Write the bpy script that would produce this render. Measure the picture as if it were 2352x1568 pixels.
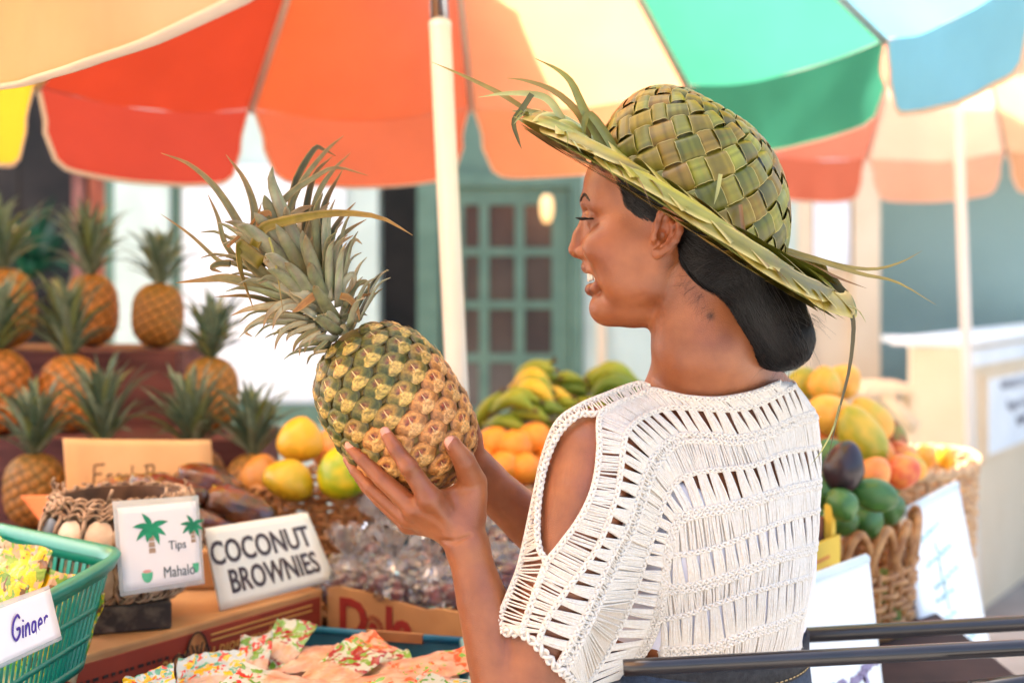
import bpy, bmesh, math, random
import numpy as np
from mathutils import Vector, Matrix, noise
R_ = math.radians
rng = random.Random(7)
scene = bpy.context.scene
for o in list(bpy.data.objects):
    bpy.data.objects.remove(o)

# ---------------------------------------------------------------- camera
FPX = 3267.0            # focal length in units of a 2352 px wide picture (50 mm on 36 mm film)
EYE = 1.45              # camera height
cam_d = bpy.data.cameras.new('camera')
cam = bpy.data.objects.new('camera', cam_d)
scene.collection.objects.link(cam)
scene.camera = cam
cam.location = (0, 0, EYE)
cam.rotation_euler = (R_(90), 0, 0)
cam_d.lens = 50.0
cam_d.sensor_width = 36.0
cam_d.shift_y = -144.0 / 2352.0
cam_d.clip_start = 0.05
cam_d.clip_end = 500
cam_d.dof.use_dof = True
cam_d.dof.focus_distance = 1.52
cam_d.dof.aperture_fstop = 3.6
cam_d.dof.aperture_blades = 0

# ---------------------------------------------------------------- world, sun, exposure
SUN = Vector((-0.50, 0.42, 0.95)).normalized()      # direction towards the sun
world = bpy.data.worlds.new('World')
scene.world = world
world.use_nodes = True
wn = world.node_tree
sky = wn.nodes.new('ShaderNodeTexSky')
sky.sky_type = 'NISHITA'
sky.sun_disc = False
sky.sun_elevation = math.asin(SUN.z)
sky.sun_rotation = math.atan2(SUN.x, SUN.y)
sky.air_density = 1.0
sky.dust_density = 6.0
sky.ozone_density = 1.0
bg = wn.nodes['Background']
bg.inputs['Strength'].default_value = 0.15
wn.links.new(sky.outputs[0], bg.inputs['Color'])
sun_d = bpy.data.lights.new('sun', 'SUN')
sun_d.energy = 5.0
sun_d.angle = R_(0.53)
sun_d.color = (1.0, 0.95, 0.86)
sun = bpy.data.objects.new('sun', sun_d)
scene.collection.objects.link(sun)
sun.rotation_euler = SUN.to_track_quat('Z', 'Y').to_euler()
scene.view_settings.view_transform = 'Standard'
scene.view_settings.look = 'None'
scene.view_settings.gamma = 1.0
scene.view_settings.use_curve_mapping = False
scene.view_settings.exposure = 2.42
scene.cycles.max_bounces = 10
scene.cycles.transparent_max_bounces = 12
scene.cycles.sample_clamp_indirect = 6
scene.cycles.use_denoising = True

# ---------------------------------------------------------------- helpers
C = scene.collection
def P(px, py, D):
    """a point at depth D seen at picture position px, py"""
    return Vector(((px - 1176.0) / FPX * D, D, EYE + (640.0 - py) / FPX * D))
def PS(D):
    return D / FPX
def srgb(r, g, b):
    f = lambda c: (c / 255.0 / 12.92) if c / 255.0 <= 0.04045 else ((c / 255.0 + 0.055) / 1.055) ** 2.4
    return (f(r), f(g), f(b), 1.0)
def lin(c):
    return tuple(c) + (1.0,) if len(c) == 3 else tuple(c)

MATS = {}
def pm(name, c1, c2=None, scale=30.0, rough=0.6, bump=0.0, bscale=None, spec=0.4, detail=4.0, trans=0.0, sss=0.0,
       sheen=0.0, coat=0.0, stretch=None, metallic=0.0, attr=None, ramp=(0.35, 0.65), alpha=None, emit=None):
    """procedural principled material: two colours mixed by noise, optional bump / translucency"""
    if name in MATS: return MATS[name]
    m = bpy.data.materials.new(name); m.use_nodes = True
    nt = m.node_tree; n = nt.nodes; l = nt.links
    b = n['Principled BSDF']; out = n['Material Output']
    b.inputs['Roughness'].default_value = rough
    b.inputs['Specular IOR Level'].default_value = spec
    b.inputs['Metallic'].default_value = metallic
    tc = n.new('ShaderNodeTexCoord')
    src = tc.outputs['Object']
    if stretch:
        mp = n.new('ShaderNodeMapping'); mp.inputs['Scale'].default_value = stretch
        l.new(src, mp.inputs['Vector']); src = mp.outputs[0]
    col = None
    if c2 is not None:
        nz = n.new('ShaderNodeTexNoise'); nz.inputs['Scale'].default_value = scale; nz.inputs['Detail'].default_value = detail
        l.new(src, nz.inputs['Vector'])
        rp = n.new('ShaderNodeValToRGB')
        rp.color_ramp.elements[0].position = ramp[0]; rp.color_ramp.elements[1].position = ramp[1]
        rp.color_ramp.elements[0].color = lin(c1); rp.color_ramp.elements[1].color = lin(c2)
        l.new(nz.outputs['Fac'], rp.inputs[0]); col = rp.outputs[0]
    if attr:
        at = n.new('ShaderNodeAttribute'); at.attribute_name = attr
        if col is not None:
            mx = n.new('ShaderNodeMix'); mx.data_type = 'RGBA'; mx.blend_type = 'MULTIPLY'; mx.inputs['Factor'].default_value = 1.0
            l.new(col, mx.inputs['A']); l.new(at.outputs['Color'], mx.inputs['B']); col = mx.outputs['Result']
        else: col = at.outputs['Color']
    if col is not None: l.new(col, b.inputs['Base Color'])
    else: b.inputs['Base Color'].default_value = lin(c1)
    if bump:
        nz2 = n.new('ShaderNodeTexNoise'); nz2.inputs['Scale'].default_value = bscale or scale * 3; nz2.inputs['Detail'].default_value = 5
        l.new(src, nz2.inputs['Vector'])
        bp = n.new('ShaderNodeBump'); bp.inputs['Strength'].default_value = bump; bp.inputs['Distance'].default_value = 0.002
        l.new(nz2.outputs['Fac'], bp.inputs['Height']); l.new(bp.outputs[0], b.inputs['Normal'])
    if sss:
        b.inputs['Subsurface Weight'].default_value = sss
        b.inputs['Subsurface Radius'].default_value = (0.012, 0.005, 0.003)
        b.inputs['Subsurface Scale'].default_value = 0.35
    if sheen: b.inputs['Sheen Weight'].default_value = sheen
    if coat:
        b.inputs['Coat Weight'].default_value = coat; b.inputs['Coat Roughness'].default_value = 0.12
    if alpha is not None: b.inputs['Alpha'].default_value = alpha
    if emit:
        b.inputs['Emission Color'].default_value = lin(emit[0]); b.inputs['Emission Strength'].default_value = emit[1]
    if trans:
        tr = n.new('ShaderNodeBsdfTranslucent')
        if col is not None: l.new(col, tr.inputs[0])
        else: tr.inputs[0].default_value = lin(c1)
        ms = n.new('ShaderNodeMixShader'); ms.inputs[0].default_value = trans
        l.new(b.outputs[0], ms.inputs[1]); l.new(tr.outputs[0], ms.inputs[2]); l.new(ms.outputs[0], out.inputs[0])
    MATS[name] = m
    return m

class MB:
    """collects geometry for one mesh"""
    def __init__(self): self.v = []; self.f = []; self.mi = []; self.col = []
    def add(self, vs, fs, mi=0, col=None):
        o = len(self.v)
        self.v.extend([tuple(p) for p in vs]); self.f.extend([tuple(i + o for i in f) for f in fs]); self.mi.extend([mi] * len(fs))
        if col is not None: self.col.extend([col] * len(vs) if not isinstance(col, list) else col)
        return self
    def box(self, c, s, rot=None, mi=0, col=None):
        c = Vector(c); hx, hy, hz = s[0] / 2, s[1] / 2, s[2] / 2
        pts = [Vector((x, y, z)) for x in (-hx, hx) for y in (-hy, hy) for z in (-hz, hz)]
        if rot is not None: pts = [rot @ p for p in pts]
        return self.add([c + p for p in pts], [(0, 1, 3, 2), (4, 6, 7, 5), (0, 4, 5, 1), (2, 3, 7, 6), (0, 2, 6, 4), (1, 5, 7, 3)], mi, col)
    def bbox(self, lo, hi, mi=0):
        return self.box([(a + b) / 2 for a, b in zip(lo, hi)], [abs(b - a) for a, b in zip(lo, hi)], None, mi)
    def tube(self, pts, rad, n=8, cap=True, mi=0, closed=False, flat=1.0, col=None, up=None):
        pts = [Vector(p) for p in pts]; m = len(pts)
        if m < 2: return self
        rad = list(rad) if hasattr(rad, '__len__') else [rad] * m
        nrm = None; vs = []
        for i, p in enumerate(pts):
            if closed: t = pts[(i + 1) % m] - pts[i - 1]
            else: t = pts[min(i + 1, m - 1)] - pts[max(i - 1, 0)]
            if t.length < 1e-9: t = Vector((0, 0, 1))
            t.normalize()
            if nrm is None:
                a = Vector(up) if up is not None else (Vector((0, 0, 1)) if abs(t.z) < 0.9 else Vector((1, 0, 0)))
                nrm = (a - t * a.dot(t)).normalized()
            else:
                nrm = nrm - t * nrm.dot(t)
                nrm = nrm.normalized() if nrm.length > 1e-6 else t.orthogonal().normalized()
            b = t.cross(nrm)
            for k in range(n):
                an = 2 * math.pi * k / n
                vs.append(p + (nrm * math.cos(an) * flat + b * math.sin(an)) * rad[i])
        fs = []
        for i in range(m if closed else m - 1):
            j = (i + 1) % m
            for k in range(n):
                k2 = (k + 1) % n
                fs.append((i * n + k, i * n + k2, j * n + k2, j * n + k))
        if cap and not closed:
            fs.append(tuple(range(n - 1, -1, -1))); fs.append(tuple((m - 1) * n + k for k in range(n)))
        return self.add(vs, fs, mi, col)
    def grid(self, rows, mi=0, closed=False, col=None):
        nr = len(rows); nc = len(rows[0]); vs = [p for r in rows for p in r]; fs = []
        for i in range(nr - 1):
            for j in range(nc if closed else nc - 1):
                j2 = (j + 1) % nc
                fs.append((i * nc + j, i * nc + j2, (i + 1) * nc + j2, (i + 1) * nc + j))
        return self.add(vs, fs, mi, col)
    def lathe(self, prof, n=24, c=(0, 0, 0), mi=0, M=None, cap=True):
        rows = []
        for r, z in prof:
            rows.append([Vector((r * math.cos(2 * math.pi * k / n), r * math.sin(2 * math.pi * k / n), z)) for k in range(n)])
        rows = [[(M @ p if M is not None else p) + Vector(c) for p in r] for r in rows]
        o = len(self.v)
        self.grid(rows, mi, True)
        if cap:
            m = len(prof)
            self.f.append(tuple(o + k for k in range(n - 1, -1, -1))); self.mi.append(mi)
            self.f.append(tuple(o + (m - 1) * n + k for k in range(n))); self.mi.append(mi)
        return self
    def build(self, name, mats, parent=None, smooth=True, solid=0.0, bevel=0.0):
        me = bpy.data.meshes.new(name)
        me.from_pydata(self.v, [], self.f)
        if not isinstance(mats, (list, tuple)): mats = [mats]
        for m in mats: me.materials.append(m)
        if len(mats) > 1: me.polygons.foreach_set('material_index', self.mi)
        if smooth: me.polygons.foreach_set('use_smooth', [True] * len(self.f))
        if self.col and len(self.col) == len(self.v):
            ca = me.color_attributes.new('tint', 'FLOAT_COLOR', 'POINT')
            ca.data.foreach_set('color', np.array([tuple(c) + (1.0,) if len(c) == 3 else c for c in self.col], dtype=np.float32).ravel())
        me.update()
        return link(name, me, parent, solid, bevel)
def link(name, me, parent=None, solid=0.0, bevel=0.0):
    o = bpy.data.objects.new(name, me); C.objects.link(o)
    if parent is not None:
        o.parent = parent
        M = Matrix.LocRotScale(parent.location, parent.rotation_euler, parent.scale)
        if parent.parent is not None:
            M = Matrix.LocRotScale(parent.parent.location, parent.parent.rotation_euler, parent.parent.scale) @ parent.matrix_parent_inverse @ M
        o.matrix_parent_inverse = M.inverted()
    if solid:
        md = o.modifiers.new('thickness', 'SOLIDIFY'); md.thickness = solid; md.offset = 0
    if bevel:
        md = o.modifiers.new('bevel', 'BEVEL'); md.width = bevel; md.segments = 2; md.limit_method = 'ANGLE'
    return o
def tag(o, label=None, cat=None, group=None, kind=None):
    if label: o['label'] = label
    if cat: o['category'] = cat
    if group: o['group'] = group
    if kind: o['kind'] = kind
    return o
def thing(name, label, cat, loc=(0, 0, 0), group=None):
    o = bpy.data.objects.new(name, None); C.objects.link(o)
    o.empty_display_size = 0.05
    o.location = loc
    return tag(o, label, cat, group)
def kids(o): return [c for c in bpy.data.objects if c.parent == o]
def copy_tree(o, parent=None, children=None):
    c = o.copy(); C.objects.link(c)
    if parent is not None: c.parent = parent
    for ch in (children or {}).get(o, []): copy_tree(ch, c, children)
    return c
def spline(pts, n, closed=False):
    """Catmull-Rom through points (any dimension), n samples"""
    A = np.array([tuple(p) for p in pts], dtype=float)
    if closed: A = np.vstack([A[-1], A, A[0], A[1]])
    else: A = np.vstack([2 * A[0] - A[1], A, 2 * A[-1] - A[-2]])
    seg = len(A) - 3; out = []
    for i in range(n):
        t = i / (n if closed else n - 1) * seg; k = min(int(t), seg - 1); u = t - k
        p0, p1, p2, p3 = A[k], A[k + 1], A[k + 2], A[k + 3]
        out.append(0.5 * ((2 * p1) + (-p0 + p2) * u + (2 * p0 - 5 * p1 + 4 * p2 - p3) * u * u + (-p0 + 3 * p1 - 3 * p2 + p3) * u ** 3))
    return out
def rotm(ax, deg): return Matrix.Rotation(R_(deg), 3, ax)
def text_mesh(name, txt, size, M, mat, parent=None, depth=0.0006, bold=0.0, shear=0.0, spacing=1.0):
    """lettering as a thin mesh; M places it (x right, y up)"""
    cu = bpy.data.curves.new(name, 'FONT'); cu.body = txt; cu.size = size; cu.extrude = depth / 2; cu.offset = bold
    cu.shear = shear; cu.space_character = spacing; cu.resolution_u = 3; cu.align_x = 'CENTER'; cu.align_y = 'CENTER'
    t = bpy.data.objects.new(name, cu); C.objects.link(t)
    dg = bpy.context.evaluated_depsgraph_get(); dg.update()
    me = bpy.data.meshes.new_from_object(t.evaluated_get(dg)); bpy.data.objects.remove(t)
    me.transform(M); me.materials.clear(); me.materials.append(mat); me.name = name
    return link(name, me, parent)
def frame_M(o, x, y):
    """4x4 with origin o, x axis, y axis (up) and normal"""
    x = Vector(x).normalized(); y = (Vector(y) - x * Vector(y).dot(x)).normalized(); z = x.cross(y)
    M = Matrix((x, y, z)).transposed().to_4x4(); M.translation = Vector(o)
    return M
# ================================================================ setting: ground, shop front
def wbox(name, px0, px1, py0, py1, D, depth, m, parent=None, bevel=0.0):
    """box whose front face spans a picture rectangle at depth D and which runs back by depth"""
    a = P(px0, py0, D); b = P(px1, py1, D)
    return MB().bbox((a.x, D, b.z), (b.x, D + depth, a.z)).build(name, m, parent, smooth=False, bevel=bevel)
m_ground = pm('paving', srgb(146, 141, 134), srgb(124, 120, 114), scale=3, rough=0.9, bump=0.2, bscale=60)
tag(MB().grid([[(-60, -20, 0), (60, -20, 0)], [(-60, 120, 0), (60, 120, 0)]]).build('ground', m_ground, smooth=False), kind='structure')

M_mint = pm('mint_paint', srgb(196, 212, 200), srgb(186, 202, 190), scale=6, rough=0.55)
M_teal = pm('teal_paint', srgb(92, 122, 104), srgb(80, 110, 94), scale=8, rough=0.5)
M_seagreen = pm('sea_green_wall', srgb(146, 172, 168), srgb(136, 162, 158), scale=2, rough=0.8)
M_white = pm('white_paint', srgb(236, 238, 236), srgb(225, 229, 228), scale=5, rough=0.5)
M_cream = pm('cream_paint', srgb(226, 205, 172), srgb(218, 195, 160), scale=4, rough=0.6)
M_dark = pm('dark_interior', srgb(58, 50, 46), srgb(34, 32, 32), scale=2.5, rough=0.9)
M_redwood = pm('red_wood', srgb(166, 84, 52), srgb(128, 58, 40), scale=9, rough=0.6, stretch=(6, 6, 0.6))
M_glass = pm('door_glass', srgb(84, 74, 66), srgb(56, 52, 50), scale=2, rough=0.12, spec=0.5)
M_paper = pm('white_paper', srgb(240, 240, 238), srgb(232, 233, 232), scale=12, rough=0.6)

D0 = 7.5
shop = thing('shop_building', 'mint and teal painted shop front behind the fruit stalls', 'building', (0, D0 + 0.3, 0))
# rear room walls
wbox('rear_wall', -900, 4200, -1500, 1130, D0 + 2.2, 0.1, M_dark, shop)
# pilasters and wall panels, left to right
wbox('pilaster', 262, 388, -1500, 1271, D0 - 0.06, 0.4, M_mint, shop)
wbox('pilaster_edge', 240, 262, -1500, 1271, D0 - 0.02, 0.3, M_teal, shop)
wbox('pilaster_edge', 388, 412, -1500, 1271, D0 - 0.02, 0.3, M_teal, shop)
wbox('wall_panel', 412, 868, -1500, 1271, D0, 0.25, M_mint, shop)
wbox('wall_sill', 412, 868, 930, 975, D0 - 0.10, 0.1, M_teal, shop)
wbox('post', 205, 240, -1500, 1271, D0 + 0.05, 0.12, M_redwood, shop)
wbox('post', 166, 192, -1500, 1271, D0 + 0.25, 0.12, pm('dull_red_wood', srgb(150, 100, 90), srgb(120, 76, 68), scale=9, rough=0.7), shop)
wbox('lintel', 868, 1345, -1500, 395, D0, 0.25, M_teal, shop)
wbox('wall_panel', 1338, 1372, 395, 1271, D0, 0.25, M_mint, shop)
wbox('wall_trim', 1372, 1392, 300, 1271, D0 - 0.01, 0.2, M_cream, shop)
wbox('wall_panel', 1392, 1840, 300, 1271, D0 + 0.02, 0.22, M_mint, shop)
wbox('wall_trim', 1836, 1866, 300, 1271, D0 - 0.01, 0.2, M_cream, shop)
wbox('wall_panel', 1866, 2020, 300, 1271, D0 + 0.02, 0.22, M_cream, shop)
wbox('white_panel', 1870, 1952, 300, 612, D0 - 0.02, 0.03, M_white, shop)
wbox('wall_trim', 1962, 2022, 300, 1271, D0 - 0.03, 0.2, M_cream, shop)
wbox('fascia', 1345, 3600, -1500, 300, D0 + 0.05, 0.3, M_white, shop)
# glazed door standing in the doorway
door = thing('glazed_door', 'teal door with a grid of small glass panes beside the dark doorway', 'door', tuple(P(1170, 1271, D0 - 0.05)))
for a, b in ((958, 1008), (1312, 1340)):
    wbox('door_jamb', a, b, 395, 1271, D0 - 0.04, 0.2, M_teal, door)
wbox('door_head', 1008, 1312, 395, 428, D0 - 0.035, 0.18, M_teal, door)
for a, b in ((1014, 1066), (1268, 1310)):
    wbox('stile', a, b, 430, 1268, D0 + 0.0, 0.05, M_teal, door)
wbox('top_rail', 1066, 1268, 430, 470, D0 + 0.0, 0.05, M_teal, door)
wbox('bottom_rail', 1066, 1268, 1080, 1268, D0 + 0.0, 0.05, M_teal, door)
for x in (1112, 1194):
    wbox('muntin', x - 11, x + 11, 470, 1080, D0 + 0.005, 0.04, M_teal, door)
for y in (578, 700, 822, 944):
    for a, b in ((1066, 1101), (1123, 1183), (1205, 1268)):
        wbox('muntin', a, b, y - 9, y + 9, D0 + 0.008, 0.034, M_teal, door)
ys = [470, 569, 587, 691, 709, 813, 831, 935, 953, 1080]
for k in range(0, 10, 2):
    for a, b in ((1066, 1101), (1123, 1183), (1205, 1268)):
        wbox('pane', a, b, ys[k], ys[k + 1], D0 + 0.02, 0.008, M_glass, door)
# warm lamp glowing behind the door glass and one in the shop at left
M_lamp = pm('lamp_glow', srgb(255, 214, 150), rough=0.4, emit=(srgb(255, 190, 120), 0.22))
lm = MB(); c = P(1256, 482, D0 - 0.12)
lm.lathe([(0.001, -0.07), (0.02, -0.06), (0.032, -0.02), (0.035, 0.03), (0.025, 0.07), (0.001, 0.08)], 16, c)
lamp = thing('wall_lamp', 'small warm wall lamp glowing beside the glazed door', 'lamp', tuple(c))
lm.build('globe', M_lamp, lamp); MB().tube([c + Vector((0, 0, 0.07)), c + Vector((0, 0.05, 0.1)), c + Vector((0, 0.14, 0.1))], 0.01).build('bracket', M_teal, lamp)
c = P(42, 556, D0 + 1.2)
lamp = thing('pendant_lamp', 'warm pendant lamp glowing inside the dark shop at left', 'lamp', tuple(c))
MB().lathe([(0.001, -0.09), (0.06, -0.08), (0.1, -0.02), (0.1, 0.03), (0.06, 0.08), (0.001, 0.1)], 16, c).build('globe', M_lamp, lamp)
MB().tube([c + Vector((0, 0, 0.1)), c + Vector((0, 0, 1.0))], 0.012).build('cord', M_dark, lamp)
# posters on the white board
tag(wbox('notice_board', 420, 792, 380, 925, D0 - 0.03, 0.02, M_white), 'large white notice board with faint print on the mint wall', 'notice board')
nb = bpy.data.objects['notice_board']
M_faint = pm('faint_print', srgb(206, 214, 222), rough=0.6)
for y, a, b in ((432, 450, 640), (470, 460, 560), (505, 455, 700), (600, 520, 610), (650, 470, 720), (680, 470, 690), (740, 480, 640), (790, 470, 700), (850, 600, 660)):
    wbox('printed_line', a, b, y, y + 7, D0 - 0.033, 0.002, M_faint, nb)
# leafy plant in the dark shop
def leaf_strip(mb, pts, w, fold=0.25, mi=0, n=8, up=None, tipw=0.05, basew=0.75, prof=None, col=None):
    """a blade: spline through pts with max width w, folded along its midrib; two-sided thin sheet"""
    pts = [Vector(p) for p in spline(pts, n)]
    m = len(pts); rows = []; nv = None
    for i, p in enumerate(pts):
        t = (pts[min(i + 1, m - 1)] - pts[max(i - 1, 0)]).normalized()
        if nv is None:
            a = Vector(up) if up is not None else Vector((0, -1, 0))
            nv = a - t * a.dot(t)
            nv = nv.normalized() if nv.length > 1e-4 else t.orthogonal().normalized()
        else:
            nv = nv - t * nv.dot(t); nv = nv.normalized() if nv.length > 1e-6 else t.orthogonal().normalized()
        s = t.cross(nv); u = i / (m - 1)
        if prof: ww = w * prof(u) / 2
        else: ww = w / 2 * (basew + (1 - basew) * min(1, u / 0.25)) * max(tipw, (1 - u ** 2.2)) if u < 1 else w / 2 * tipw
        rows.append([p + s * ww + nv * ww * fold, p + s * ww * 0.5 + nv * ww * fold * 0.35, p, p - s * ww * 0.5 + nv * ww * fold * 0.35, p - s * ww + nv * ww * fold])
    mb.grid(rows, mi, col=col)
    return mb
M_leafdark = pm('deep_leaf', srgb(30, 96, 66), srgb(18, 66, 46), scale=10, rough=0.5, trans=0.3)
pl = thing('potted_palm', 'green leafy palm in the dark shop at the far left', 'plant', tuple(P(70, 700, D0 + 0.9)))
mb = MB(); r2 = random.Random(3)
for k in range(46):
    b = P(70, 640, D0 + 0.9); a = r2.uniform(0, 6.28); L = r2.uniform(0.35, 0.75); e = r2.uniform(0.2, 1.3)
    d = Vector((math.cos(a) * math.cos(e), math.sin(a) * math.cos(e), math.sin(e)))
    leaf_strip(mb, [b, b + d * L * 0.5, b + d * L + Vector((0, 0, -0.25 * L))], 0.06, up=(0, 0, 1))
mb.build('fronds', M_leafdark, pl)
MB().lathe([(0.12, -0.5), (0.16, -0.1), (0.17, 0.02)], 16, P(70, 680, D0 + 0.9)).build('pot', M_dark, pl)
# sea-green building further right
wall = thing('side_building', 'plain sea green rendered building at the right', 'building', tuple(P(2300, 1200, 9.0)))
wbox('wall', 2010, 3600, -600, 1195, 8.6, 0.3, M_seagreen, wall)
wbox('plinth', 2010, 3600, 1150, 1195, 8.55, 0.05, pm('plinth_grey', srgb(120, 140, 136), rough=0.8), wall)

# ================================================================ kiosk counter at right
Dk = 6.0
M_kiosk = pm('kiosk_cream', srgb(228, 208, 176), srgb(220, 198, 164), scale=3, rough=0.5)
kiosk = thing('kiosk_counter', 'cream panelled kiosk counter with framed sign at the right edge', 'counter', tuple(P(2215, 1425, Dk)))
cor = P(2216, 780, Dk); cor.z = 0
dirf = Vector((0.62, 0.96, 0)).normalized()            # front face runs away to the right
dirl = Vector((-1, 0.18, 0)).normalized()             # end panel
def pslab(o, d, L, z0, z1, t, nrm):
    a = Vector(o); b = a + d * L; n_ = Vector(nrm) * t
    v = [a, b, b + n_, a + n_]
    vs = [p + Vector((0, 0, z0)) for p in v] + [p + Vector((0, 0, z1)) for p in v]
    return vs, [(0, 1, 5, 4), (1, 2, 6, 5), (2, 3, 7, 6), (3, 0, 4, 7), (4, 5, 6, 7), (3, 2, 1, 0)]
nf = Vector((dirf.y, -dirf.x, 0)); nl = Vector((-dirl.y, dirl.x, 0)) * -1
H = 1.165
Lf = 3.4
mb = MB(); mb.add(*pslab(cor + Vector((0.002, 0, 0)), dirf, Lf, 0.0, H, 0.05, -nf)); mb.build('front_panel', M_kiosk, kiosk, smooth=False)
mb = MB(); mb.add(*pslab(cor - Vector((0.002, 0, 0)), dirl, 0.215, 0.0, H - 0.002, 0.05, Vector((0, 1, 0)))); mb.build('end_panel', M_kiosk, kiosk, smooth=False)
mb = MB(); mb.add(*pslab(cor + dirl * 0.22 - Vector((0, 0.02, 0)), Vector((1, 0, 0)), 0.24, H, H + 0.025, 0.5, Vector((0, 1, 0)))); mb.build('end_cap', M_white, kiosk, smooth=False)
mb = MB(); mb.add(*pslab(cor + nf * 0.03, dirf, Lf, H, H + 0.028, 0.35, -nf)); mb.build('counter_top', M_white, kiosk, smooth=False)
mb = MB(); mb.add(*pslab(cor + nf * 0.02, dirf, Lf, H - 0.09, H - 0.02, 0.02, -nf)); mb.build('moulding', M_white, kiosk, smooth=False)
mb = MB(); mb.add(*pslab(cor + nf * 0.016 + dirf * 0.25, dirf, 1.7, H - 0.52, H - 0.13, 0.016, -nf)); fr = mb.build('sign_frame', M_cream, kiosk, smooth=False)
mb = MB(); mb.add(*pslab(cor + nf * 0.02 + dirf * 0.32, dirf, 1.56, H - 0.49, H - 0.16, 0.004, -nf)); sg = mb.build('sign_face', M_white, kiosk, smooth=False)
M_greyink = pm('grey_ink', srgb(150, 152, 156), rough=0.6)
M = frame_M(cor + nf * 0.0225 + dirf * 1.05 + Vector((0, 0, H - 0.25)), dirf, (0, 0, 1))
rsg = random.Random(3)
for row, x0, x1 in ((-0.20, 0.5, 1.75), (-0.30, 0.62, 1.7), (-0.38, 0.8, 1.5)):      # faint unreadable script
    mb = MB(); pts = [cor + nf * 0.022 + dirf * (x0 + (x1 - x0) * i / 60) + Vector((0, 0, H + row + 0.03 * math.sin(i * 1.9) * rsg.uniform(0.5, 1.3))) for i in range(61)]
    mb.tube(pts, 0.006, 5, flat=0.3).build('script_line', M_greyink, sg)
# low timber shelf bracket between fruit and kiosk
sh = thing('timber_shelf', 'pale timber bracket shelf between mango pile and kiosk', 'shelf', tuple(P(2050, 900, 5.2)))
wbox('shelf_board', 1985, 2098, 885, 905, 5.2, 0.3, M_cream, sh)
a = P(2035, 905, 5.22); b = P(2100, 985, 5.22)
MB().tube([a, b], 0.03, 4).build('brace', M_cream, sh)
wbox('upright', 2090, 2110, 905, 1200, 5.22, 0.1, M_cream, sh)
# ================================================================ market umbrellas
def fabric(name, c1, tr=0.62):
    if name in MATS: return MATS[name]
    m = bpy.data.materials.new(name); m.use_nodes = True
    nt = m.node_tree; n = nt.nodes; l = nt.links; n.remove(n['Principled BSDF'])
    d = n.new('ShaderNodeBsdfDiffuse'); t = n.new('ShaderNodeBsdfTranslucent'); ms = n.new('ShaderNodeMixShader'); ms.inputs[0].default_value = tr
    tc = n.new('ShaderNodeTexCoord'); nz = n.new('ShaderNodeTexNoise'); nz.inputs['Scale'].default_value = 7; nz.inputs['Detail'].default_value = 6
    l.new(tc.outputs['Object'], nz.inputs['Vector'])
    rp = n.new('ShaderNodeValToRGB'); rp.color_ramp.elements[0].position = 0.3; rp.color_ramp.elements[1].position = 0.7
    rp.color_ramp.elements[0].color = tuple(x * 0.90 for x in c1[:3]) + (1,); rp.color_ramp.elements[1].color = lin(c1)
    l.new(nz.outputs[0], rp.inputs[0])
    bp = n.new('ShaderNodeBump'); bp.inputs['Strength'].default_value = 0.25; bp.inputs['Distance'].default_value = 0.01
    nz2 = n.new('ShaderNodeTexNoise'); nz2.inputs['Scale'].default_value = 5; nz2.inputs['Detail'].default_value = 3
    l.new(tc.outputs['Object'], nz2.inputs['Vector']); l.new(nz2.outputs[0], bp.inputs['Height'])
    l.new(bp.outputs[0], d.inputs['Normal']); l.new(bp.outputs[0], t.inputs['Normal'])
    l.new(rp.outputs[0], d.inputs[0]); l.new(rp.outputs[0], t.inputs[0]); l.new(d.outputs[0], ms.inputs[1]); l.new(t.outputs[0], ms.inputs[2])
    l.new(ms.outputs[0], n['Material Output'].inputs[0]); MATS[name] = m
    return m
F_red = fabric('fabric_red', (0.40, 0.064, 0.054)); F_ored = fabric('fabric_orange_red', (0.55, 0.160, 0.100))
F_orange = fabric('fabric_orange', (0.72, 0.29, 0.145), 0.52); F_green = fabric('fabric_green', (0.055, 0.27, 0.165), 0.52)
F_blue = fabric('fabric_blue', (0.20, 0.48, 0.60), 0.56); F_yellow = fabric('fabric_yellow', (0.80, 0.55, 0.05))
F_gold = fabric('fabric_gold', (0.70, 0.42, 0.23)); F_white = fabric('fabric_white', (0.8, 0.78, 0.74)); F_peach = fabric('fabric_peach', (0.85, 0.5, 0.34))
M_bind = fabric('fabric_binding', (0.75, 0.66, 0.56), 0.35)
M_pole = pm('white_pole_enamel', srgb(206, 203, 196), srgb(190, 187, 180), scale=8, rough=0.38, stretch=(1, 1, 0.15), spec=0.5)
M_steel = pm('chrome_collar', (0.55, 0.56, 0.58), rough=0.12, metallic=1.0)
M_rib = pm('rib_steel', srgb(190, 186, 180), rough=0.4, metallic=0.4)

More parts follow.
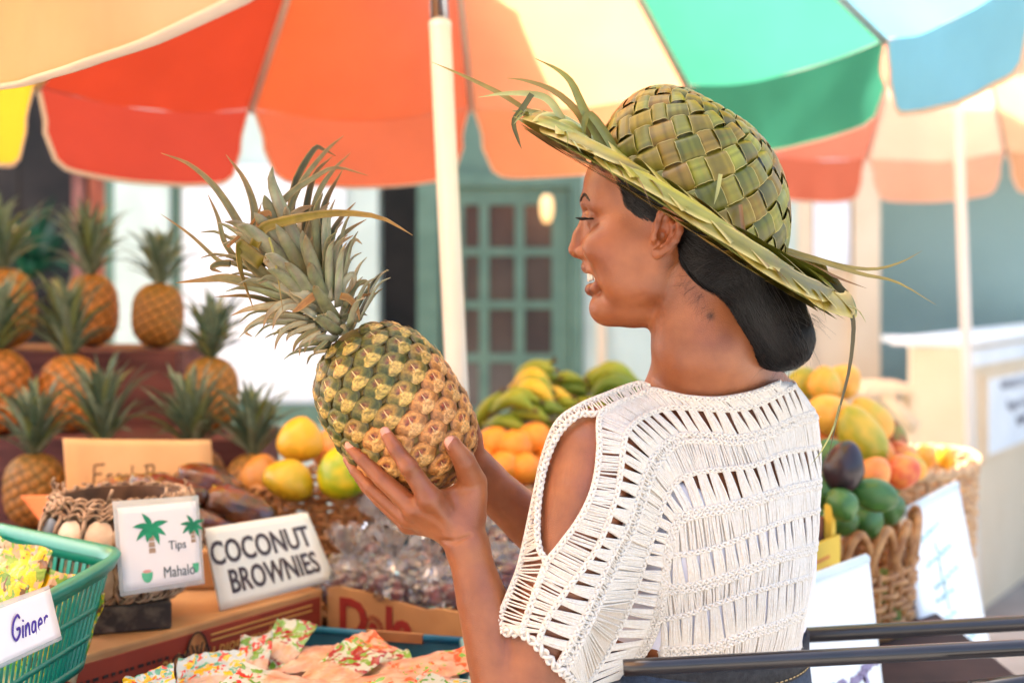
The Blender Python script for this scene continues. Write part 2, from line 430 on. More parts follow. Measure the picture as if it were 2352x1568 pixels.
def umbrella(name, label, base, axis, R, n, z_rim, z_apex, val, cols, rot0, pole_r, only=None, collar_z=None, sag=0.03, seed=1, bind=0.006):
    """base: foot of the pole, axis: pole direction; heights along the axis from the ground"""
    ax = Vector(axis).normalized()
    u = Vector((1, 0, 0)); u = (u - ax * u.dot(ax)).normalized(); w = ax.cross(u)
    base = Vector(base); root = thing(name, label, 'umbrella', tuple(base))
    Q = lambda r, th, z: base + ax * z + u * (r * math.cos(th)) + w * (r * math.sin(th))
    r3 = random.Random(seed)
    MB().tube([Q(0, 0, 0), Q(0, 0, collar_z or z_apex)], pole_r, 20).build('pole', M_pole, root)
    if collar_z:
        mb = MB(); mb.lathe([(pole_r * 0.98, -0.01), (pole_r * 1.03, -0.005), (pole_r * 1.03, 0.004), (pole_r * 0.93, 0.006)], 20, Q(0, 0, collar_z), M=Matrix((u, w, ax)).transposed())
        mb.build('pole_ferrule', M_pole, root)
        MB().tube([Q(0, 0, collar_z - 0.05), Q(0, 0, z_apex)], pole_r * 0.86, 20).build('upper_pole', M_steel, root)
    MB().lathe([(0.01, 0.10), (0.02, 0.09), (0.018, 0.04), (0.035, 0.02), (0.035, 0)], 14, Q(0, 0, z_apex), M=Matrix((u, w, ax)).transposed()).build('finial', M_pole, root)
    MB().lathe([(pole_r + 0.002, -0.03), (0.05, -0.03), (0.05, 0.03), (pole_r + 0.002, 0.03)], 16, Q(0, 0, z_apex - 0.06), M=Matrix((u, w, ax)).transposed()).build('hub', M_rib, root)
    th = [rot0 + 2 * math.pi * k / n for k in range(n + 1)]
    for k in range(n):
        if only is not None and k not in only: continue
        m = cols[k % len(cols)]
        # canopy panel: cone sector, sagging between the ribs
        NR, NC = 18, 18; rows = []
        for i in range(NR):
            s = 0.02 + 0.98 * i / (NR - 1); row = []
            for j in range(NC):
                q = j / (NC - 1); a = th[k] + (th[k + 1] - th[k]) * (0.003 + 0.994 * q)
                ch = math.cos((th[1] - th[0]) / 2) / math.cos(a - (th[k] + th[k + 1]) / 2)   # straight chord between ribs
                sg = 4 * q * (1 - q)
                row.append(Q(R * s * ch * (1 - 0.012 * sg * s), a, z_apex + (z_rim - z_apex) * (s ** 0.93) - sag * sg * s + 0.014 * s * sg * noise.noise(Vector((q * 3.1 + k * 7, s * 2.2, seed)))))
            rows.append(row)
        MB().grid(rows).build('canopy_panel', m, root)
        # valance flap with rounded lower corners
        rows = []; edge = []; NV = 8; NC2 = 23
        fl = r3.uniform(-0.01, 0.02)
        for i in range(NV):
            s = i / (NV - 1); row = []
            for j in range(NC2):
                q = j / (NC2 - 1)
                inset = 0.006 + 0.038 * min(1, s * 1.5) ** 0.8
                qq = inset + (1 - 2 * inset) * q
                d = min(q, 1 - q); rc = 0.12
                dep = 1.0 if d > rc else 1 - 0.42 * (1 - math.sqrt(max(0, 1 - (1 - d / rc) ** 2)))
                a = th[k] + (th[k + 1] - th[k]) * qq
                ch = math.cos((th[1] - th[0]) / 2) / math.cos(a - (th[k] + th[k + 1]) / 2)
                sg = 4 * qq * (1 - qq)
                row.append(Q(R * ch * (1 - 0.012 * sg) + fl * s + 0.005 * math.sin(q * 9 + k) * s + 0.010 * s * noise.noise(Vector((q * 6 + k * 3, s * 1.5, seed))), a, z_rim - sag * sg - 0.001 - val * s * dep * (1 + 0.03 * math.sin(3 * q + k))))
            rows.append(row)
        fo = MB().grid(rows).build('valance_flap', m, root)
        ed = [r[0] for r in rows] + rows[-1][1:-1] + [r[-1] for r in reversed(rows)]
        MB().tube(ed, bind, 6, flat=0.35).build('binding', M_bind, fo)
        # rib under the seam
        MB().tube([Q(R * s * 0.995, th[k], z_apex + (z_rim - z_apex) * (s ** 0.93) - 0.012) for s in (0.04, 0.25, 0.5, 0.75, 1.0)], 0.0045, 6).build('rib', M_rib, root)
        MB().tube([Q(R * s, th[k], z_apex + (z_rim - z_apex) * (s ** 0.93) - 0.0035) for s in (0.04, 0.25, 0.5, 0.75, 1.0)], 0.009, 6, flat=0.25).build('seam_tape', M_bind, root)
    return root
# umbrella over the customer: its pole is the white one in front of the far panels
pole_mid = P(1038, 640, 2.5); pole_top = P(1013, 60, 2.5)
axis1 = (pole_top - pole_mid).normalized(); axis1 = Vector((axis1.x * 1.15, 0.065, axis1.z)).normalized()
base1 = pole_mid - axis1 * (pole_mid.z / axis1.z)
step = 2 * math.pi / 12
# ribs are counted from the one seen beside the pole (px 1075); panel k lies between rib k and k+1, anticlockwise from above
cols1 = [F_ored, F_red, F_yellow, F_gold, F_white, F_gold, F_white, F_yellow, F_gold, F_blue, F_green, F_orange]
umbrella('market_umbrella', 'rainbow panelled umbrella on white pole beside the woman', base1, axis1, 1.06, 12, 1.955, 2.76, 0.165, cols1,
         R_(90) + R_(-1.5), 0.0195, collar_z=(P(1013, 47, 2.5) - base1).dot(axis1))
# gold umbrella close by at the upper left
umbrella('market_umbrella', 'golden yellow umbrella reaching into the upper left corner', (-1.150, 0.900, 0), (0, 0, 1), 1.05, 6, 1.850, 2.42, 0.15,
         [F_gold], R_(6.87), 0.02, bind=0.012, seed=4)
# third umbrella, far right, and one standing left outside the picture that shades the red panels
b3 = P(2213, 640, 4.78)
umbrella('market_umbrella', 'peach and coral umbrella far behind at right on slim white pole', (b3.x, 4.6, 0), (0, 0.12, 1), 1.06, 12, 2.095, 2.9, 0.17,
         [F_ored, F_red, F_ored, F_peach, F_white, F_peach, F_white, F_peach, F_white, F_gold, F_gold, F_peach], R_(92.5), 0.018, seed=9)
umbrella('market_umbrella', 'tall umbrella standing left of the stall outside the picture', (-1.64, 4.05, 0), (0, 0, 1), 1.58, 12, 2.42, 3.3, 0.16,
         [F_yellow, F_red], R_(8), 0.021, seed=12)
# ================================================================ stall: table, boxes, baskets, signs
M_card = pm('cardboard', srgb(186, 140, 92), srgb(170, 124, 80), scale=14, rough=0.85, bump=0.15)
M_cardin = pm('cardboard_inside', srgb(150, 108, 72), srgb(134, 94, 62), scale=14, rough=0.9)
M_redprint = pm('red_print', srgb(158, 62, 40), srgb(140, 52, 36), scale=10, rough=0.7)
M_goldprint = pm('gold_print', srgb(214, 160, 84), rough=0.7)
M_ink = pm('dark_ink', srgb(52, 40, 36), rough=0.7)
M_maroon = pm('maroon_wood', srgb(112, 66, 62), srgb(76, 42, 42), scale=7, rough=0.75, bump=0.3, stretch=(1, 1, 4))
M_table = pm('table_cloth_dark', srgb(70, 50, 44), srgb(52, 38, 34), scale=8, rough=0.9)
def slab(mb, poly, z0, z1):
    n = len(poly); vs = [(p[0], p[1], z0) for p in poly] + [(p[0], p[1], z1) for p in poly]
    fs = [tuple(range(n - 1, -1, -1)), tuple(range(n, 2 * n))] + [(i, (i + 1) % n, n + (i + 1) % n, n + i) for i in range(n)]
    return mb.add(vs, fs)
tb = thing('stall_table', 'long dark stall table carrying the boxes and baskets of produce', 'table', (-0.4, 2.4, 0))
slab(MB(), [(-1.8, 1.25), (-0.05, 1.25), (0.05, 2.0), (0.75, 2.1), (0.75, 3.5), (-1.8, 3.5)], 0.83, 0.86).build('table_top', M_table, tb, smooth=False)
for x, y in ((-1.7, 1.35), (-0.15, 1.35), (0.65, 2.2), (0.65, 3.4), (-1.7, 3.4)):
    MB().bbox((x - 0.03, y - 0.03, 0), (x + 0.03, y + 0.03, 0.83)).build('leg', M_maroon, tb, smooth=False)
# ---- upturned pineapple tray the jar and signs stand on
A = P(120, 1525, 1.753); B = P(742, 1350, 2.186); ZT = 0.975
A.z = B.z = 0
e = (B - A).normalized(); nn = Vector((e.y, -e.x, 0))       # nn points to the customer side
tray = thing('pineapple_tray', 'flattened cardboard tray with red printed edge under the tips jar', 'cardboard tray', tuple(A + Vector((0, 0, 0.86))))
L = (B - A).length
slab(MB(), [A, B, B - nn * 0.60, A - nn * 0.60], 0.862, ZT).build('tray_body', M_card, tray, smooth=False, bevel=0.004)
def on_face(o, ex, ez, x, z, w, h, off, name, m, par):
    o = Vector(o) + ex * x + Vector((0, 0, z)); n_ = Vector((ex.y, -ex.x, 0)) * off
    vs = [o + n_, o + ex * w + n_, o + ex * w + Vector((0, 0, h)) + n_, o + Vector((0, 0, h)) + n_]
    vs += [p - n_ * 0.9 for p in vs]
    return MB().add(vs, [(0, 1, 2, 3), (4, 7, 6, 5), (0, 4, 5, 1), (1, 5, 6, 2), (2, 6, 7, 3), (3, 7, 4, 0)]).build(name, m, par, smooth=False)
red = on_face(A, e, None, 0.02, 0.864, L - 0.03, 0.100, 0.003, 'printed_edge', M_redprint, tray)
for z in (0.896, 0.908, 0.946, 0.954):
    on_face(A, e, None, 0.27 if z > 0.93 else 0.03, z, L - 0.30 if z > 0.93 else 0.2, 0.0022, 0.004, 'gold_line', M_goldprint, red)
Mt = frame_M(A + e * 0.305 + nn * 0.005 + Vector((0, 0, 0.930)), -e, (0, 0, -1))
text_mesh('lettering', 'Tropical Gold Pineapple', 0.026, Mt, M_goldprint, red, shear=0.25)
rr = random.Random(5)
mb = MB()
for row in (0.890, 0.902, 0.916, 0.930, 0.942):
    x = 0.03
    while x < 0.19:
        w = rr.uniform(0.004, 0.011)
        mb.box(A + e * (x + w / 2) + nn * 0.0045 + Vector((0, 0, row)), (w * 0.8, 0.001, 0.004), rot=Matrix((e, nn, Vector((0, 0, 1)))).transposed())
        x += w + rr.uniform(0.002, 0.006)
mb.build('small_print', M_ink, red, smooth=False)
M_pinecone = pm('printed_pineapple', srgb(196, 132, 76), srgb(166, 100, 54), scale=90, rough=0.7)
for dx, h, w in ((0.205, 0.075, 0.036), (0.24, 0.098, 0.046)):
    mb = MB(); c0 = A + e * dx + nn * 0.0055 + Vector((0, 0, 0.868 + h / 2))
    mb.add([c0 + nn * 0.001] + [c0 + e * (w / 2 * math.cos(t)) + Vector((0, 0, h / 2 * math.sin(t))) for t in np.linspace(0, 6.28, 21)[:-1]], [(0, i + 1, (i + 1) % 20 + 1) for i in range(20)])
    g = mb.build('printed_pineapple', M_pinecone, red, smooth=False)
    mb = MB()
    for s in np.linspace(-1, 1, 7):
        for sg in (-1, 1):
            p0 = c0 + nn * 0.0015 + e * (s * w * 0.5) ; hh = h * 0.42 * math.sqrt(max(0.05, 1 - min(1, s * s)))
            mb.tube([p0 + e * (sg * w * 0.22) + Vector((0, 0, hh * 0.8)), p0 - e * (sg * w * 0.22) - Vector((0, 0, hh * 0.8))], 0.0009, 4)
    mb.tube([c0 + nn * 0.0015 + e * (w / 2 * math.cos(t)) + Vector((0, 0, h / 2 * math.sin(t))) for t in np.linspace(0, 6.28, 21)[:-1]], 0.0013, 4, closed=True)
    mb.build('printed_pineapple_outline', M_ink, red)
# ---- open cardboard box of bagged sweets
B2 = P(752, 1348, 2.19); Cc = P(1075, 1392, 2.04); B2.z = Cc.z = 0
e2 = (Cc - B2).normalized(); n2 = Vector((e2.y, -e2.x, 0)); L2 = (Cc - B2).length + 0.06
box = thing('fruit_box', 'open brown cardboard fruit box holding bags of dark red sweets', 'cardboard box', tuple(B2 + Vector((0, 0, 0.86))))
def wall_panel(name, o, ex, w, z0, z1, t, m, par, wavy=0.0):
    n_ = Vector((ex.y, -ex.x, 0)); N = 14; top = []; vs = []
    for i in range(N + 1):
        s = i / N; z = z1 + wavy * (0.5 * math.sin(s * 9.0) - 1.3 * (s > 0.15) * s * 0.8 + 0.25 * math.sin(s * 31))
        for k in (0, -1): vs += [o + ex * (w * s) + n_ * (k * t) + Vector((0, 0, z0)), o + ex * (w * s) + n_ * (k * t) + Vector((0, 0, z))]
    fs = []
    for i in range(N):
        a = 4 * i; b = a + 4
        fs += [(a, b, b + 1, a + 1), (a + 2, a + 3, b + 3, b + 2), (a + 1, b + 1, b + 3, a + 3), (a, a + 2, b + 2, b)]
    fs += [(0, 1, 3, 2), (4 * N, 4 * N + 2, 4 * N + 3, 4 * N + 1)]
    return MB().add(vs, fs).build(name, m, par, smooth=False)
fp = wall_panel('front_panel', B2, e2, L2, 0.862, 0.975, 0.007, M_card, box, 0.008)
wall_panel('side_panel', B2 - n2 * 0.30, n2, 0.29, 0.862, 0.975, 0.007, M_cardin, box)
wall_panel('side_panel', B2 + e2 * (L2 - 0.007) - n2 * 0.30, n2, 0.29, 0.862, 0.975, 0.007, M_cardin, box)
wall_panel('back_panel', B2 - n2 * 0.31, e2, L2, 0.862, 0.975, 0.007, M_cardin, box)
slab(MB(), [B2 - n2 * 0.009, B2 + e2 * L2 - n2 * 0.009, B2 + e2 * L2 - n2 * 0.30, B2 - n2 * 0.30], 0.864, 0.868).build('bottom', M_cardin, box, smooth=False)
M_redlogo = pm('box_red_logo', srgb(150, 44, 36), srgb(136, 40, 34), scale=20, rough=0.75)
text_mesh('lettering', 'D', 0.078, frame_M(B2 + e2 * 0.052 + n2 * 0.0015 + Vector((0, 0, 0.932)), e2, (0, 0, 1)), M_redlogo, fp, bold=0.0028)
text_mesh('lettering', 'le', 0.078, frame_M(B2 + e2 * 0.140 + n2 * 0.0015 + Vector((0, 0, 0.930)), e2, (0, 0, 1)), M_redlogo, fp, bold=0.0028, spacing=0.92)
mb = MB(); c0 = B2 + e2 * 0.092 + n2 * 0.0016 + Vector((0, 0, 0.925))
for k in range(9):
    t0, t1 = math.pi * k / 9 + 0.08, math.pi * (k + 1) / 9 - 0.08
    mb.add([c0 + (e2 * math.cos(t) + Vector((0, 0, math.sin(t)))) * r for t, r in ((t0, 0.012), (t1, 0.012), (t1, 0.020), (t0, 0.020))], [(0, 1, 2, 3)])
mb.add([c0 + (e2 * math.cos(t) + Vector((0, 0, math.sin(t)))) * 0.009 for t in np.linspace(0, math.pi, 10)], [tuple(range(10))])
mb.add([c0 + e2 * -0.022 + Vector((0, 0, -0.004)), c0 + e2 * 0.022 + Vector((0, 0, -0.004)), c0 + e2 * 0.016 + Vector((0, 0, -0.013)), c0 - e2 * 0.016 + Vector((0, 0, -0.013))], [(0, 3, 2, 1)])
mb.build('sunburst_mark', M_redlogo, fp, smooth=False)
# ---- maroon stepped crates for the pineapples
rack = thing('stepped_rack', 'stepped maroon timber rack carrying the rows of pineapples', 'rack', (-1.0, 3.0, 0.86))
def planks(x0, x1, y0, y1, z0, z1, n):
    w = (x1 - x0) / n
    for i in range(n):
        j = rr.uniform(-0.004, 0.004)
        MB().bbox((x0 + i * w + 0.002, y0 + j, z0), (x0 + (i + 1) * w - 0.002, y0 + 0.02 + j, z1 + rr.uniform(-0.004, 0.0))).build('plank', M_maroon, rack, smooth=False, bevel=0.002)
planks(-1.75, -0.72, 3.06, 0, 1.10, 1.295, 5); planks(-1.75, -0.50, 2.80, 0, 0.862, 1.135, 7)
MB().bbox((-1.75, 3.085, 1.28), (-0.72, 3.42, 1.294)).build('shelf', M_maroon, rack, smooth=False)
MB().bbox((-1.75, 2.825, 1.118), (-0.50, 3.055, 1.134)).build('shelf', M_maroon, rack, smooth=False)
planks(-1.75, -0.40, 2.56, 0, 0.862, 0.982, 7)
MB().bbox((-1.75, 2.585, 0.966), (-0.40, 2.795, 0.981)).build('shelf', M_maroon, rack, smooth=False)
MB().bbox((-0.735, 3.085, 0.862), (-0.72, 3.42, 1.279)).build('side_board', M_maroon, rack, smooth=False)
MB().bbox((-0.515, 2.825, 0.862), (-0.50, 3.055, 1.117)).build('side_board', M_maroon, rack, smooth=False)

# ---- brown paper sign, coconut sign, tips card
def card(name, quad, m, par=None, thick=0.003, bow=0.0, bevel=0.0):
    """thin sheet spanning four 3-D corners (tl, tr, br, bl)"""
    tl, tr, br, bl = [Vector(q) for q in quad]; N = 10
    nrm = (tr - tl).cross(bl - tl).normalized()
    rows = []
    for i in range(N + 1):
        v = i / N
        rows.append([(tl * (1 - u) + tr * u) * (1 - v) + (bl * (1 - u) + br * u) * v + nrm * bow * math.sin(u * 3.1) * (1 - 0.5 * v) for u in np.linspace(0, 1, N + 1)])
    return MB().grid(rows).build(name, m, par, solid=thick)
M_kraft = pm('kraft_paper', srgb(222, 178, 128), srgb(212, 166, 116), scale=9, rough=0.8, bump=0.1)
M_kraftor = pm('orange_card', srgb(214, 116, 62), rough=0.8)
q = [P(145, 1006, 2.34), P(484, 1010, 2.50), P(492, 1150, 2.48), P(158, 1190, 2.32)]
ps = tag(card('paper_sign', q, M_kraft, bow=0.012), 'brown paper sign with handwritten lettering behind the bread loaves', 'sign')
ex_ = (q[1] - q[0]).normalized()
# handwriting as strokes
def strokes(name, lines, o, ex, ey, s, r, m, par, nrm):
    mb = MB()
    for ln in lines:
        pts = [Vector(o) + ex * (x * s) + ey * (y * s) + nrm * 0.002 for x, y in ln]
        if len(pts) > 2: pts = [Vector(p) for p in spline(pts, 4 * len(pts))]
        mb.tube(pts, r, 5, flat=0.4, up=nrm)
    return mb.build(name, m, par)
HW = {'F': [[(0, 0), (0.02, 1.0)], [(0.02, 1.0), (0.6, 1.06)], [(0.01, 0.5), (0.45, 0.54)]], 'r': [[(0, 0), (0.02, 0.5)], [(0.02, 0.36), (0.14, 0.5), (0.3, 0.46)]],
      'e': [[(0.02, 0.26), (0.34, 0.3), (0.22, 0.5), (0.04, 0.36), (0.06, 0.05), (0.34, 0.06)]], 's': [[(0.3, 0.46), (0.08, 0.46), (0.12, 0.28), (0.28, 0.18), (0.2, 0.0), (0.0, 0.04)]],
      'h': [[(0, 0), (0.02, 1.0)], [(0.0, 0.3), (0.16, 0.5), (0.3, 0.36), (0.32, 0)]], 'B': [[(0.05, 0), (0.05, 1.0)], [(-0.12, 0.96), (0.4, 1.0), (0.4, 0.62), (0.06, 0.52)], [(0.06, 0.52), (0.46, 0.42), (0.4, 0.04), (0.04, 0)]],
      'a': [[(0.32, 0.45), (0.08, 0.45), (0.02, 0.1), (0.24, 0.06), (0.33, 0.45)], [(0.33, 0.45), (0.36, 0)]], 'n': [[(0, 0), (0.02, 0.48)], [(0.02, 0.3), (0.18, 0.5), (0.3, 0.36), (0.32, 0)]],
      'G': [[(0.62, 0.84), (0.4, 1.0), (0.1, 0.75), (0.05, 0.3), (0.3, 0.02), (0.6, 0.2), (0.6, 0.44), (0.36, 0.44)]], 'i': [[(0.05, 0), (0.06, 0.5)], [(0.06, 0.66), (0.08, 0.72)]],
      'g': [[(0.32, 0.45), (0.08, 0.45), (0.02, 0.12), (0.24, 0.08), (0.33, 0.45)], [(0.33, 0.45), (0.34, -0.2), (0.2, -0.36), (0.02, -0.24)]]}
def handwrite(name, txt, o, ex, ey, s, r, m, par, nrm, gap=0.16):
    x = 0; L_ = []
    for ch in txt:
        if ch == ' ': x += 0.35; continue
        L_ += [[(px + x, py) for px, py in st] for st in HW[ch]]
        x += max(px for st in HW[ch] for px, _ in st) + gap
    return strokes(name, L_, o, ex, ey, s, r, m, par, nrm)
nrm_ = ex_.cross(Vector((0, 0, 1))).normalized()
if nrm_.y > 0: nrm_ = -nrm_
handwrite('handwriting', 'Fresh Banan', P(208, 1108, 2.343) + nrm_ * 0.012, (q[1] - q[0]).normalized(), Vector((0, 0.05, 1)).normalized(), 0.030, 0.0019, pm('pencil_ink', srgb(92, 68, 48), rough=0.8), ps, nrm_)
card_or = tag(card('orange_card', [P(48, 1138, 2.25), P(135, 1136, 2.2), P(128, 1210, 2.18), P(92, 1195, 2.22)], M_kraftor), 'small orange paper card tucked behind the woven jar', 'card')
M_signw = pm('sign_enamel', srgb(234, 236, 226), srgb(226, 229, 220), scale=6, rough=0.35, spec=0.5)
qs = [P(468, 1213, 2.045), P(703, 1177, 2.215), P(768, 1331, 2.205), P(506, 1402, 2.03)]
cs = tag(card('lettered_sign', qs, M_signw, thick=0.005), 'white board sign reading COCONUT BROWNIES leaning behind the packets', 'sign')
exs = (qs[1] - qs[0]).normalized(); eys = (qs[0] - qs[3]); 
nrs = exs.cross(eys).normalized()
if nrs.y > 0: nrs = -nrs
M_brownink = pm('brown_lettering', srgb(70, 56, 58), srgb(52, 44, 48), scale=40, rough=0.5)
def bil(q, u, v): return (q[0] * (1 - u) + q[1] * u) * (1 - v) + (q[3] * (1 - u) + q[2] * u) * v
for txt, v, w in (('COCONUT', 0.33, 0.90), ('BROWNIES', 0.70, 0.90)):
    o = text_mesh('lettering', txt, 1.0, Matrix.Identity(4), M_brownink, None, depth=0.002, bold=0.018)
    me = o.data; xs = [vv.co.x for vv in me.vertices]; ys_ = [vv.co.y for vv in me.vertices]
    x0, x1, y0, y1 = min(xs), max(xs), min(ys_), max(ys_)
    u0, u1 = (0.0, 0.93) if txt == 'COCONUT' else (0.115, 0.91)
    for vv in me.vertices:
        u = u0 + (u1 - u0) * (vv.co.x - x0) / (x1 - x0); t = (vv.co.y - y0) / (y1 - y0)
        vv.co = bil(qs, u, v + 0.14 - 0.30 * t) + nrs * (0.0032 if vv.co.z < 0 else 0.0038)
    o.parent = cs
qt = [P(258, 1151, 1.82), P(455, 1137, 1.90), P(470, 1340, 1.875), P(276, 1369, 1.80)]
M_lam = pm('laminate_film', srgb(214, 222, 226), rough=0.08, spec=0.6, alpha=0.55)
tc_ = tag(card('tips_card', qt, M_lam, thick=0.0012), 'laminated white tips card with palm pictures fixed to the jar', 'card')
qi = [bil(qt, 0.045, 0.075), bil(qt, 0.955, 0.06), bil(qt, 0.965, 0.95), bil(qt, 0.04, 0.96)]
ext = (qt[1] - qt[0]).normalized(); nrt = ext.cross(qt[0] - qt[3]).normalized()
if nrt.y > 0: nrt = -nrt
card('paper', [p + nrt * 0.0012 for p in qi], pm('card_white', srgb(230, 232, 236), srgb(222, 225, 230), scale=8, rough=0.5), tc_, thick=0.0008)
def warp_text(txt, q, u0, u1, v0, v1, m, par, nrm, off, bold=0.0):
    o = text_mesh('lettering', txt, 1.0, Matrix.Identity(4), m, None, depth=0.002, bold=bold); me = o.data
    xs = [v.co.x for v in me.vertices]; ys_ = [v.co.y for v in me.vertices]; x0, x1, y0, y1 = min(xs), max(xs), min(ys_), max(ys_)
    for v in me.vertices:
        u = u0 + (u1 - u0) * (v.co.x - x0) / (x1 - x0); t = (v.co.y - y0) / (y1 - y0)
        v.co = bil(q, u, v1 + (v0 - v1) * t) + nrm * (off if v.co.z < 0 else off + 0.0004)
    o.parent = par
M_tealink = pm('grey_teal_ink', srgb(74, 92, 100), rough=0.6)
warp_text('Tips', qt, 0.595, 0.80, 0.48, 0.605, M_tealink, tc_, nrt, 0.0022)
warp_text('Mahalo', qt, 0.515, 0.885, 0.755, 0.875, M_tealink, tc_, nrt, 0.0022)
M_pgreen = pm('printed_green', srgb(26, 148, 106), srgb(18, 120, 88), scale=60, rough=0.6); M_ptrunk = pm('printed_trunk', srgb(172, 150, 128), srgb(140, 116, 98), scale=80, rough=0.6)
M_ppale = pm('printed_mint', srgb(92, 186, 146), srgb(60, 158, 120), scale=60, rough=0.6)
def q3(u, v, k=0.0022): return bil(qt, u, v) + nrt * k
for uc, vc, s in ((0.40, 0.32, 1.0), (0.895, 0.33, 0.72)):
    mb = MB()
    for k in range(4):
        t = k / 4; w = 0.032 * s * (0.8 + 0.4 * t)
        mb.add([q3(uc - w, vc + (0.02 + 0.26 * t) * s), q3(uc + w, vc + (0.02 + 0.26 * t) * s), q3(uc + w * 1.15, vc + (0.02 + 0.26 * (t + 0.21)) * s), q3(uc - w * 1.15, vc + (0.02 + 0.26 * (t + 0.21)) * s)], [(0, 1, 2, 3)])
    mb.build('printed_palm_trunk', M_ptrunk, tc_, smooth=False)
    mb = MB()
    for an, ln in ((95, 0.20), (150, 0.21), (195, 0.22), (230, 0.17), (38, 0.22), (-8, 0.20), (-45, 0.22), (-75, 0.12)):
        pts = []
        for i in range(6):
            t = i / 5; a = math.radians(an - (22 if an < 90 else -22) * t); r = ln * s * t
            pts.append((uc + r * math.cos(a), vc - r * math.sin(a) * 0.95))
        vs = []
        for i, (u, v) in enumerate(pts):
            t = i / 5; w = 0.034 * s * math.sin(math.pi * min(1, 0.12 + t * 0.88)); a = math.radians(an)
            vs += [q3(u + w * math.sin(a), v + w * math.cos(a), 0.0024), q3(u - w * math.sin(a), v - w * math.cos(a), 0.0024)]
        mb.add(vs, [(2 * i, 2 * i + 2, 2 * i + 3, 2 * i + 1) for i in range(5)])
    mb.build('printed_palm_fronds', M_pgreen, tc_, smooth=False)
for uc, vc, s in ((0.32, 0.79, 1.0), (0.90, 0.755, 0.6)):
    mb = MB(); mb.add([q3(uc + 0.065 * s * math.cos(t), vc + 0.11 * abs(math.sin(t)) ** 0.8) for t in np.linspace(0, math.pi, 14)], [tuple(range(14))]); mb.build('printed_cup', M_ppale, tc_, smooth=False)
    if s == 1.0:
        mb = MB(); mb.add([q3(uc + 0.05 * math.cos(t), vc - 0.012 + 0.018 * math.sin(t), 0.0023) for t in np.linspace(0, 6.28, 14)[:-1]], [tuple(range(13))]); mb.build('printed_flower', pm('printed_pink', srgb(214, 158, 150), rough=0.6), tc_, smooth=False)
# ---- woven tips jar
M_vine = pm('woven_vine', srgb(182, 156, 130), srgb(124, 98, 76), scale=60, rough=0.7, bump=0.4)
M_shell = pm('pale_shell', srgb(218, 200, 178), srgb(196, 174, 150), scale=40, rough=0.5)
M_blackshell = pm('black_shell', srgb(40, 34, 32), srgb(28, 25, 24), scale=30, rough=0.4)
M_jarbody = pm('jar_body', srgb(96, 72, 54), srgb(70, 52, 40), scale=40, rough=0.8)
jc = P(278, 1385, 1.985); jc.z = 1.012
jar = thing('tips_jar', 'round woven jar with pale oval inlays on a black wood base', 'jar', (jc.x, jc.y, ZT))
JP = [(0.062, 0.0), (0.080, 0.012), (0.100, 0.045), (0.1085, 0.085), (0.105, 0.115), (0.094, 0.142), (0.082, 0.158)]
def jr(z):
    return float(np.interp(z, [p[1] for p in JP], [p[0] for p in JP]))
MB().lathe(JP + [(0.075, 0.158), (0.085, 0.12), (0.08, 0.03), (0.02, 0.01)], 40, jc, cap=False).build('pot', M_jarbody, jar)
nT = 15
for k in range(nT):
    th = 2 * math.pi * k / nT + 0.1
    for z0, z1, m in ((0.080, 0.134, None), (0.012, 0.078, M_shell)):
        mm = m or (M_blackshell if k in (8, 9, 3, 4, 13) else M_shell)
        N = 14; zc = (z0 + z1) / 2; ring = []; ring2 = []
        for i in range(N):
            t = 2 * math.pi * i / N; z = zc + (z1 - z0) / 2 * math.sin(t); a = th + 0.19 * (abs(math.cos(t)) ** 0.7) * (1 if math.cos(t) >= 0 else -1)
            r = jr(z); ring.append(jc + Vector(((r + 0.0015) * math.cos(a), (r + 0.0015) * math.sin(a), z)))
            a2 = th + (a - th) * 0.86; z2 = zc + (z - zc) * 0.9; r2_ = jr(z2) + 0.0030
            ring2.append(jc + Vector((r2_ * math.cos(a2), r2_ * math.sin(a2), z2)))
        ctr = jc + Vector(((jr(zc) + 0.0034) * math.cos(th), (jr(zc) + 0.0034) * math.sin(th), zc))
        MB().add(ring + ring2 + [ctr], [(i, (i + 1) % N, N + (i + 1) % N, N + i) for i in range(N)] + [(N + i, N + (i + 1) % N, 2 * N) for i in range(N)]).build('inlay', mm, jar)
    th2 = th + math.pi / nT
    MB().tube([jc + Vector(((jr(z) + 0.004 + 0.002 * math.sin(z * 300 + k)) * math.cos(th2 + 0.02 * math.sin(z * 160)), (jr(z) + 0.004) * math.sin(th2 + 0.02 * math.sin(z * 160)), z)) for z in np.linspace(0.005, 0.145, 14)], 0.0032, 6).build('vine_rib', M_vine, jar)
def twist_ring(z, r, amp, tr, ph, wob):
    return [jc + Vector(((r + amp * math.cos(wob * t + ph)) * math.cos(t), (r + amp * math.cos(wob * t + ph)) * math.sin(t), z + amp * 1.4 * math.sin(wob * t + ph))) for t in np.linspace(0, 2 * math.pi, 150)[:-1]]
for z, amp, nst in ((0.004, 0.004, 3), (0.012, 0.003, 2), (0.138, 0.003, 2), (0.146, 0.0035, 3), (0.153, 0.0035, 3), (0.159, 0.003, 2)):
    for s in range(nst):
        MB().tube(twist_ring(z, jr(min(z, 0.158)) + 0.004, amp, 0.003, s * 6.28 / nst, 22 + s), 0.0021, 5, closed=True).build('vine_coil', M_vine, jar)
r5 = random.Random(2); mb = MB()
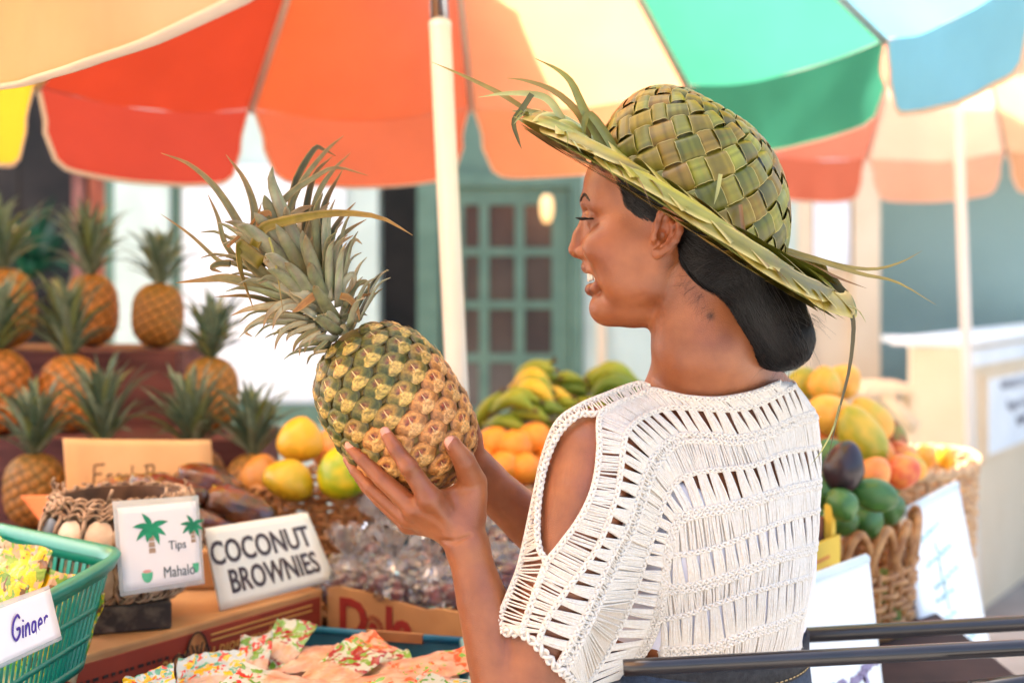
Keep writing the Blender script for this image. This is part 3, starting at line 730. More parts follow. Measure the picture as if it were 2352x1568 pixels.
for k in range(60):
    t = r5.uniform(0, 6.28); z = r5.uniform(0.14, 0.165); r = jr(min(z, 0.158)) + 0.008
    t2 = t + r5.uniform(0.04, 0.12); z2 = z + r5.uniform(-0.02, 0.02)
    mb.tube([jc + Vector((r * math.cos(t), r * math.sin(t), z)), jc + Vector(((r + 0.004) * math.cos((t + t2) / 2), (r + 0.004) * math.sin((t + t2) / 2), (z + z2) / 2)), jc + Vector((r * math.cos(t2), r * math.sin(t2), z2))], 0.0022, 5)
tag(mb.build('vine_ends', M_vine, jar), kind='stuff')
M_blackwood = pm('worn_black_wood', srgb(56, 48, 44), srgb(128, 114, 98), scale=40, rough=0.7, bump=0.4, ramp=(0.45, 0.75))
MB().box((jc.x + 0.012, jc.y - 0.03, ZT + 0.0215), (0.118, 0.10, 0.041), rot=Matrix.Rotation(math.atan2(e.y, e.x) * 0.35, 3, 'Z')).build('base', M_blackwood, jar, smooth=False, bevel=0.003)
jar.scale = (1, 1, 0.90)
# ---- teal plastic basket with ginger card
M_teal_pl = pm('teal_plastic', srgb(0, 134, 116), srgb(0, 122, 106), scale=10, rough=0.32, spec=0.5)
c1 = P(276, 1268, 1.777); c1.z = 1.108
r_back = P(-30, 1220, 1.93); r_back.z = 1.118; r_front = P(-110, 1452, 1.36); r_front.z = 1.10
r_opp = r_back + (r_front - c1)
basket = thing('plastic_basket', 'teal slotted plastic basket of wrapped ginger sweets at lower left', 'basket', tuple((c1 + r_opp) / 2 - Vector((0, 0, 0.13))))
rim = [c1, r_back, r_opp, r_front]; cen = sum(rim, Vector()) / 4
bot = [cen + (p - cen) * 0.80 - Vector((0, 0, 0.135)) for p in rim]
for p in bot: p.z = 0.979
bl_c1 = P(204, 1508, 1.735); bot[0] = Vector((bl_c1.x, bl_c1.y, 0.979))
def rounded(poly, rad=0.13, n=6):
    out = []; m = len(poly)
    for i in range(m):
        p0, p1, p2 = poly[i - 1], poly[i], poly[(i + 1) % m]
        a = p1 + (p0 - p1) * rad; b = p1 + (p2 - p1) * rad
        for k in range(n + 1):
            t = k / n; out.append(a * (1 - t) ** 2 + p1 * 2 * t * (1 - t) + b * t * t)
    return out
def resample(loop, n):
    pts = loop + [loop[0]]; d = [0]
    for i in range(1, len(pts)): d.append(d[-1] + (pts[i] - pts[i - 1]).length)
    out = []; j = 0
    for k in range(n):
        s = d[-1] * k / n
        while d[j + 1] < s: j += 1
        out.append(pts[j].lerp(pts[j + 1], (s - d[j]) / max(1e-9, d[j + 1] - d[j])))
    return out
NB = 176
rt = resample(rounded(rim), NB); rb = resample(rounded(bot), NB)
lev = lambda t: [a.lerp(b, t) for a, b in zip(rt, rb)]
outl = lambda loop, k: [cen.copy().lerp(p, 1) + Vector(((p - cen).x, (p - cen).y, 0)).normalized() * k for p in loop]
rimb = MB(); rows = [outl(lev(0.10), 0.001), outl(lev(0.10), 0.010), outl(lev(0.0), 0.014), [p + Vector((0, 0, 0.003)) for p in outl(lev(0.0), 0.011)], [p + Vector((0, 0, 0.003)) for p in outl(lev(0.0), 0.0)], outl(lev(0.08), -0.002)]
rimb.grid(rows, closed=True).build('rim', M_teal_pl, basket)
for ta, tb_ in ((0.08, 0.16), (0.40, 0.46), (0.66, 0.72), (0.91, 1.0)):
    MB().grid([outl(lev(ta), 0.0), outl(lev(ta), 0.003), outl(lev(tb_), 0.003), outl(lev(tb_), 0.0), outl(lev(ta), 0.0)], closed=True).build('band', M_teal_pl, basket)
slm = MB(); o0, o1 = outl(lev(0.15), 0.0026), outl(lev(0.95), 0.0026); i0, i1 = outl(lev(0.15), 0.0004), outl(lev(0.95), 0.0004)
for k in range(0, NB, 2):
    k2 = (k + 1) % NB
    slm.add([o0[k], o0[k2], o1[k2], o1[k], i0[k], i0[k2], i1[k2], i1[k]], [(0, 1, 2, 3), (4, 7, 6, 5), (0, 3, 7, 4), (1, 5, 6, 2)])
tag(slm.build('slats', M_teal_pl, basket, smooth=False), kind='stuff')
MB().add([p for p in rb], [tuple(range(NB))]).build('bottom', M_teal_pl, basket, smooth=False)
qg = [P(-70, 1408, 1.375), P(112, 1343, 1.535), P(142, 1468, 1.525), P(-60, 1562, 1.36)]
gc = tag(card('ginger_card', qg, M_lam, thick=0.001), 'white card with handwritten Ginger hung on the teal basket', 'card')
qgi = [bil(qg, 0.02, 0.10), bil(qg, 0.985, 0.07), bil(qg, 0.99, 0.93), bil(qg, 0.02, 0.93)]
exg = (qg[1] - qg[0]).normalized(); nrg = exg.cross(qg[0] - qg[3]).normalized()
if nrg.y > 0: nrg = -nrg
card('paper', [p + nrg * 0.001 for p in qgi], pm('card_bright', srgb(236, 236, 238), rough=0.5), gc, thick=0.0008)
eyg = (qg[0] - qg[3]).normalized()
handwrite('handwriting', 'Ginger', bil(qg, 0.415, 0.68) + nrg * 0.0005, (qg[1] - qg[0]).normalized(), (eyg + exg * 0.12).normalized(), 0.0250, 0.0016, pm('violet_marker', srgb(64, 44, 150), rough=0.6), gc, nrg, gap=0.20)
# ================================================================ produce
def colour_mat(name, rough=0.5, spec=0.4, bump=0.0, bscale=120, vary=(0.8, 1.15), vscale=30, trans=0.0, sss=0.0):
    """vertex tint x object colour x fine noise"""
    if name in MATS: return MATS[name]
    m = bpy.data.materials.new(name); m.use_nodes = True
    nt = m.node_tree; n = nt.nodes; l = nt.links; b = n['Principled BSDF']
    b.inputs['Roughness'].default_value = rough; b.inputs['Specular IOR Level'].default_value = spec
    at = n.new('ShaderNodeAttribute'); at.attribute_name = 'tint'
    oi = n.new('ShaderNodeObjectInfo')
    tc = n.new('ShaderNodeTexCoord'); nz = n.new('ShaderNodeTexNoise'); nz.inputs['Scale'].default_value = vscale; nz.inputs['Detail'].default_value = 5
    l.new(tc.outputs['Object'], nz.inputs['Vector'])
    mr = n.new('ShaderNodeMapRange'); mr.inputs['From Min'].default_value = 0.3; mr.inputs['From Max'].default_value = 0.7
    mr.inputs['To Min'].default_value = vary[0]; mr.inputs['To Max'].default_value = vary[1]; l.new(nz.outputs['Fac'], mr.inputs['Value'])
    m1 = n.new('ShaderNodeMix'); m1.data_type = 'RGBA'; m1.blend_type = 'MULTIPLY'; m1.inputs['Factor'].default_value = 1
    l.new(at.outputs['Color'], m1.inputs['A']); l.new(oi.outputs['Color'], m1.inputs['B'])
    m2 = n.new('ShaderNodeMix'); m2.data_type = 'RGBA'; m2.blend_type = 'MULTIPLY'; m2.inputs['Factor'].default_value = 1
    l.new(m1.outputs['Result'], m2.inputs['A']); l.new(mr.outputs[0], m2.inputs['B'])
    l.new(m2.outputs['Result'], b.inputs['Base Color'])
    if bump:
        bp = n.new('ShaderNodeBump'); bp.inputs['Strength'].default_value = bump; bp.inputs['Distance'].default_value = 0.001
        nz2 = n.new('ShaderNodeTexNoise'); nz2.inputs['Scale'].default_value = bscale; nz2.inputs['Detail'].default_value = 6
        l.new(tc.outputs['Object'], nz2.inputs['Vector']); l.new(nz2.outputs[0], bp.inputs['Height']); l.new(bp.outputs[0], b.inputs['Normal'])
    if sss:
        b.inputs['Subsurface Weight'].default_value = sss; b.inputs['Subsurface Radius'].default_value = (0.01, 0.006, 0.003); b.inputs['Subsurface Scale'].default_value = 0.3
    if trans:
        tr = n.new('ShaderNodeBsdfTranslucent'); l.new(m2.outputs['Result'], tr.inputs[0]); ms = n.new('ShaderNodeMixShader'); ms.inputs[0].default_value = trans
        l.new(b.outputs[0], ms.inputs[1]); l.new(tr.outputs[0], ms.inputs[2]); l.new(ms.outputs[0], n['Material Output'].inputs[0])
    MATS[name] = m
    return m
M_skinfruit = colour_mat('pineapple_skin', rough=0.55, bump=0.6, bscale=260, vary=(0.75, 1.2), vscale=160)
M_blade = colour_mat('pineapple_leaf', rough=0.45, bump=0.25, bscale=300, vary=(0.72, 1.2), vscale=70, trans=0.12)
def mixc(a, b, t): return tuple(x * (1 - t) + y * t for x, y in zip(a[:3], b[:3]))
def pine_profile(t): return max(0.0, 1 - abs(2 * t - 1) ** 2.9) ** 0.52
def phyllo(N, Rb, Lb, t0=0.015, t1=0.985):
    ts = np.linspace(t0, t1, 600); r = np.array([pine_profile(t) for t in ts]) * Rb
    dz = Lb / 600; dr = np.gradient(r); ds = np.sqrt(dr ** 2 + dz ** 2); A_ = np.cumsum(r * ds); A_ /= A_[-1]
    return [(float(np.interp((k + 0.5) / N, A_, ts)), k * 2.399963) for k in range(N)]
# ---- distant pineapples: one body mesh and one crown mesh per thing
def bg_pine_meshes(seed, N=120, Rb=0.058, Lb=0.150):
    r6 = random.Random(seed)
    pts = phyllo(N, Rb, Lb); Pt = np.array([(pine_profile(t) * Rb * math.cos(a), pine_profile(t) * Rb * math.sin(a), t * Lb) for t, a in pts])
    NZ, NA = 60, 96; mb = MB(); rows = []; cols = []
    for i in range(NZ):
        t = 0.004 + 0.992 * i / (NZ - 1); row = []
        for j in range(NA):
            a = 2 * math.pi * j / NA; r = pine_profile(t) * Rb; p = np.array((r * math.cos(a), r * math.sin(a), t * Lb))
            d = np.sqrt(((Pt - p) ** 2).sum(1)); d.sort(); k = min(1.0, (d[1] - d[0]) / 0.008)
            rr_ = r + 0.0035 * k * min(1, r / (0.5 * Rb)) - 0.002
            row.append(Vector((rr_ * math.cos(a), rr_ * math.sin(a), t * Lb)))
            cc = max(0, 1 - d[0] / 0.005)
            base = mixc(srgb(84, 66, 30), srgb(220, 148, 66), k); base = mixc(base, srgb(140, 74, 38), cc * 0.8); base = mixc(base, srgb(120, 112, 40), 0.45 * max(0, min(1, (t - 0.35) * 1.2 + 0.5 * noise.noise(Vector((math.cos(a) * 1.5 + seed, math.sin(a) * 1.5, t * 3))))))
            cols.append(base)
        rows.append(row)
    mb.grid(rows, closed=True, col=cols)
    me_b = mb.build('pineapple_body', M_skinfruit); body = me_b.data; bpy.data.objects.remove(me_b)
    mb = MB(); n = 54
    for k in range(n):
        s = k / (n - 1); a = k * 2.4 + r6.uniform(-0.2, 0.2); el = 0.62 + 0.85 * s + r6.uniform(-0.2, 0.15); Lf = (0.055 + 0.078 * (1 - abs(s - 0.55))) * r6.uniform(0.75, 1.25)
        b = Vector((0.012 * (1 - s) * math.cos(a), 0.012 * (1 - s) * math.sin(a), Lb - 0.004 + 0.03 * s))
        d = Vector((math.cos(a) * math.cos(el), math.sin(a) * math.cos(el), math.sin(el))); out = Vector((math.cos(a), math.sin(a), -0.4))
        cv = r6.uniform(0.0, 0.035)
        c = mixc(srgb(72, 96, 76), srgb(128, 146, 124), r6.random()); c = mixc(c, srgb(120, 130, 60), 0.6 * (r6.random() < 0.2))
        leaf_strip(mb, [b, b + d * Lf * 0.45, b + d * Lf * 0.8 + out * cv * 0.5, b + d * Lf + out * cv * 1.4], 0.019, fold=0.45, up=(-math.cos(a) * math.sin(el), -math.sin(a) * math.sin(el), math.cos(el)), col=None)
        mb.col.extend([c] * (len(mb.v) - len(mb.col)))
    cr = mb.build('pineapple_crown', M_blade); crown = cr.data; bpy.data.objects.remove(cr)
    return body, crown
PM = [bg_pine_meshes(s) for s in (11, 12, 13)]
def bg_pine(px, py_bot, D, zb, label, k, sc=1.0, tilt=(0, 0), col=(1, 1, 1), csc=1.0, crot=0.0):
    p = P(px, py_bot, D); loc = Vector((p.x, D, zb))
    o = thing('pineapple', label, 'pineapple', tuple(loc), 'pineapples on the stepped rack')
    o.rotation_euler = (R_(tilt[0]), R_(tilt[1]), k * 1.3 + crot); o.scale = (sc * (0.96 + 0.03 * (k % 3)), sc, sc * (0.97 + 0.05 * ((k * 2) % 3)))
    b = bpy.data.objects.new('body', PM[k % 3][0]); C.objects.link(b); b.parent = o; b.color = tuple(v * (0.62 + 0.10 * ((k * 5) % 4)) for v in col) + (1,)
    c = bpy.data.objects.new('crown', PM[k % 3][1]); C.objects.link(c); c.parent = o; c['kind'] = 'stuff'
    c.location = (0, 0, 0.148 * (1 - csc * 0.95)); c.scale = (0.86, 0.86, csc * 0.95)
    return o
bg_pine(360, 800, 3.20, 1.294, 'upright golden pineapple alone against the pale mint pilaster, top shelf', 0, 1.02, (0, 2), (0.95, 0.95, 0.8))
bg_pine(212, 805, 3.26, 1.294, 'pale orange pineapple in front of the red post, top shelf', 1, 1.05, (0, -3), (1.08, 1.0, 1.0), 1.1)
bg_pine(12, 815, 3.14, 1.294, 'large pineapple cut by the left picture edge, top shelf', 2, 1.18, (0, 4), (0.95, 0.85, 0.8), 1.0)
bg_pine(165, 1005, 2.93, 1.134, 'orange pineapple with tall crown above the brown paper sign, middle shelf', 3, 1.10, (3, 1), (1.05, 0.85, 0.75), 1.25)
bg_pine(482, 985, 2.93, 1.134, 'yellow pineapple at the right end of the middle shelf', 4, 0.98, (0, 3), (1.0, 1.0, 0.8), 0.95)
bg_pine(-8, 1040, 2.88, 1.134, 'orange pineapple cut by the left picture edge, middle shelf', 5, 1.15, (0, 0), (1.05, 0.8, 0.7))
bg_pine(82, 1200, 2.68, 0.981, 'dark crowned pineapple at the left end of the bottom shelf', 6, 0.98, (0, -3), (0.75, 0.75, 0.7), 1.15)
bg_pine(250, 1180, 2.70, 0.981, 'pineapple behind the paper sign with its wide crown showing above', 7, 1.0, (-3, 4), (0.95, 0.85, 0.8), 1.15, 0.8)
bg_pine(452, 1180, 2.70, 0.981, 'pineapple mostly hidden by the right end of the paper sign', 8, 1.0, (0, 5), (0.95, 0.9, 0.8), 1.15, 0.3)
bg_pine(588, 1150, 2.67, 0.981, 'pineapple standing beside the wicker papaya basket, bottom shelf', 9, 0.98, (0, -3), (1.0, 0.9, 0.75), 1.1)
# ---- round fruit
def fruit_mesh(name, kind, seed=0):
    mb = MB(); rows = []; cols = []; NZ, NA = 22, 28
    for i in range(NZ):
        ph = math.pi * (0.001 + 0.998 * i / (NZ - 1)) - math.pi / 2; row = []
        for j in range(NA):
            a = 2 * math.pi * j / NA; x, y, z = math.cos(ph) * math.cos(a), math.cos(ph) * math.sin(a), math.sin(ph)
            if kind == 'mango': x = x * (1 - 0.14 * z) + 0.12 * (z * z); y *= 0.86 * (1 - 0.1 * z)
            if kind == 'papaya': s = 1 - 0.20 * z - 0.06 * z * z; x *= s; y *= s; z *= 1.0
            if kind == 'orange':
                z *= 0.96; z -= 0.05 * max(0, 1 - (x * x + y * y) / 0.03) * (1 if z > 0 else -0.4)
            if kind == 'avocado': s = 1 - 0.22 * max(0, z); x *= s; y *= s
            w = noise.noise(Vector((x * 1.4 + seed, y * 1.4, z * 1.4))) * 0.05
            row.append(Vector((x, y, z)) * (1 + w))
        rows.append(row)
    o = mb.grid(rows, closed=True).build(name, pm('tmp_grey', (0.5, 0.5, 0.5)))
    me = o.data; bpy.data.objects.remove(o); me.materials.clear()
    return me
FM = {k: [fruit_mesh(k, k, s) for s in (0.0, 5.3)] for k in ('mango', 'papaya', 'orange', 'avocado')}
def fmat(name, a, b, scale=1.1, rough=0.38, ramp=(0.35, 0.65), spec=0.5, bump=0.05): return pm(name, a, b, scale=scale, rough=rough, ramp=ramp, spec=spec, detail=2, bump=bump, bscale=40)
FC = {'yellow': fmat('fruit_yellow', srgb(226, 170, 40), srgb(206, 160, 30)), 'olive': fmat('fruit_olive', srgb(196, 158, 30), srgb(164, 146, 30)),
      'lime': fmat('fruit_lime', srgb(130, 158, 10), srgb(214, 186, 20)), 'peach': fmat('fruit_peach', srgb(230, 150, 70), srgb(224, 126, 66)),
      'orange': fmat('fruit_orange', srgb(244, 156, 50), srgb(240, 142, 40), rough=0.45, bump=0.2), 'gold': fmat('fruit_gold', srgb(232, 176, 70), srgb(226, 150, 56)),
      'green': fmat('fruit_green', srgb(54, 98, 44), srgb(74, 118, 54)), 'greenyellow': fmat('fruit_green_yellow', srgb(150, 150, 40), srgb(206, 170, 50)),
      'purple': fmat('fruit_purple', srgb(50, 36, 42), srgb(34, 28, 34), rough=0.3), 'coral': fmat('fruit_coral', srgb(206, 84, 50), srgb(226, 142, 70)),
      'redgreen': fmat('fruit_red_green', srgb(166, 70, 56), srgb(128, 130, 44)), 'orangegreen': fmat('fruit_orange_green', srgb(230, 160, 60), srgb(190, 170, 60)),
      'brownish': fmat('fruit_brownish', srgb(176, 118, 50), srgb(196, 136, 60))}
fk = [0]
def fruit(kind, cat, label, px, py, D, w, h, c, rot=(0, 0, 0), group=None, dy=None):
    """w, h: picture extent in px"""
    fk[0] += 1
    o = bpy.data.objects.new(cat, FM[kind][fk[0] % 2].copy()); C.objects.link(o); o.data.materials.append(FC[c])
    o.location = P(px, py, D); s = PS(D); o.scale = (w / 2 * s, (dy or w) / 2 * s, h / 2 * s)
    o.rotation_euler = [R_(x) for x in rot]
    return tag(o, label, cat, group)
def flabel(lst, group):
    for t in lst: fruit(*t, group=group)
flabel([('papaya', 'papaya', 'round yellow papaya topmost in the wicker basket', 690, 1008, 2.48, 108, 104, 'yellow', (10, 0, 20)),
        ('papaya', 'papaya', 'olive yellow papaya at the basket rim, left of the lime one', 666, 1100, 2.36, 122, 92, 'olive', (0, 20, 0)),
        ('papaya', 'papaya', 'bright lime green papaya in the basket right behind the fingers', 790, 1082, 2.36, 132, 118, 'lime', (0, -20, 40)),
        ('papaya', 'papaya', 'peach papaya peeping between the topmost and the lime papaya', 765, 1030, 2.56, 100, 96, 'peach', (0, 0, 0)),
        ('papaya', 'papaya', 'brownish papaya at the left end of the wicker basket', 600, 1092, 2.5, 96, 100, 'brownish', (0, 10, 0)),
        ('papaya', 'papaya', 'orange papaya behind the held fruit in the wicker basket', 850, 1060, 2.6, 110, 110, 'peach', (0, 0, 0))], 'papayas in the wicker basket')
# ---- wicker
M_wick = pm('wicker', srgb(186, 138, 88), srgb(140, 94, 56), scale=40, rough=0.6, bump=0.3)
M_wickp = pm('wicker_pale', srgb(206, 170, 128), srgb(172, 132, 92), scale=40, rough=0.6, bump=0.3)
def wicker(name, label, c, rx, ry, z0, z1, flare, rot, m, nst=36, nrow=11, th=0.0042, rim=0.008, arcs=False):
    c = Vector(c); root = thing(name, label, 'basket', (c.x, c.y, z0))
    Q = lambda a, t, k=0.0: c.xy.to_3d() + rotm('Z', rot) @ Vector((((rx * (1 + flare * t)) + k) * math.cos(a), ((ry * (1 + flare * t)) + k) * math.sin(a), z0 + (z1 - z0) * t))
    for i in range(nst):
        a = 2 * math.pi * i / nst
        MB().tube([Q(a, t, 0.0) for t in (0, 0.35, 0.7, 1.0)], th * 0.9, 5).build('stake', m, root)
    for r in range(nrow):
        t = (r + 0.5) / nrow; pts = []
        for i in range(nst * 4):
            a = 2 * math.pi * i / (nst * 4); pts.append(Q(a, t + 0.012 * math.sin(i * 0.9 + r), (th + 0.0012) * math.cos(math.pi * (i / 4) + math.pi * (r % 2))))
        MB().tube(pts, th * 0.98, 5, closed=True).build('weaver', m, root)
    if rim:
        for s in range(2):
            MB().tube([Q(2 * math.pi * i / 120, 1.0 + 0.03 * math.sin(i * 0.9 + s * 3.14), 0.003 + rim * 0.55 * math.cos(i * 0.9 + s * 3.14)) for i in range(120)], rim * 0.62, 6, closed=True).build('rim_braid', m, root)
    if arcs:
        n = 16
        for i in range(n):
            a0 = 2 * math.pi * i / n; pts = []
            for k in range(11):
                s = k / 10; pts.append(Q(a0 + s * 2 * math.pi / n * 1.25, 1 + 0.62 * math.sin(math.pi * s) ** 0.8, 0.004 * math.sin(s * 6)))
            MB().tube(pts, 0.0075, 6).build('loop', m, root)
    slab(MB(), [Q(2 * math.pi * i / 24, 0.0).xy.to_3d() * 1.0 for i in range(24)], z0 + 0.001, z0 + 0.006).build('bottom', m, root, smooth=False)
    return root
bc = P(812, 1200, 2.55)
wicker('wicker_basket', 'brown wicker basket of papayas behind the held pineapple', (bc.x, 2.56, 0), 0.165, 0.165, 0.866, 1.085, 0.12, 0, M_wick, nst=40, nrow=17, th=0.0048)
# ---- bananas
M_ban = {'g': pm('banana_green', srgb(120, 144, 40), srgb(152, 160, 48), scale=14, rough=0.45, ramp=(0.3, 0.7)), 'y': pm('banana_yellow', srgb(226, 184, 52), srgb(206, 174, 54), scale=14, rough=0.45),
         'd': pm('banana_deep_green', srgb(86, 118, 40), srgb(112, 134, 44), scale=14, rough=0.45)}
M_stem = pm('banana_tip', srgb(104, 84, 50), srgb(70, 58, 40), scale=60, rough=0.8)
def banana(par, a, mid, b, r, m):
    pts = [Vector(p) for p in spline([a, mid, b], 13)]
    rad = [r * x for x in (0.25, 0.33, 0.55, 0.85, 0.97, 1.0, 1.0, 1.0, 0.96, 0.85, 0.62, 0.38, 0.22)]
    o = MB().tube(pts, rad, 7).build('banana', m, par)
    MB().tube([pts[-1], pts[-1] + (pts[-1] - pts[-2]).normalized() * 0.012], r * 0.24, 6).build('tip', M_stem, o)
def bunch(label, px, py, D, items):
    root = thing('banana_bunch', label, 'bananas', tuple(P(px, py, D)), 'banana bunches on the stall')
    for x0, y0, x1, y1, x2, y2, dd, r, k in items:
        banana(root, P(x0, y0, D + dd + 0.05), P(x1, y1, D + dd), P(x2, y2, D + dd - 0.03), r * 0.74 * PS(D), M_ban[k])
bunch('front bunch of yellow and green bananas left of her shoulder', 1230, 985, 3.0,
      [(1170, 890, 1225, 862, 1268, 895, 0.04, 25, 'y'), (1165, 915, 1225, 888, 1276, 930, 0.0, 25, 'y'), (1128, 945, 1180, 915, 1225, 940, -0.05, 25, 'g'), (1105, 962, 1150, 925, 1190, 905, 0.05, 22, 'g'),
       (1190, 975, 1240, 935, 1300, 945, -0.02, 25, 'd'), (1110, 975, 1165, 968, 1215, 990, -0.03, 22, 'g'), (1095, 1000, 1110, 950, 1150, 900, 0.08, 24, 'g'), (1245, 960, 1290, 925, 1325, 925, 0.02, 25, 'g'), (1215, 990, 1270, 978, 1330, 985, -0.02, 22, 'd'), (1140, 930, 1190, 905, 1240, 922, -0.01, 24, 'g'), (1150, 960, 1210, 945, 1262, 965, -0.04, 24, 'g'), (1230, 940, 1262, 905, 1312, 912, 0.03, 24, 'y'), (1175, 905, 1230, 872, 1272, 912, 0.03, 24, 'g'), (1260, 985, 1300, 955, 1345, 960, 0.0, 24, 'g')])
bunch('rear bunch of green bananas in front of the door panes', 1260, 900, 3.15,
      [(1180, 880, 1215, 845, 1268, 832, 0.05, 20, 'g'), (1190, 885, 1235, 850, 1275, 850, 0.0, 20, 'g'), (1255, 910, 1290, 870, 1340, 872, 0.0, 22, 'g'), (1265, 930, 1300, 890, 1350, 900, 0.0, 22, 'd'), (1225, 890, 1250, 850, 1270, 826, 0.07, 18, 'd'),
       (1280, 945, 1320, 905, 1362, 925, 0.02, 22, 'g'), (1300, 965, 1340, 925, 1380, 950, 0.0, 22, 'g'), (1200, 895, 1240, 862, 1282, 868, 0.0, 22, 'd'), (1270, 920, 1310, 880, 1352, 886, 0.01, 22, 'g'), (1290, 955, 1330, 918, 1372, 938, 0.0, 22, 'd')])
bunch('bunch of fat green bananas just left of her neck', 1420, 920, 3.1,
      [(1345, 905, 1400, 850, 1470, 880, 0.0, 30, 'g'), (1350, 925, 1405, 878, 1480, 905, -0.05, 28, 'd'), (1340, 900, 1365, 862, 1400, 850, 0.05, 24, 'g'), (1360, 950, 1420, 905, 1490, 930, -0.04, 28, 'd'), (1300, 950, 1350, 930, 1420, 950, -0.02, 26, 'g')])
# ---- oranges with their basket
flabel([('orange', 'orange', 'leftmost orange touching the held pineapple, upper row', 1136, 1020, 2.9, 84, 84, 'orange'), ('orange', 'orange', 'middle orange of the upper row under the bananas', 1184, 1026, 2.86, 80, 82, 'orange'),
        ('orange', 'orange', 'orange nearest to the white sleeve in the upper row', 1230, 1010, 2.92, 86, 84, 'orange'), ('orange', 'orange', 'orange at left of the lower row under the leftmost one', 1158, 1072, 2.80, 78, 74, 'orange'),
        ('orange', 'orange', 'orange of the lower row beside the white sleeve', 1208, 1076, 2.80, 76, 74, 'orange'), ('orange', 'orange', 'orange half hidden behind the lower end of the held pineapple', 1098, 1062, 2.84, 80, 78, 'orange'),
        ('orange', 'orange', 'orange behind the sleeve edge at the right end of the pile', 1272, 1060, 2.88, 80, 80, 'orange')], 'oranges piled under the bananas')
oc = P(1190, 1150, 2.88)
wicker('wicker_basket', 'pale low wicker basket under the pile of oranges', (oc.x, 2.92, 0), 0.125, 0.12, 0.866, 1.035, 0.15, 0, M_wickp, nst=28, nrow=9, rim=0.010)
cratez = thing('banana_crate', 'brown crate under the banana bunches', 'crate', (0.12, 3.2, 0.862))
MB().bbox((-0.12, 3.05, 0.863), (0.42, 3.4, 1.02)).build('crate_body', M_maroon, cratez, smooth=False, bevel=0.004)
for k in range(3): MB().bbox((-0.125, 3.035, 0.872 + 0.05 * k), (0.425, 3.048, 0.912 + 0.05 * k)).build('slat', M_maroon, cratez, smooth=False, bevel=0.003)
# ---- right stall: mangoes and avocados
flabel([('mango', 'mango', 'green mango at the top left of the pile beside her bun', 1842, 882, 2.65, 74, 84, 'greenyellow', (0, 20, 0)), ('mango', 'mango', 'yellow green mango in the middle of the top row', 1893, 882, 2.6, 78, 84, 'orangegreen', (0, -10, 0)),
        ('mango', 'mango', 'golden mango at the right end of the top row', 1938, 874, 2.66, 80, 82, 'gold', (0, 30, 0)), ('mango', 'mango', 'large golden mango under the top row near the hanging leaf strand', 1905, 950, 2.5, 104, 92, 'gold', (0, 40, 0)),
        ('mango', 'mango', 'long yellow green mango lying diagonally mid pile', 1977, 1000, 2.45, 102, 150, 'greenyellow', (0, -32, 0)), ('mango', 'mango', 'yellow mango behind the long diagonal one', 1998, 966, 2.56, 92, 118, 'orangegreen', (0, -40, 0)),
        ('mango', 'mango', 'red and green mango at the upper right of the pile', 2050, 1005, 2.62, 66, 92, 'redgreen', (0, -15, 0)), ('mango', 'mango', 'coral mango squeezed under the red and green one', 2065, 1046, 2.58, 70, 68, 'coral', (0, -30, 0)),
        ('mango', 'mango', 'orange mango between the long one and the red one', 2022, 1032, 2.52, 60, 80, 'peach', (0, -20, 0)), ('mango', 'mango', 'peach mango right of the dark purple avocado', 2005, 1092, 2.36, 92, 74, 'peach', (0, -70, 0)),
        ('mango', 'mango', 'red mango at the basket rim, lower right of the pile', 2072, 1082, 2.42, 84, 78, 'coral', (0, -60, 0)), ('mango', 'mango', 'yellow mango half behind the red mango at the rim', 2095, 1072, 2.5, 60, 72, 'orangegreen', (0, -30, 0)),
        ('mango', 'mango', 'orange mango hidden behind the sleeve under the golden ones', 1880, 1002, 2.55, 90, 84, 'coral', (0, 0, 0))], 'mangoes in the right basket')
flabel([('avocado', 'avocado', 'dark purple avocado touching the sleeve edge', 1938, 1072, 2.24, 98, 124, 'purple', (0, 12, 0)), ('avocado', 'avocado', 'glossy green avocado lying on the loop basket rim', 2006, 1135, 2.26, 80, 116, 'green', (0, -75, 0)),
        ('avocado', 'avocado', 'green avocado low between sleeve and the glossy one', 1936, 1158, 2.20, 84, 72, 'green', (0, 60, 0)), ('avocado', 'avocado', 'green avocado against the sleeve above the yellow carton', 1892, 1128, 2.25, 70, 80, 'green', (0, 0, 0)),
        ('avocado', 'avocado', 'green avocado behind the purple one', 1910, 1048, 2.36, 92, 84, 'green', (0, 60, 0))], 'avocados in the right basket')
flabel([('mango', 'mango', 'flat golden mango at left in the far basket by the kiosk', 2128, 1048, 3.0, 60, 44, 'gold', (0, 80, 0)), ('mango', 'mango', 'flat yellow mango at right in the far basket by the kiosk', 2172, 1050, 3.05, 60, 40, 'yellow', (0, 80, 0))], 'mangoes in the far basket')
w1 = P(1948, 1200, 2.42)
wicker('wicker_basket', 'wicker basket with open loop border full of mangoes and avocados', (w1.x, 2.43, 0), 0.095, 0.185, 0.86, 0.975, 0.10, -28, M_wick, nst=30, nrow=7, th=0.0055, rim=0.0, arcs=True)
w2 = P(2112, 1100, 2.95)
wicker('wicker_basket', 'paler wicker basket further back beside the white pole', (w2.x, 2.98, 0), 0.105, 0.24, 0.86, 1.065, 0.08, -28, M_wickp, nst=34, nrow=14, th=0.0055, rim=0.010)
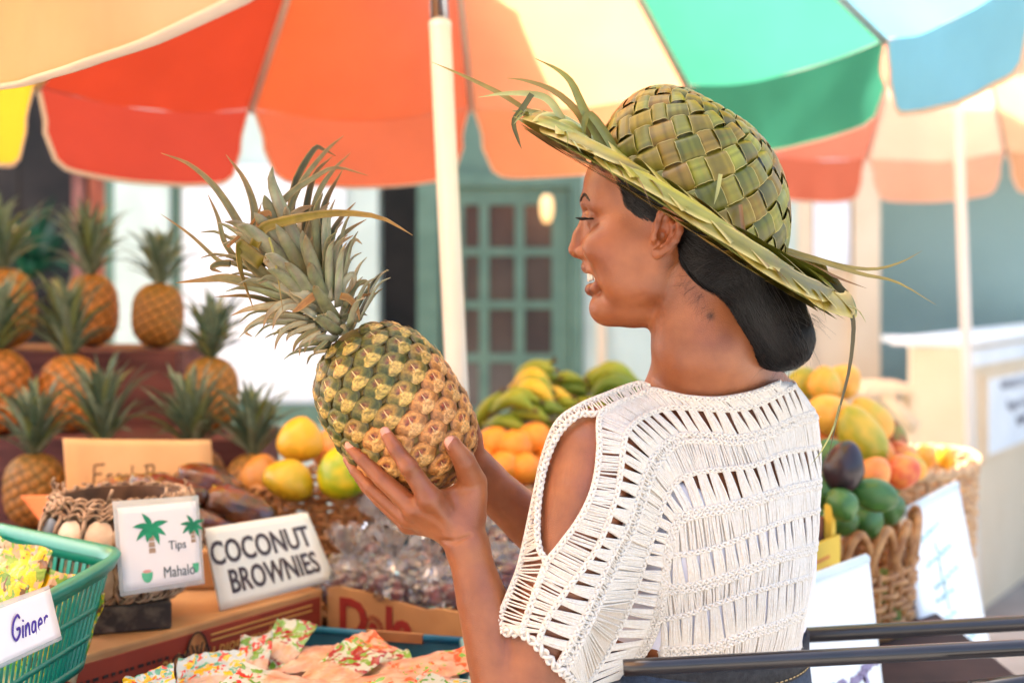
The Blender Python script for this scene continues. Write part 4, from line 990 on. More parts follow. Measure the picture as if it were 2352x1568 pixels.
# fruit filling under the visible layer
for i, (x, y, D) in enumerate(((1930, 1190, 2.34), (1990, 1195, 2.38), (2040, 1165, 2.46), (1975, 1060, 2.6), (2030, 1110, 2.55), (1900, 1180, 2.4))):
    fruit('avocado', 'avocado', ['green avocado seen through the left loop of the basket border', 'green avocado seen through the middle loop of the basket border', 'green avocado seen through the right loop of the basket border', 'avocado buried in the middle of the mango pile', 'avocado buried under the red mango', 'avocado deep in the basket behind the yellow carton'][i], x, y, D, 88, 80, 'green', (0, 40 * i, 0), 'avocados in the right basket')
rt_ = thing('right_stall_table', 'timber stall table under the mango baskets', 'table', (0.85, 2.7, 0))
slab(MB(), [(0.36, 2.12), (0.50, 2.05), (0.98, 3.1), (0.80, 3.3)], 0.825, 0.858).build('table_top', M_maroon, rt_, smooth=False)
for x, y in ((0.42, 2.17), (0.48, 2.13), (0.92, 3.05), (0.80, 3.2)): MB().bbox((x - 0.025, y - 0.025, 0), (x + 0.025, y + 0.025, 0.825)).build('leg', M_maroon, rt_, smooth=False)
# yellow carton at the near end
M_yell = pm('yellow_carton', srgb(228, 190, 70), srgb(214, 176, 60), scale=8, rough=0.7)
yc = thing('yellow_carton', 'yellow printed carton standing between sleeve and loop basket', 'carton', tuple(P(1890, 1330, 2.05)))
a = P(1800, 1370, 2.0); b = P(1930, 1290, 2.2); ev = (b - a).normalized(); ev.z = 0; ev.normalize(); nv_ = Vector((ev.y, -ev.x, 0))
o0 = Vector((a.x, a.y, 0)); Ly = (Vector((b.x, b.y, 0)) - o0).length
y1 = wall_panel('front_panel', o0, ev, Ly, 0.985, 1.055, 0.006, M_yell, yc)
wall_panel('side_panel', o0 + ev * (Ly - 0.006) - nv_ * 0.13, nv_, 0.127, 0.985, 1.055, 0.006, M_yell, yc)
MB().box(o0 + ev * (Ly - 0.012) - nv_ * 0.012 + Vector((0, 0, 1.045)), (0.018, 0.012, 0.115), rot=Matrix((ev, nv_, Vector((0, 0, 1)))).transposed()).build('corner_post', M_yell, yc, smooth=False)
MB().box(o0 + ev * (Ly * 0.5) - nv_ * 0.07 + Vector((0, 0, 1.035)), (Ly * 0.9, 0.10, 0.095), rot=Matrix((ev, nv_, Vector((0, 0, 1)))).transposed()).build('inner_carton', pm('brown_inner', srgb(120, 70, 52), rough=0.8), yc, smooth=False)
for k in range(3): on_face(o0, ev, None, 0.02, 0.995 + 0.016 * k, Ly * 0.7, 0.005, 0.0015, 'printed_line', pm('carton_orange', srgb(206, 128, 56), rough=0.7), y1)
MB().bbox((o0.x - 0.02, 2.12, 0.86), (b.x - 0.03, 2.26, 0.984)).build('stand', pm('rust_wood', srgb(150, 84, 56), rough=0.8), yc, smooth=False)
# ---- white boards leaning on the right stall
M_board = pm('white_board', srgb(236, 240, 240), srgb(228, 234, 235), scale=5, rough=0.35)
bA = [P(1800, 1352, 1.98), P(1990, 1282, 2.10), P(2030, 1640, 2.02), P(1800, 1740, 1.90)]
s1 = tag(card('white_signboard', bA, M_board, thick=0.01), 'white sign board hanging below the yellow carton, lettering at its foot', 'sign board')
bB = [P(2072, 1178, 2.52), P(2196, 1112, 2.70), P(2300, 1640, 2.58), P(2150, 1720, 2.42)]
s2 = tag(card('white_signboard', bB, M_board, thick=0.01), 'white sign board with teal scribbles leaning left of the white pole', 'sign board')
M_trim = pm('board_trim', srgb(206, 222, 224), rough=0.4); M_tscr = pm('teal_scribble', srgb(176, 212, 214), rough=0.6); M_purp = pm('purple_scribble', srgb(150, 140, 170), rough=0.6)
MB().tube([bA[0], bA[1]], 0.008, 6).build('edge_trim', M_trim, s1); MB().tube([bB[0], bB[1]], 0.008, 6).build('edge_trim', M_trim, s2)
rs = random.Random(8)
def scrib(par, q, m, boxes, r):
    for u0, v0, u1, v1 in boxes:
        ex = (q[1] - q[0]); ny = Vector((0, -0.006, 0)); pts = []
        for i in range(16):
            t = i / 15; pts.append(bil(q, u0 + (u1 - u0) * t + rs.uniform(-0.02, 0.02), v0 + (v1 - v0) * t + 0.012 * math.sin(i * 2.3) + rs.uniform(-0.006, 0.006)) + ny)
        MB().tube(pts, r, 5, flat=0.4).build('scribble', m, par)
scrib(s2, bB, M_tscr, [(0.45, 0.18, 0.5, 0.48), (0.3, 0.52, 0.6, 0.5), (0.42, 0.6, 0.8, 0.56), (0.5, 0.66, 0.85, 0.62), (0.3, 0.72, 0.6, 0.70), (0.2, 0.14, 0.55, 0.11), (0.25, 0.26, 0.7, 0.22), (0.3, 0.36, 0.75, 0.33), (0.3, 0.43, 0.6, 0.41)], 0.005)
scrib(s1, bA, M_purp, [(0.45, 0.72, 0.62, 0.70), (0.58, 0.76, 0.78, 0.70), (0.62, 0.70, 0.66, 0.80), (0.78, 0.68, 0.98, 0.64), (0.82, 0.66, 0.84, 0.76), (0.4, 0.82, 0.7, 0.80)], 0.006)
# leaves and stems hanging between the boards
hang = thing('hanging_greens', 'green leaves and brown stems hanging between the two white boards', 'plant', tuple(P(2045, 1568, 2.3)))
mb = MB(); mb2 = MB()
for k in range(16):
    x = rs.uniform(2015, 2060); leaf_strip(mb, [P(x, rs.uniform(1270, 1360), 2.36), P(x + rs.uniform(-10, 10), 1450, 2.34), P(x + rs.uniform(-25, 25), rs.uniform(1500, 1650), 2.33)], 0.018)
for k in range(9):
    x = rs.uniform(2040, 2085); mb2.tube([P(x, 1260, 2.42), P(x + rs.uniform(-10, 10), 1450, 2.4), P(x + rs.uniform(-10, 10), 1700, 2.38)], 0.006, 6)
tag(mb.build('leaves', pm('hanging_leaf', srgb(70, 110, 50), srgb(150, 150, 60), scale=30, rough=0.5), hang), kind='stuff'); tag(mb2.build('stems', pm('hanging_stem', srgb(150, 116, 84), srgb(120, 84, 66), scale=30, rough=0.7), hang), kind='stuff')
# ================================================================ loaves, bags, packets, tray, railing
M_bread = pm('dark_bread', srgb(150, 72, 32), srgb(52, 26, 16), scale=30, rough=0.5, bump=0.5, bscale=60, spec=0.4)
def film(name, tintc, op=0.22, rough=0.08):
    m = bpy.data.materials.new(name); m.use_nodes = True; nt = m.node_tree; n = nt.nodes; l = nt.links; n.remove(n['Principled BSDF'])
    tr = n.new('ShaderNodeBsdfTransparent'); gl = n.new('ShaderNodeBsdfGlossy'); gl.inputs['Roughness'].default_value = rough; di = n.new('ShaderNodeBsdfDiffuse'); di.inputs[0].default_value = lin(tintc)
    fr = n.new('ShaderNodeFresnel'); fr.inputs[0].default_value = 1.55; m1 = n.new('ShaderNodeMixShader'); m2 = n.new('ShaderNodeMixShader'); m1.inputs[0].default_value = op
    l.new(tr.outputs[0], m1.inputs[1]); l.new(di.outputs[0], m1.inputs[2]); l.new(m1.outputs[0], m2.inputs[1]); l.new(gl.outputs[0], m2.inputs[2])
    tc = n.new('ShaderNodeTexCoord'); nz = n.new('ShaderNodeTexNoise'); nz.inputs['Scale'].default_value = 34; nz.inputs['Detail'].default_value = 2; nz.inputs['Distortion'].default_value = 1.5; l.new(tc.outputs['Object'], nz.inputs[0])
    bp = n.new('ShaderNodeBump'); bp.inputs['Strength'].default_value = 0.6; bp.inputs['Distance'].default_value = 0.005; l.new(nz.outputs[0], bp.inputs['Height']); l.new(bp.outputs[0], gl.inputs['Normal']); l.new(bp.outputs[0], fr.inputs['Normal'])
    ml = n.new('ShaderNodeMath'); ml.operation = 'MULTIPLY_ADD'; ml.inputs[1].default_value = 1.3; ml.inputs[2].default_value = 0.0; ml.use_clamp = True; l.new(fr.outputs[0], ml.inputs[0])
    l.new(ml.outputs[0], m2.inputs[0]); l.new(m2.outputs[0], n['Material Output'].inputs[0]); MATS[name] = m
    return m
M_film = film('clear_film', (0.85, 0.87, 0.9), op=0.12, rough=0.05)
M_film2 = film('tight_film', (0.85, 0.87, 0.9), op=0.0, rough=0.04)
def blob(c, r, rot, seed, n1=26, n2=18, amp=0.08, freq=2.0, box=2.6):
    rows = []; M = rotm('Z', rot[2]) @ rotm('Y', rot[1]) @ rotm('X', rot[0])
    for i in range(n2):
        ph = math.pi * (0.002 + 0.996 * i / (n2 - 1)) - math.pi / 2; row = []
        for j in range(n1):
            a = 2 * math.pi * j / n1; cs = lambda v: abs(v) ** (2 / box) * (1 if v >= 0 else -1)
            p = Vector((cs(math.cos(ph)) * cs(math.cos(a)), cs(math.cos(ph)) * cs(math.sin(a)), cs(math.sin(ph))))
            w = 1 + amp * noise.noise(p * freq + Vector((seed, seed * 2, 0))) + amp * 0.4 * noise.noise(p * freq * 3 + Vector((0, seed, 0)))
            row.append(Vector(c) + M @ Vector((p.x * r[0] * w, p.y * r[1] * w, p.z * r[2] * w)))
        rows.append(row)
    return rows
for lab, x, y, D, r, rot, s in (('uppermost dark banana bread loaf wrapped in film behind the jar', 484, 1112, 2.34, (0.056, 0.042, 0.026), (0, 22, 12), 1), ('dark bread loaf in film just above the brownies sign', 548, 1168, 2.27, (0.060, 0.042, 0.029), (0, 22, 10), 2),
                                ('bread loaf half hidden behind the rim of the woven jar', 390, 1126, 2.24, (0.062, 0.034, 0.020), (0, 14, 8), 3), ('reddish bread loaf seen above the opening of the jar', 310, 1122, 2.27, (0.060, 0.034, 0.018), (0, 0, -6), 4), ('lowest bread loaf between jar and brownies sign', 470, 1200, 2.24, (0.050, 0.034, 0.024), (0, 24, 10), 5)):
    c = P(x, y, D); o = thing('bread_loaf', lab, 'bread', tuple(c - Vector((0, 0, r[2]))), 'wrapped bread loaves')
    MB().grid(blob(c, r, rot, s, amp=0.14), closed=True).build('loaf', M_bread, o)
    MB().grid(blob(c, tuple(v + 0.0022 for v in r), rot, s, amp=0.14), closed=True).build('film', M_film2, o)
MB().bbox((-0.62, 2.17, 0.976), (-0.42, 2.36, 1.035)).build('bread_box', M_card, None, smooth=False, bevel=0.004)
tag(bpy.data.objects['bread_box'], 'plain cardboard box under the wrapped bread loaves', 'cardboard box')
# bags of dark red sweets
M_candy = pm('dark_red_sweet', srgb(140, 62, 58), srgb(92, 36, 38), scale=50, rough=0.4, spec=0.5)
rb_ = random.Random(15)
for lab, x, y, D, r, s in (('tied bag of dark red sweets at the left of the fruit box', 815, 1325, 2.24, 0.056, 1), ('bag of dark red sweets in the middle of the fruit box', 925, 1330, 2.18, 0.058, 2), ('bag of sweets at the right of the fruit box by her wrist', 1015, 1340, 2.14, 0.052, 3),
                           ('bag of sweets heaped at the back of the fruit box under her hand', 960, 1265, 2.34, 0.060, 4), ('bag of sweets behind her forearm in the fruit box', 1120, 1300, 2.28, 0.062, 5), ('upper bag of sweets against the wicker basket', 890, 1240, 2.36, 0.055, 6), ('bag of pale sweets between her two forearms', 1150, 1220, 2.42, 0.055, 7)):
    c = P(x, y + 6, D); o = thing('sweet_bag', lab, 'bag', tuple(c - Vector((0, 0, r * 0.6))), 'bags of sweets in the fruit box')
    for k in range(15):
        v = Vector((rb_.uniform(-1, 1), rb_.uniform(-1, 1), rb_.uniform(-0.9, 0.15))); v = v.normalized() * rb_.uniform(0.3, 0.85) if v.length > 0.9 else v * 0.85
        p = c + Vector((v.x * r, v.y * r * 0.8, v.z * r * 0.62 - r * 0.1)); q = rb_.uniform(0.009, 0.014)
        MB().grid(blob(p, (q, q * 0.8, q * 0.7), (rb_.uniform(0, 90), rb_.uniform(0, 90), 0), k + s, 10, 8, 0.2), closed=True).build('sweet', M_candy, o)
    mb = MB(); mb.grid(blob(c, (r * 1.05, r * 0.9, r * 0.72), (0, 0, s * 40), s * 3.3, 64, 44, amp=0.30, freq=4.5, box=2.2), closed=True); mb.build('film', M_film, o)
    mb = MB(); t0 = c + Vector((-0.2 * r, -0.1 * r, r * 0.72)); tilt = Vector((rb_.uniform(-0.7, 0.4), -0.2, 1)).normalized()
    for k in range(14):          # gathered neck fanning out
        a = 2 * math.pi * k / 14; d = (tilt + Vector((math.cos(a), math.sin(a) * 0.6, 0)) * 0.75).normalized(); leaf_strip(mb, [t0 - tilt * 0.02 + Vector((math.cos(a), math.sin(a), 0)) * 0.02, t0, t0 + d * 0.025, t0 + d * rb_.uniform(0.04, 0.062)], 0.02, fold=rb_.uniform(-0.8, 0.8), n=7, prof=lambda u: 0.35 + 1.0 * u)
    f = mb.build('tied_neck', M_film, o)
# blue tray of flower printed packets
M_btray = pm('blue_tray', srgb(26, 106, 140), srgb(20, 92, 124), scale=12, rough=0.4); M_btl = pm('pale_blue_tray', srgb(120, 176, 196), rough=0.35)
tr_ = thing('blue_tray', 'blue plastic tray heaped with flower printed packets', 'tray', tuple(P(850, 1568, 1.7)))
t_b = [P(660, 1436, 2.06), P(1064, 1464, 1.985), P(1105, 1575, 1.66), P(150, 1640, 1.46)]
for p, z in zip(t_b, (0.945, 0.945, 0.935, 0.935)): p.z = z
for i in range(4):
    a, b = t_b[i], t_b[(i + 1) % 4]; e3 = (b - a); Lw = e3.length; e3.z = 0; e3.normalize(); n3 = Vector((e3.y, -e3.x, 0))
    wall_panel('wall', Vector((a.x, a.y, 0)), e3, Lw, 0.866, 0.942, 0.004, M_btray, tr_)
    MB().tube([a, b], 0.0055, 8).build('rim', M_btray if i != 1 else M_btl, tr_)
    if i == 1:
        for k in range(22): MB().tube([a.lerp(b, k / 22) - n3 * 0 + Vector((0.004, 0, -0.005)), a.lerp(b, k / 22) + Vector((0.012, 0, -0.07))], 0.0022, 5).build('rib', M_btl, tr_)
slab(MB(), [p for p in t_b], 0.8655, 0.8695).build('bottom', M_btray, tr_, smooth=False)
MB().box(t_b[0].lerp(t_b[1], 0.62) + Vector((0, -0.004, 0.0)), (0.085, 0.008, 0.013), rot=Matrix.Rotation(math.atan2((t_b[1] - t_b[0]).y, (t_b[1] - t_b[0]).x), 3, 'Z')).build('cardboard_strip', M_cardin, tr_, smooth=False)
def packet_mat(name, base, cols, dens):
    m = bpy.data.materials.new(name); m.use_nodes = True; nt = m.node_tree; n = nt.nodes; l = nt.links; b = n['Principled BSDF']; b.inputs['Roughness'].default_value = 0.22; b.inputs['Specular IOR Level'].default_value = 0.55
    tc = n.new('ShaderNodeTexCoord'); at = n.new('ShaderNodeAttribute'); at.attribute_name = 'tint'
    prev = at.outputs['Color']; sp = n.new('ShaderNodeSeparateColor'); 
    msk = n.new('ShaderNodeAttribute'); msk.attribute_name = 'print'
    for k, (c, sc, th) in enumerate(cols):
        nz = n.new('ShaderNodeTexNoise'); nz.noise_dimensions = '4D'; nz.inputs['W'].default_value = k * 7.3; nz.inputs['Scale'].default_value = sc; nz.inputs['Detail'].default_value = 2.5; nz.inputs['Distortion'].default_value = 0.8; l.new(tc.outputs['Object'], nz.inputs['Vector'])
        gt = n.new('ShaderNodeMapRange'); gt.inputs['From Min'].default_value = th; gt.inputs['From Max'].default_value = th + 0.02; l.new(nz.outputs['Fac'], gt.inputs['Value'])
        mu_ = n.new('ShaderNodeMath'); mu_.operation = 'MULTIPLY'; l.new(gt.outputs[0], mu_.inputs[0]); l.new(msk.outputs['Fac'], mu_.inputs[1])
        mx = n.new('ShaderNodeMix'); mx.data_type = 'RGBA'; mx.inputs['B'].default_value = lin(c); l.new(mu_.outputs[0], mx.inputs['Factor']); l.new(prev, mx.inputs['A']); prev = mx.outputs['Result']
    l.new(prev, b.inputs['Base Color']); nzb = n.new('ShaderNodeTexNoise'); nzb.inputs['Scale'].default_value = 60; nzb.inputs['Distortion'].default_value = 1.2; nzb.inputs['Detail'].default_value = 3; l.new(tc.outputs['Object'], nzb.inputs['Vector'])
    bp = n.new('ShaderNodeBump'); bp.inputs['Strength'].default_value = 0.8; bp.inputs['Distance'].default_value = 0.003; l.new(nzb.outputs[0], bp.inputs['Height']); l.new(bp.outputs[0], b.inputs['Normal']); return m
LEAFG = srgb(96, 158, 60)
PK = [packet_mat('packet_red_flowers', 0, [(srgb(178, 192, 188), 24, 0.34), (srgb(76, 142, 46), 84, 0.53), (srgb(190, 24, 26), 76, 0.55)], 1), packet_mat('packet_orange_flowers', 0, [(LEAFG, 78, 0.56), (srgb(214, 76, 34), 70, 0.55)], 1),
      packet_mat('packet_blue_yellow', 0, [(srgb(168, 190, 200), 24, 0.32), (srgb(70, 158, 138), 84, 0.53), (srgb(220, 176, 14), 72, 0.55), (srgb(198, 44, 36), 76, 0.58)], 1), packet_mat('packet_crimson', 0, [(srgb(178, 192, 184), 26, 0.34), (srgb(96, 156, 56), 82, 0.52), (srgb(140, 16, 44), 72, 0.53)], 1),
      packet_mat('packet_yellow_green', 0, [(srgb(120, 160, 60), 60, 0.48), (srgb(232, 196, 30), 66, 0.52), (srgb(120, 84, 50), 70, 0.60)], 1)]
def packet(label, c, ux, uy, L_, Wd, m, thick=0.012, pr=0.45, content=srgb(184, 112, 84), seed=0, crimp=True, par_group='flower printed packets in the tray', both=False):
    """pillow packet; printed band at the far end of its length"""
    c = Vector(c); ux = Vector(ux).normalized(); uy = Vector(uy); uy = (uy - ux * uy.dot(ux)).normalized(); nz_ = ux.cross(uy)
    if nz_.z < 0: nz_ = -nz_
    NL, NW = 22, 14; vs = []; cols = []; prn = []; rk_ = random.Random(seed)
    for side in (1, -1):
        for i in range(NL):
            s = i / (NL - 1)
            for j in range(NW):
                w = j / (NW - 1) * 2 - 1; e = (math.sin(math.pi * min(max((s - 0.10) / 0.72, 0), 1)) ** 0.6) * (1 - abs(w) ** 2.6)
                cr = 0.0028 * noise.noise(Vector((s * 9 + seed, w * 5, seed * 1.7))) + (0.0012 * math.sin(w * 26 + seed) * (1 if s > 0.8 or s < 0.1 else 0.15))
                wd = Wd / 2 * (1 - 0.10 * e) * (1 + 0.03 * math.sin(s * 14 + seed))
                vs.append(c + ux * ((s - 0.5) * L_ + 0.003 * math.sin(w * 3 + seed)) + uy * (w * wd) + nz_ * (side * (0.0006 + thick * 0.5 * e) + cr + 0.010 * (max(0, s - 0.78) ** 1) * rk_.uniform(0.9, 1.1) * 2))
                q = 0.5 + 0.5 * noise.noise(Vector((s * 5 + seed, w * 3, 2.0))); cols.append(mixc(content, srgb(214, 184, 166), max(0, min(1, q * 1.7 - 0.35)))); prn.append(1.0 if (s > 1 - pr or (both and s < 0.2)) else 0.15)
    fs = []; o = NL * NW
    for i in range(NL - 1):
        for j in range(NW - 1):
            a = i * NW + j; fs.append((a, a + NW, a + NW + 1, a + 1)); fs.append((o + a, o + a + 1, o + a + NW + 1, o + a + NW))
    mb = MB(); mb.add(vs, fs, col=cols); ob = mb.build('sweet_packet', m); ca = ob.data.attributes.new('print', 'FLOAT', 'POINT'); ca.data.foreach_set('value', prn)
    return tag(ob, label, 'packet', par_group)
PKL = [  # px, py, D, direction (dx, dy on the tray), length, width, material, label, lift
 (645, 1445, 1.95, (0.45, 1, 0.75), 0.10, 0.062, 3, 'crimson flowered packet standing tallest at the back left of the tray', 0.5), (580, 1478, 1.90, (0.0, 1, 0.9), 0.085, 0.045, 0, 'small red flowered packet left of the tallest one', 0.5), (480, 1520, 1.80, (-0.1, 1, 0.6), 0.095, 0.085, 2, 'wide blue and yellow flowered packet at the left of the tray', 0.5),
 (345, 1555, 1.68, (-0.3, 1, 0.5), 0.085, 0.06, 2, 'yellow flowered packet at the lower left corner of the tray', 0.5), (770, 1505, 1.84, (0.5, 0.8, 0.35), 0.13, 0.075, 3, 'clear packet with crimson flowers lying in the middle of the tray', 0.4), (870, 1470, 1.92, (-0.7, 0.7, 0.3), 0.12, 0.07, 1, 'orange flowered packet at the back centre of the tray', 0.45),
 (985, 1490, 1.86, (0.8, 0.3, 0.1), 0.12, 0.065, 1, 'orange flowered packet beside her forearm', 0.35), (900, 1535, 1.74, (0.9, 0.3, 0.1), 0.13, 0.07, 1, 'peach packet with orange print at the front centre', 0.4), (640, 1540, 1.74, (-0.8, 0.3, 0.1), 0.13, 0.07, 0, 'peach packet in front of the crimson ones', 0.3), (1010, 1545, 1.72, (0.8, -0.5, 0.0), 0.12, 0.065, 2, 'packet with teal print at the right front of the tray', 0.45),
 (770, 1570, 1.64, (0.9, 0.1, 0.1), 0.13, 0.07, 1, 'packet with green and orange print cut by the lower picture edge', 0.5), (560, 1580, 1.62, (-0.6, 0.5, 0.1), 0.12, 0.07, 0, 'peach packet at the lower picture edge left of centre', 0.3), (900, 1500, 1.86, (-0.3, 0.9, 0.1), 0.12, 0.07, 3, 'peach packet under the orange flowered ones', 0.3), (720, 1470, 1.93, (0.9, -0.2, 0.1), 0.12, 0.07, 0, 'peach packet behind the crimson flowered one', 0.3),
 (440, 1590, 1.60, (-0.5, -0.5, 0.1), 0.12, 0.07, 4, 'yellow green packet at the lower edge near the tray corner', 0.5), (960, 1580, 1.64, (0.5, 0.6, 0.1), 0.12, 0.07, 0, 'packet at the lower edge by her elbow', 0.4)]
for i, (x, y, D, d, L_, Wd, m, lab, pr) in enumerate(PKL):
    ux = Vector(d); packet(lab, P(x, y + 42, D - 0.03), Vector((ux.x, ux.y, ux.z * 0.75)), Vector((1, -0.2, 0.05)) if abs(ux.normalized().x) < 0.6 else Vector((0.1, 1, 0.25)), L_, Wd, PK[m], seed=i * 3.7 + 1, pr=pr, both=(i % 3 == 0))
slab(MB(), [p.lerp((t_b[0] + t_b[1] + t_b[2] + t_b[3]) / 4, 0.06) for p in t_b], 0.872, 0.915).build('packet_heap', pm('packet_heap_mat', srgb(190, 130, 104), srgb(216, 184, 164), scale=30, rough=0.4, bump=0.8, bscale=40), tr_)
# sweets in the teal basket
for i, (x, y, D, lab) in enumerate(((25, 1352, 1.72, 'yellow and green printed packet standing in the teal basket'), (-30, 1430, 1.60, 'printed packet at the left front of the teal basket'), (95, 1410, 1.70, 'printed packet pressed against the slots of the teal basket'), (60, 1460, 1.66, 'printed packet low in the teal basket'), (150, 1440, 1.74, 'printed packet in the right corner of the teal basket'))):
    packet(lab, P(x, y, D), (0.3, 0.3, 1), (1, -0.4, 0), 0.11, 0.085, PK[4], thick=0.02, pr=0.9, content=srgb(176, 150, 90), seed=50 + i * 2.2, par_group='packets in the teal basket')
# black metal rails
M_rail = pm('black_rail', srgb(38, 32, 32), srgb(30, 26, 27), scale=30, rough=0.28, spec=0.5, coat=0.3)
rail = thing('metal_barrier', 'black metal barrier with three bars at the lower right', 'barrier', tuple(P(2352, 1700, 1.5)))
MB().tube([P(1380, 1484, 1.92), P(1826, 1459, 1.86), P(2352, 1430, 1.80), P(2900, 1400, 1.74)], 0.0100, 18).build('rail', M_rail, rail)
MB().tube([P(1432, 1533, 1.405), P(1500, 1529, 1.405), P(2352, 1486, 1.42), P(2900, 1458, 1.43)], 0.0084, 18).build('rail', M_rail, rail)
MB().tube([P(2230, 1582, 1.38), P(2352, 1568, 1.385), P(2900, 1500, 1.40)], 0.0084, 18).build('rail', M_rail, rail)
MB().tube([P(2900, 1405, 1.74), P(2900, 1462, 1.43), P(2900, 1520, 1.40)], 0.0084, 14).build('end_bar', M_rail, rail)
for x, D in ((2900, 1.43), (2905, 1.74)): p = P(x, 1462, D); MB().tube([p, Vector((p.x, p.y, 0.0))], 0.0084, 14).build('post', M_rail, rail)
# ================================================================ the pineapple in her hands
pc = P(909, 943, 1.562); pax = Vector((-0.56, 0.03, 0.83)).normalized(); PL = 424 * PS(1.562); PR = 160 * PS(1.562)
pu = Vector((0, -1, 0)); pu = (pu - pax * pu.dot(pax)).normalized(); pv = pax.cross(pu)
pb = pc - pax * PL / 2
pine = thing('pineapple', 'large ripe pineapple with shaggy grey green crown in her hands', 'pineapple', tuple(pb))
def PQ(t, a, k=0.0):
    r = pine_profile(t) * PR + k
    return pb + pax * (t * PL) + pu * (r * math.cos(a)) + pv * (r * math.sin(a))
rows = []; cols = []
for i in range(40):
    t = 0.003 + 0.994 * i / 39; rows.append([PQ(t, 2 * math.pi * j / 64, -0.0055 * min(1, pine_profile(t) * 1.6)) for j in range(64)]); cols += [mixc(srgb(92, 82, 34), srgb(132, 100, 42), min(1, max(0, 1 - t)))] * 64
MB().grid(rows, closed=True, col=cols).build('flesh_body', M_skinfruit, pine)
PAL = {'green': dict(rim=srgb(62, 70, 24), eye=srgb(136, 92, 56), ring=srgb(112, 104, 42), br=srgb(214, 178, 92), edge=srgb(150, 138, 56)),
       'mid': dict(rim=srgb(96, 86, 32), eye=srgb(156, 92, 62), ring=srgb(160, 124, 54), br=srgb(224, 178, 96), edge=srgb(160, 136, 54)),
       'ripe': dict(rim=srgb(160, 104, 48), eye=srgb(156, 74, 54), ring=srgb(216, 150, 76), br=srgb(228, 178, 108), edge=srgb(196, 140, 70))}
def fruitlet_mesh(pal, seed):
    r = random.Random(seed); c = PAL[pal]; NR, NA = 15, 40; vs = [Vector((0, 0, 0.40))]; cols = [c['eye'][:3]]; fs = []
    for i in range(1, NR + 1):
        q = i / NR
        for j in range(NA):
            a = 2 * math.pi * j / NA; shape = 1.0 + 0.07 * math.cos(2 * a) + 0.05 * math.cos(6 * a + 0.3)
            x = q * math.cos(a) * shape * 1.06; y = q * math.sin(a) * shape * 0.98
            h = 0.40 * (1 - q ** 3.2) - 0.20 * q ** 6
            # sunken eye with swollen rim in the upper half
            e = math.hypot(x * 0.9, (y - 0.26) / 0.66); h += -0.16 * math.exp(-(e / 0.34) ** 2) + 0.10 * math.exp(-((e - 0.62) / 0.16) ** 2) * (1 if y > -0.2 else 0.4)
            # bract: a pointed scale rising from the lower edge
            bw = 1.15 * (0.26 - y) / 1.2; br = max(0, min(1, (bw - abs(x) + 0.10 * noise.noise(Vector((x * 7, y * 7, seed)))) / 0.12)) if y < 0.26 else 0
            h += 0.11 * br * (1 - 0.5 * max(0, -y)); nz = noise.noise(Vector((x * 4 + seed, y * 4, seed * 3.1))); nf = noise.noise(Vector((x * 11 + seed, y * 11, seed)))
            h += 0.05 * nz + 0.025 * nf
            vs.append(Vector((x, y, h)))
            col = mixc(c['rim'], c['ring'], math.exp(-((e - 0.50) / 0.22) ** 2)); col = mixc(col, c['eye'], max(0, min(1, 1.25 - e / 0.36)))
            col = mixc(col, c['edge'], 0.55 * max(0, (q - 0.80) / 0.2) * (y < 0.2)); col = mixc(col, c['br'], br * (0.85 if nz > -0.2 else 0.35) * (1 - 0.35 * max(0, -y))); col = tuple(v * (1 + 0.35 * nf) for v in col)
            if e < 0.42 and nz > 0.18 and br < 0.5: col = mixc(col, srgb(92, 44, 34), 0.75)
            if br > 0.6 and abs(nz) < 0.04: col = mixc(col, srgb(150, 104, 60), 0.6)
            if q > 0.93: col = mixc(col, srgb(46, 44, 18) if pal != 'ripe' else srgb(104, 66, 30), 0.8)
            cols.append(tuple(col[:3]))
    for j in range(NA): fs.append((0, 1 + j, 1 + (j + 1) % NA))
    for i in range(NR - 1):
        for j in range(NA):
            a, b = 1 + i * NA + j, 1 + i * NA + (j + 1) % NA; fs.append((a, a + NA, b + NA, b))
    mb = MB(); mb.add(vs, fs, col=cols)
    # dry spike at the tip of the bract
    tip = [Vector((0.03, -0.10, 0.44)), Vector((0.0, 0.22, 0.58)), Vector((r.uniform(-0.08, 0.08), 0.52, 0.62))]
    o0 = len(mb.v); mb.tube(tip, [0.075, 0.045, 0.01], 5, flat=0.6); mb.col.extend([mixc(c['br'], srgb(226, 200, 150), 0.5)] * (len(mb.v) - o0))
    o = mb.build('fruitlet', M_fruitlet); me = o.data; bpy.data.objects.remove(o); return me
M_fruitlet = colour_mat('fruitlet_skin', rough=0.42, spec=0.5, bump=0.8, bscale=7, vary=(0.62, 1.25), vscale=4.5)
FL = {p: [fruitlet_mesh(p, s) for s in (1.3, 4.7, 8.2)] for p in PAL}
rp_ = random.Random(14)
NF = 122; pts_ = phyllo(NF, PR, PL, 0.03, 0.97)
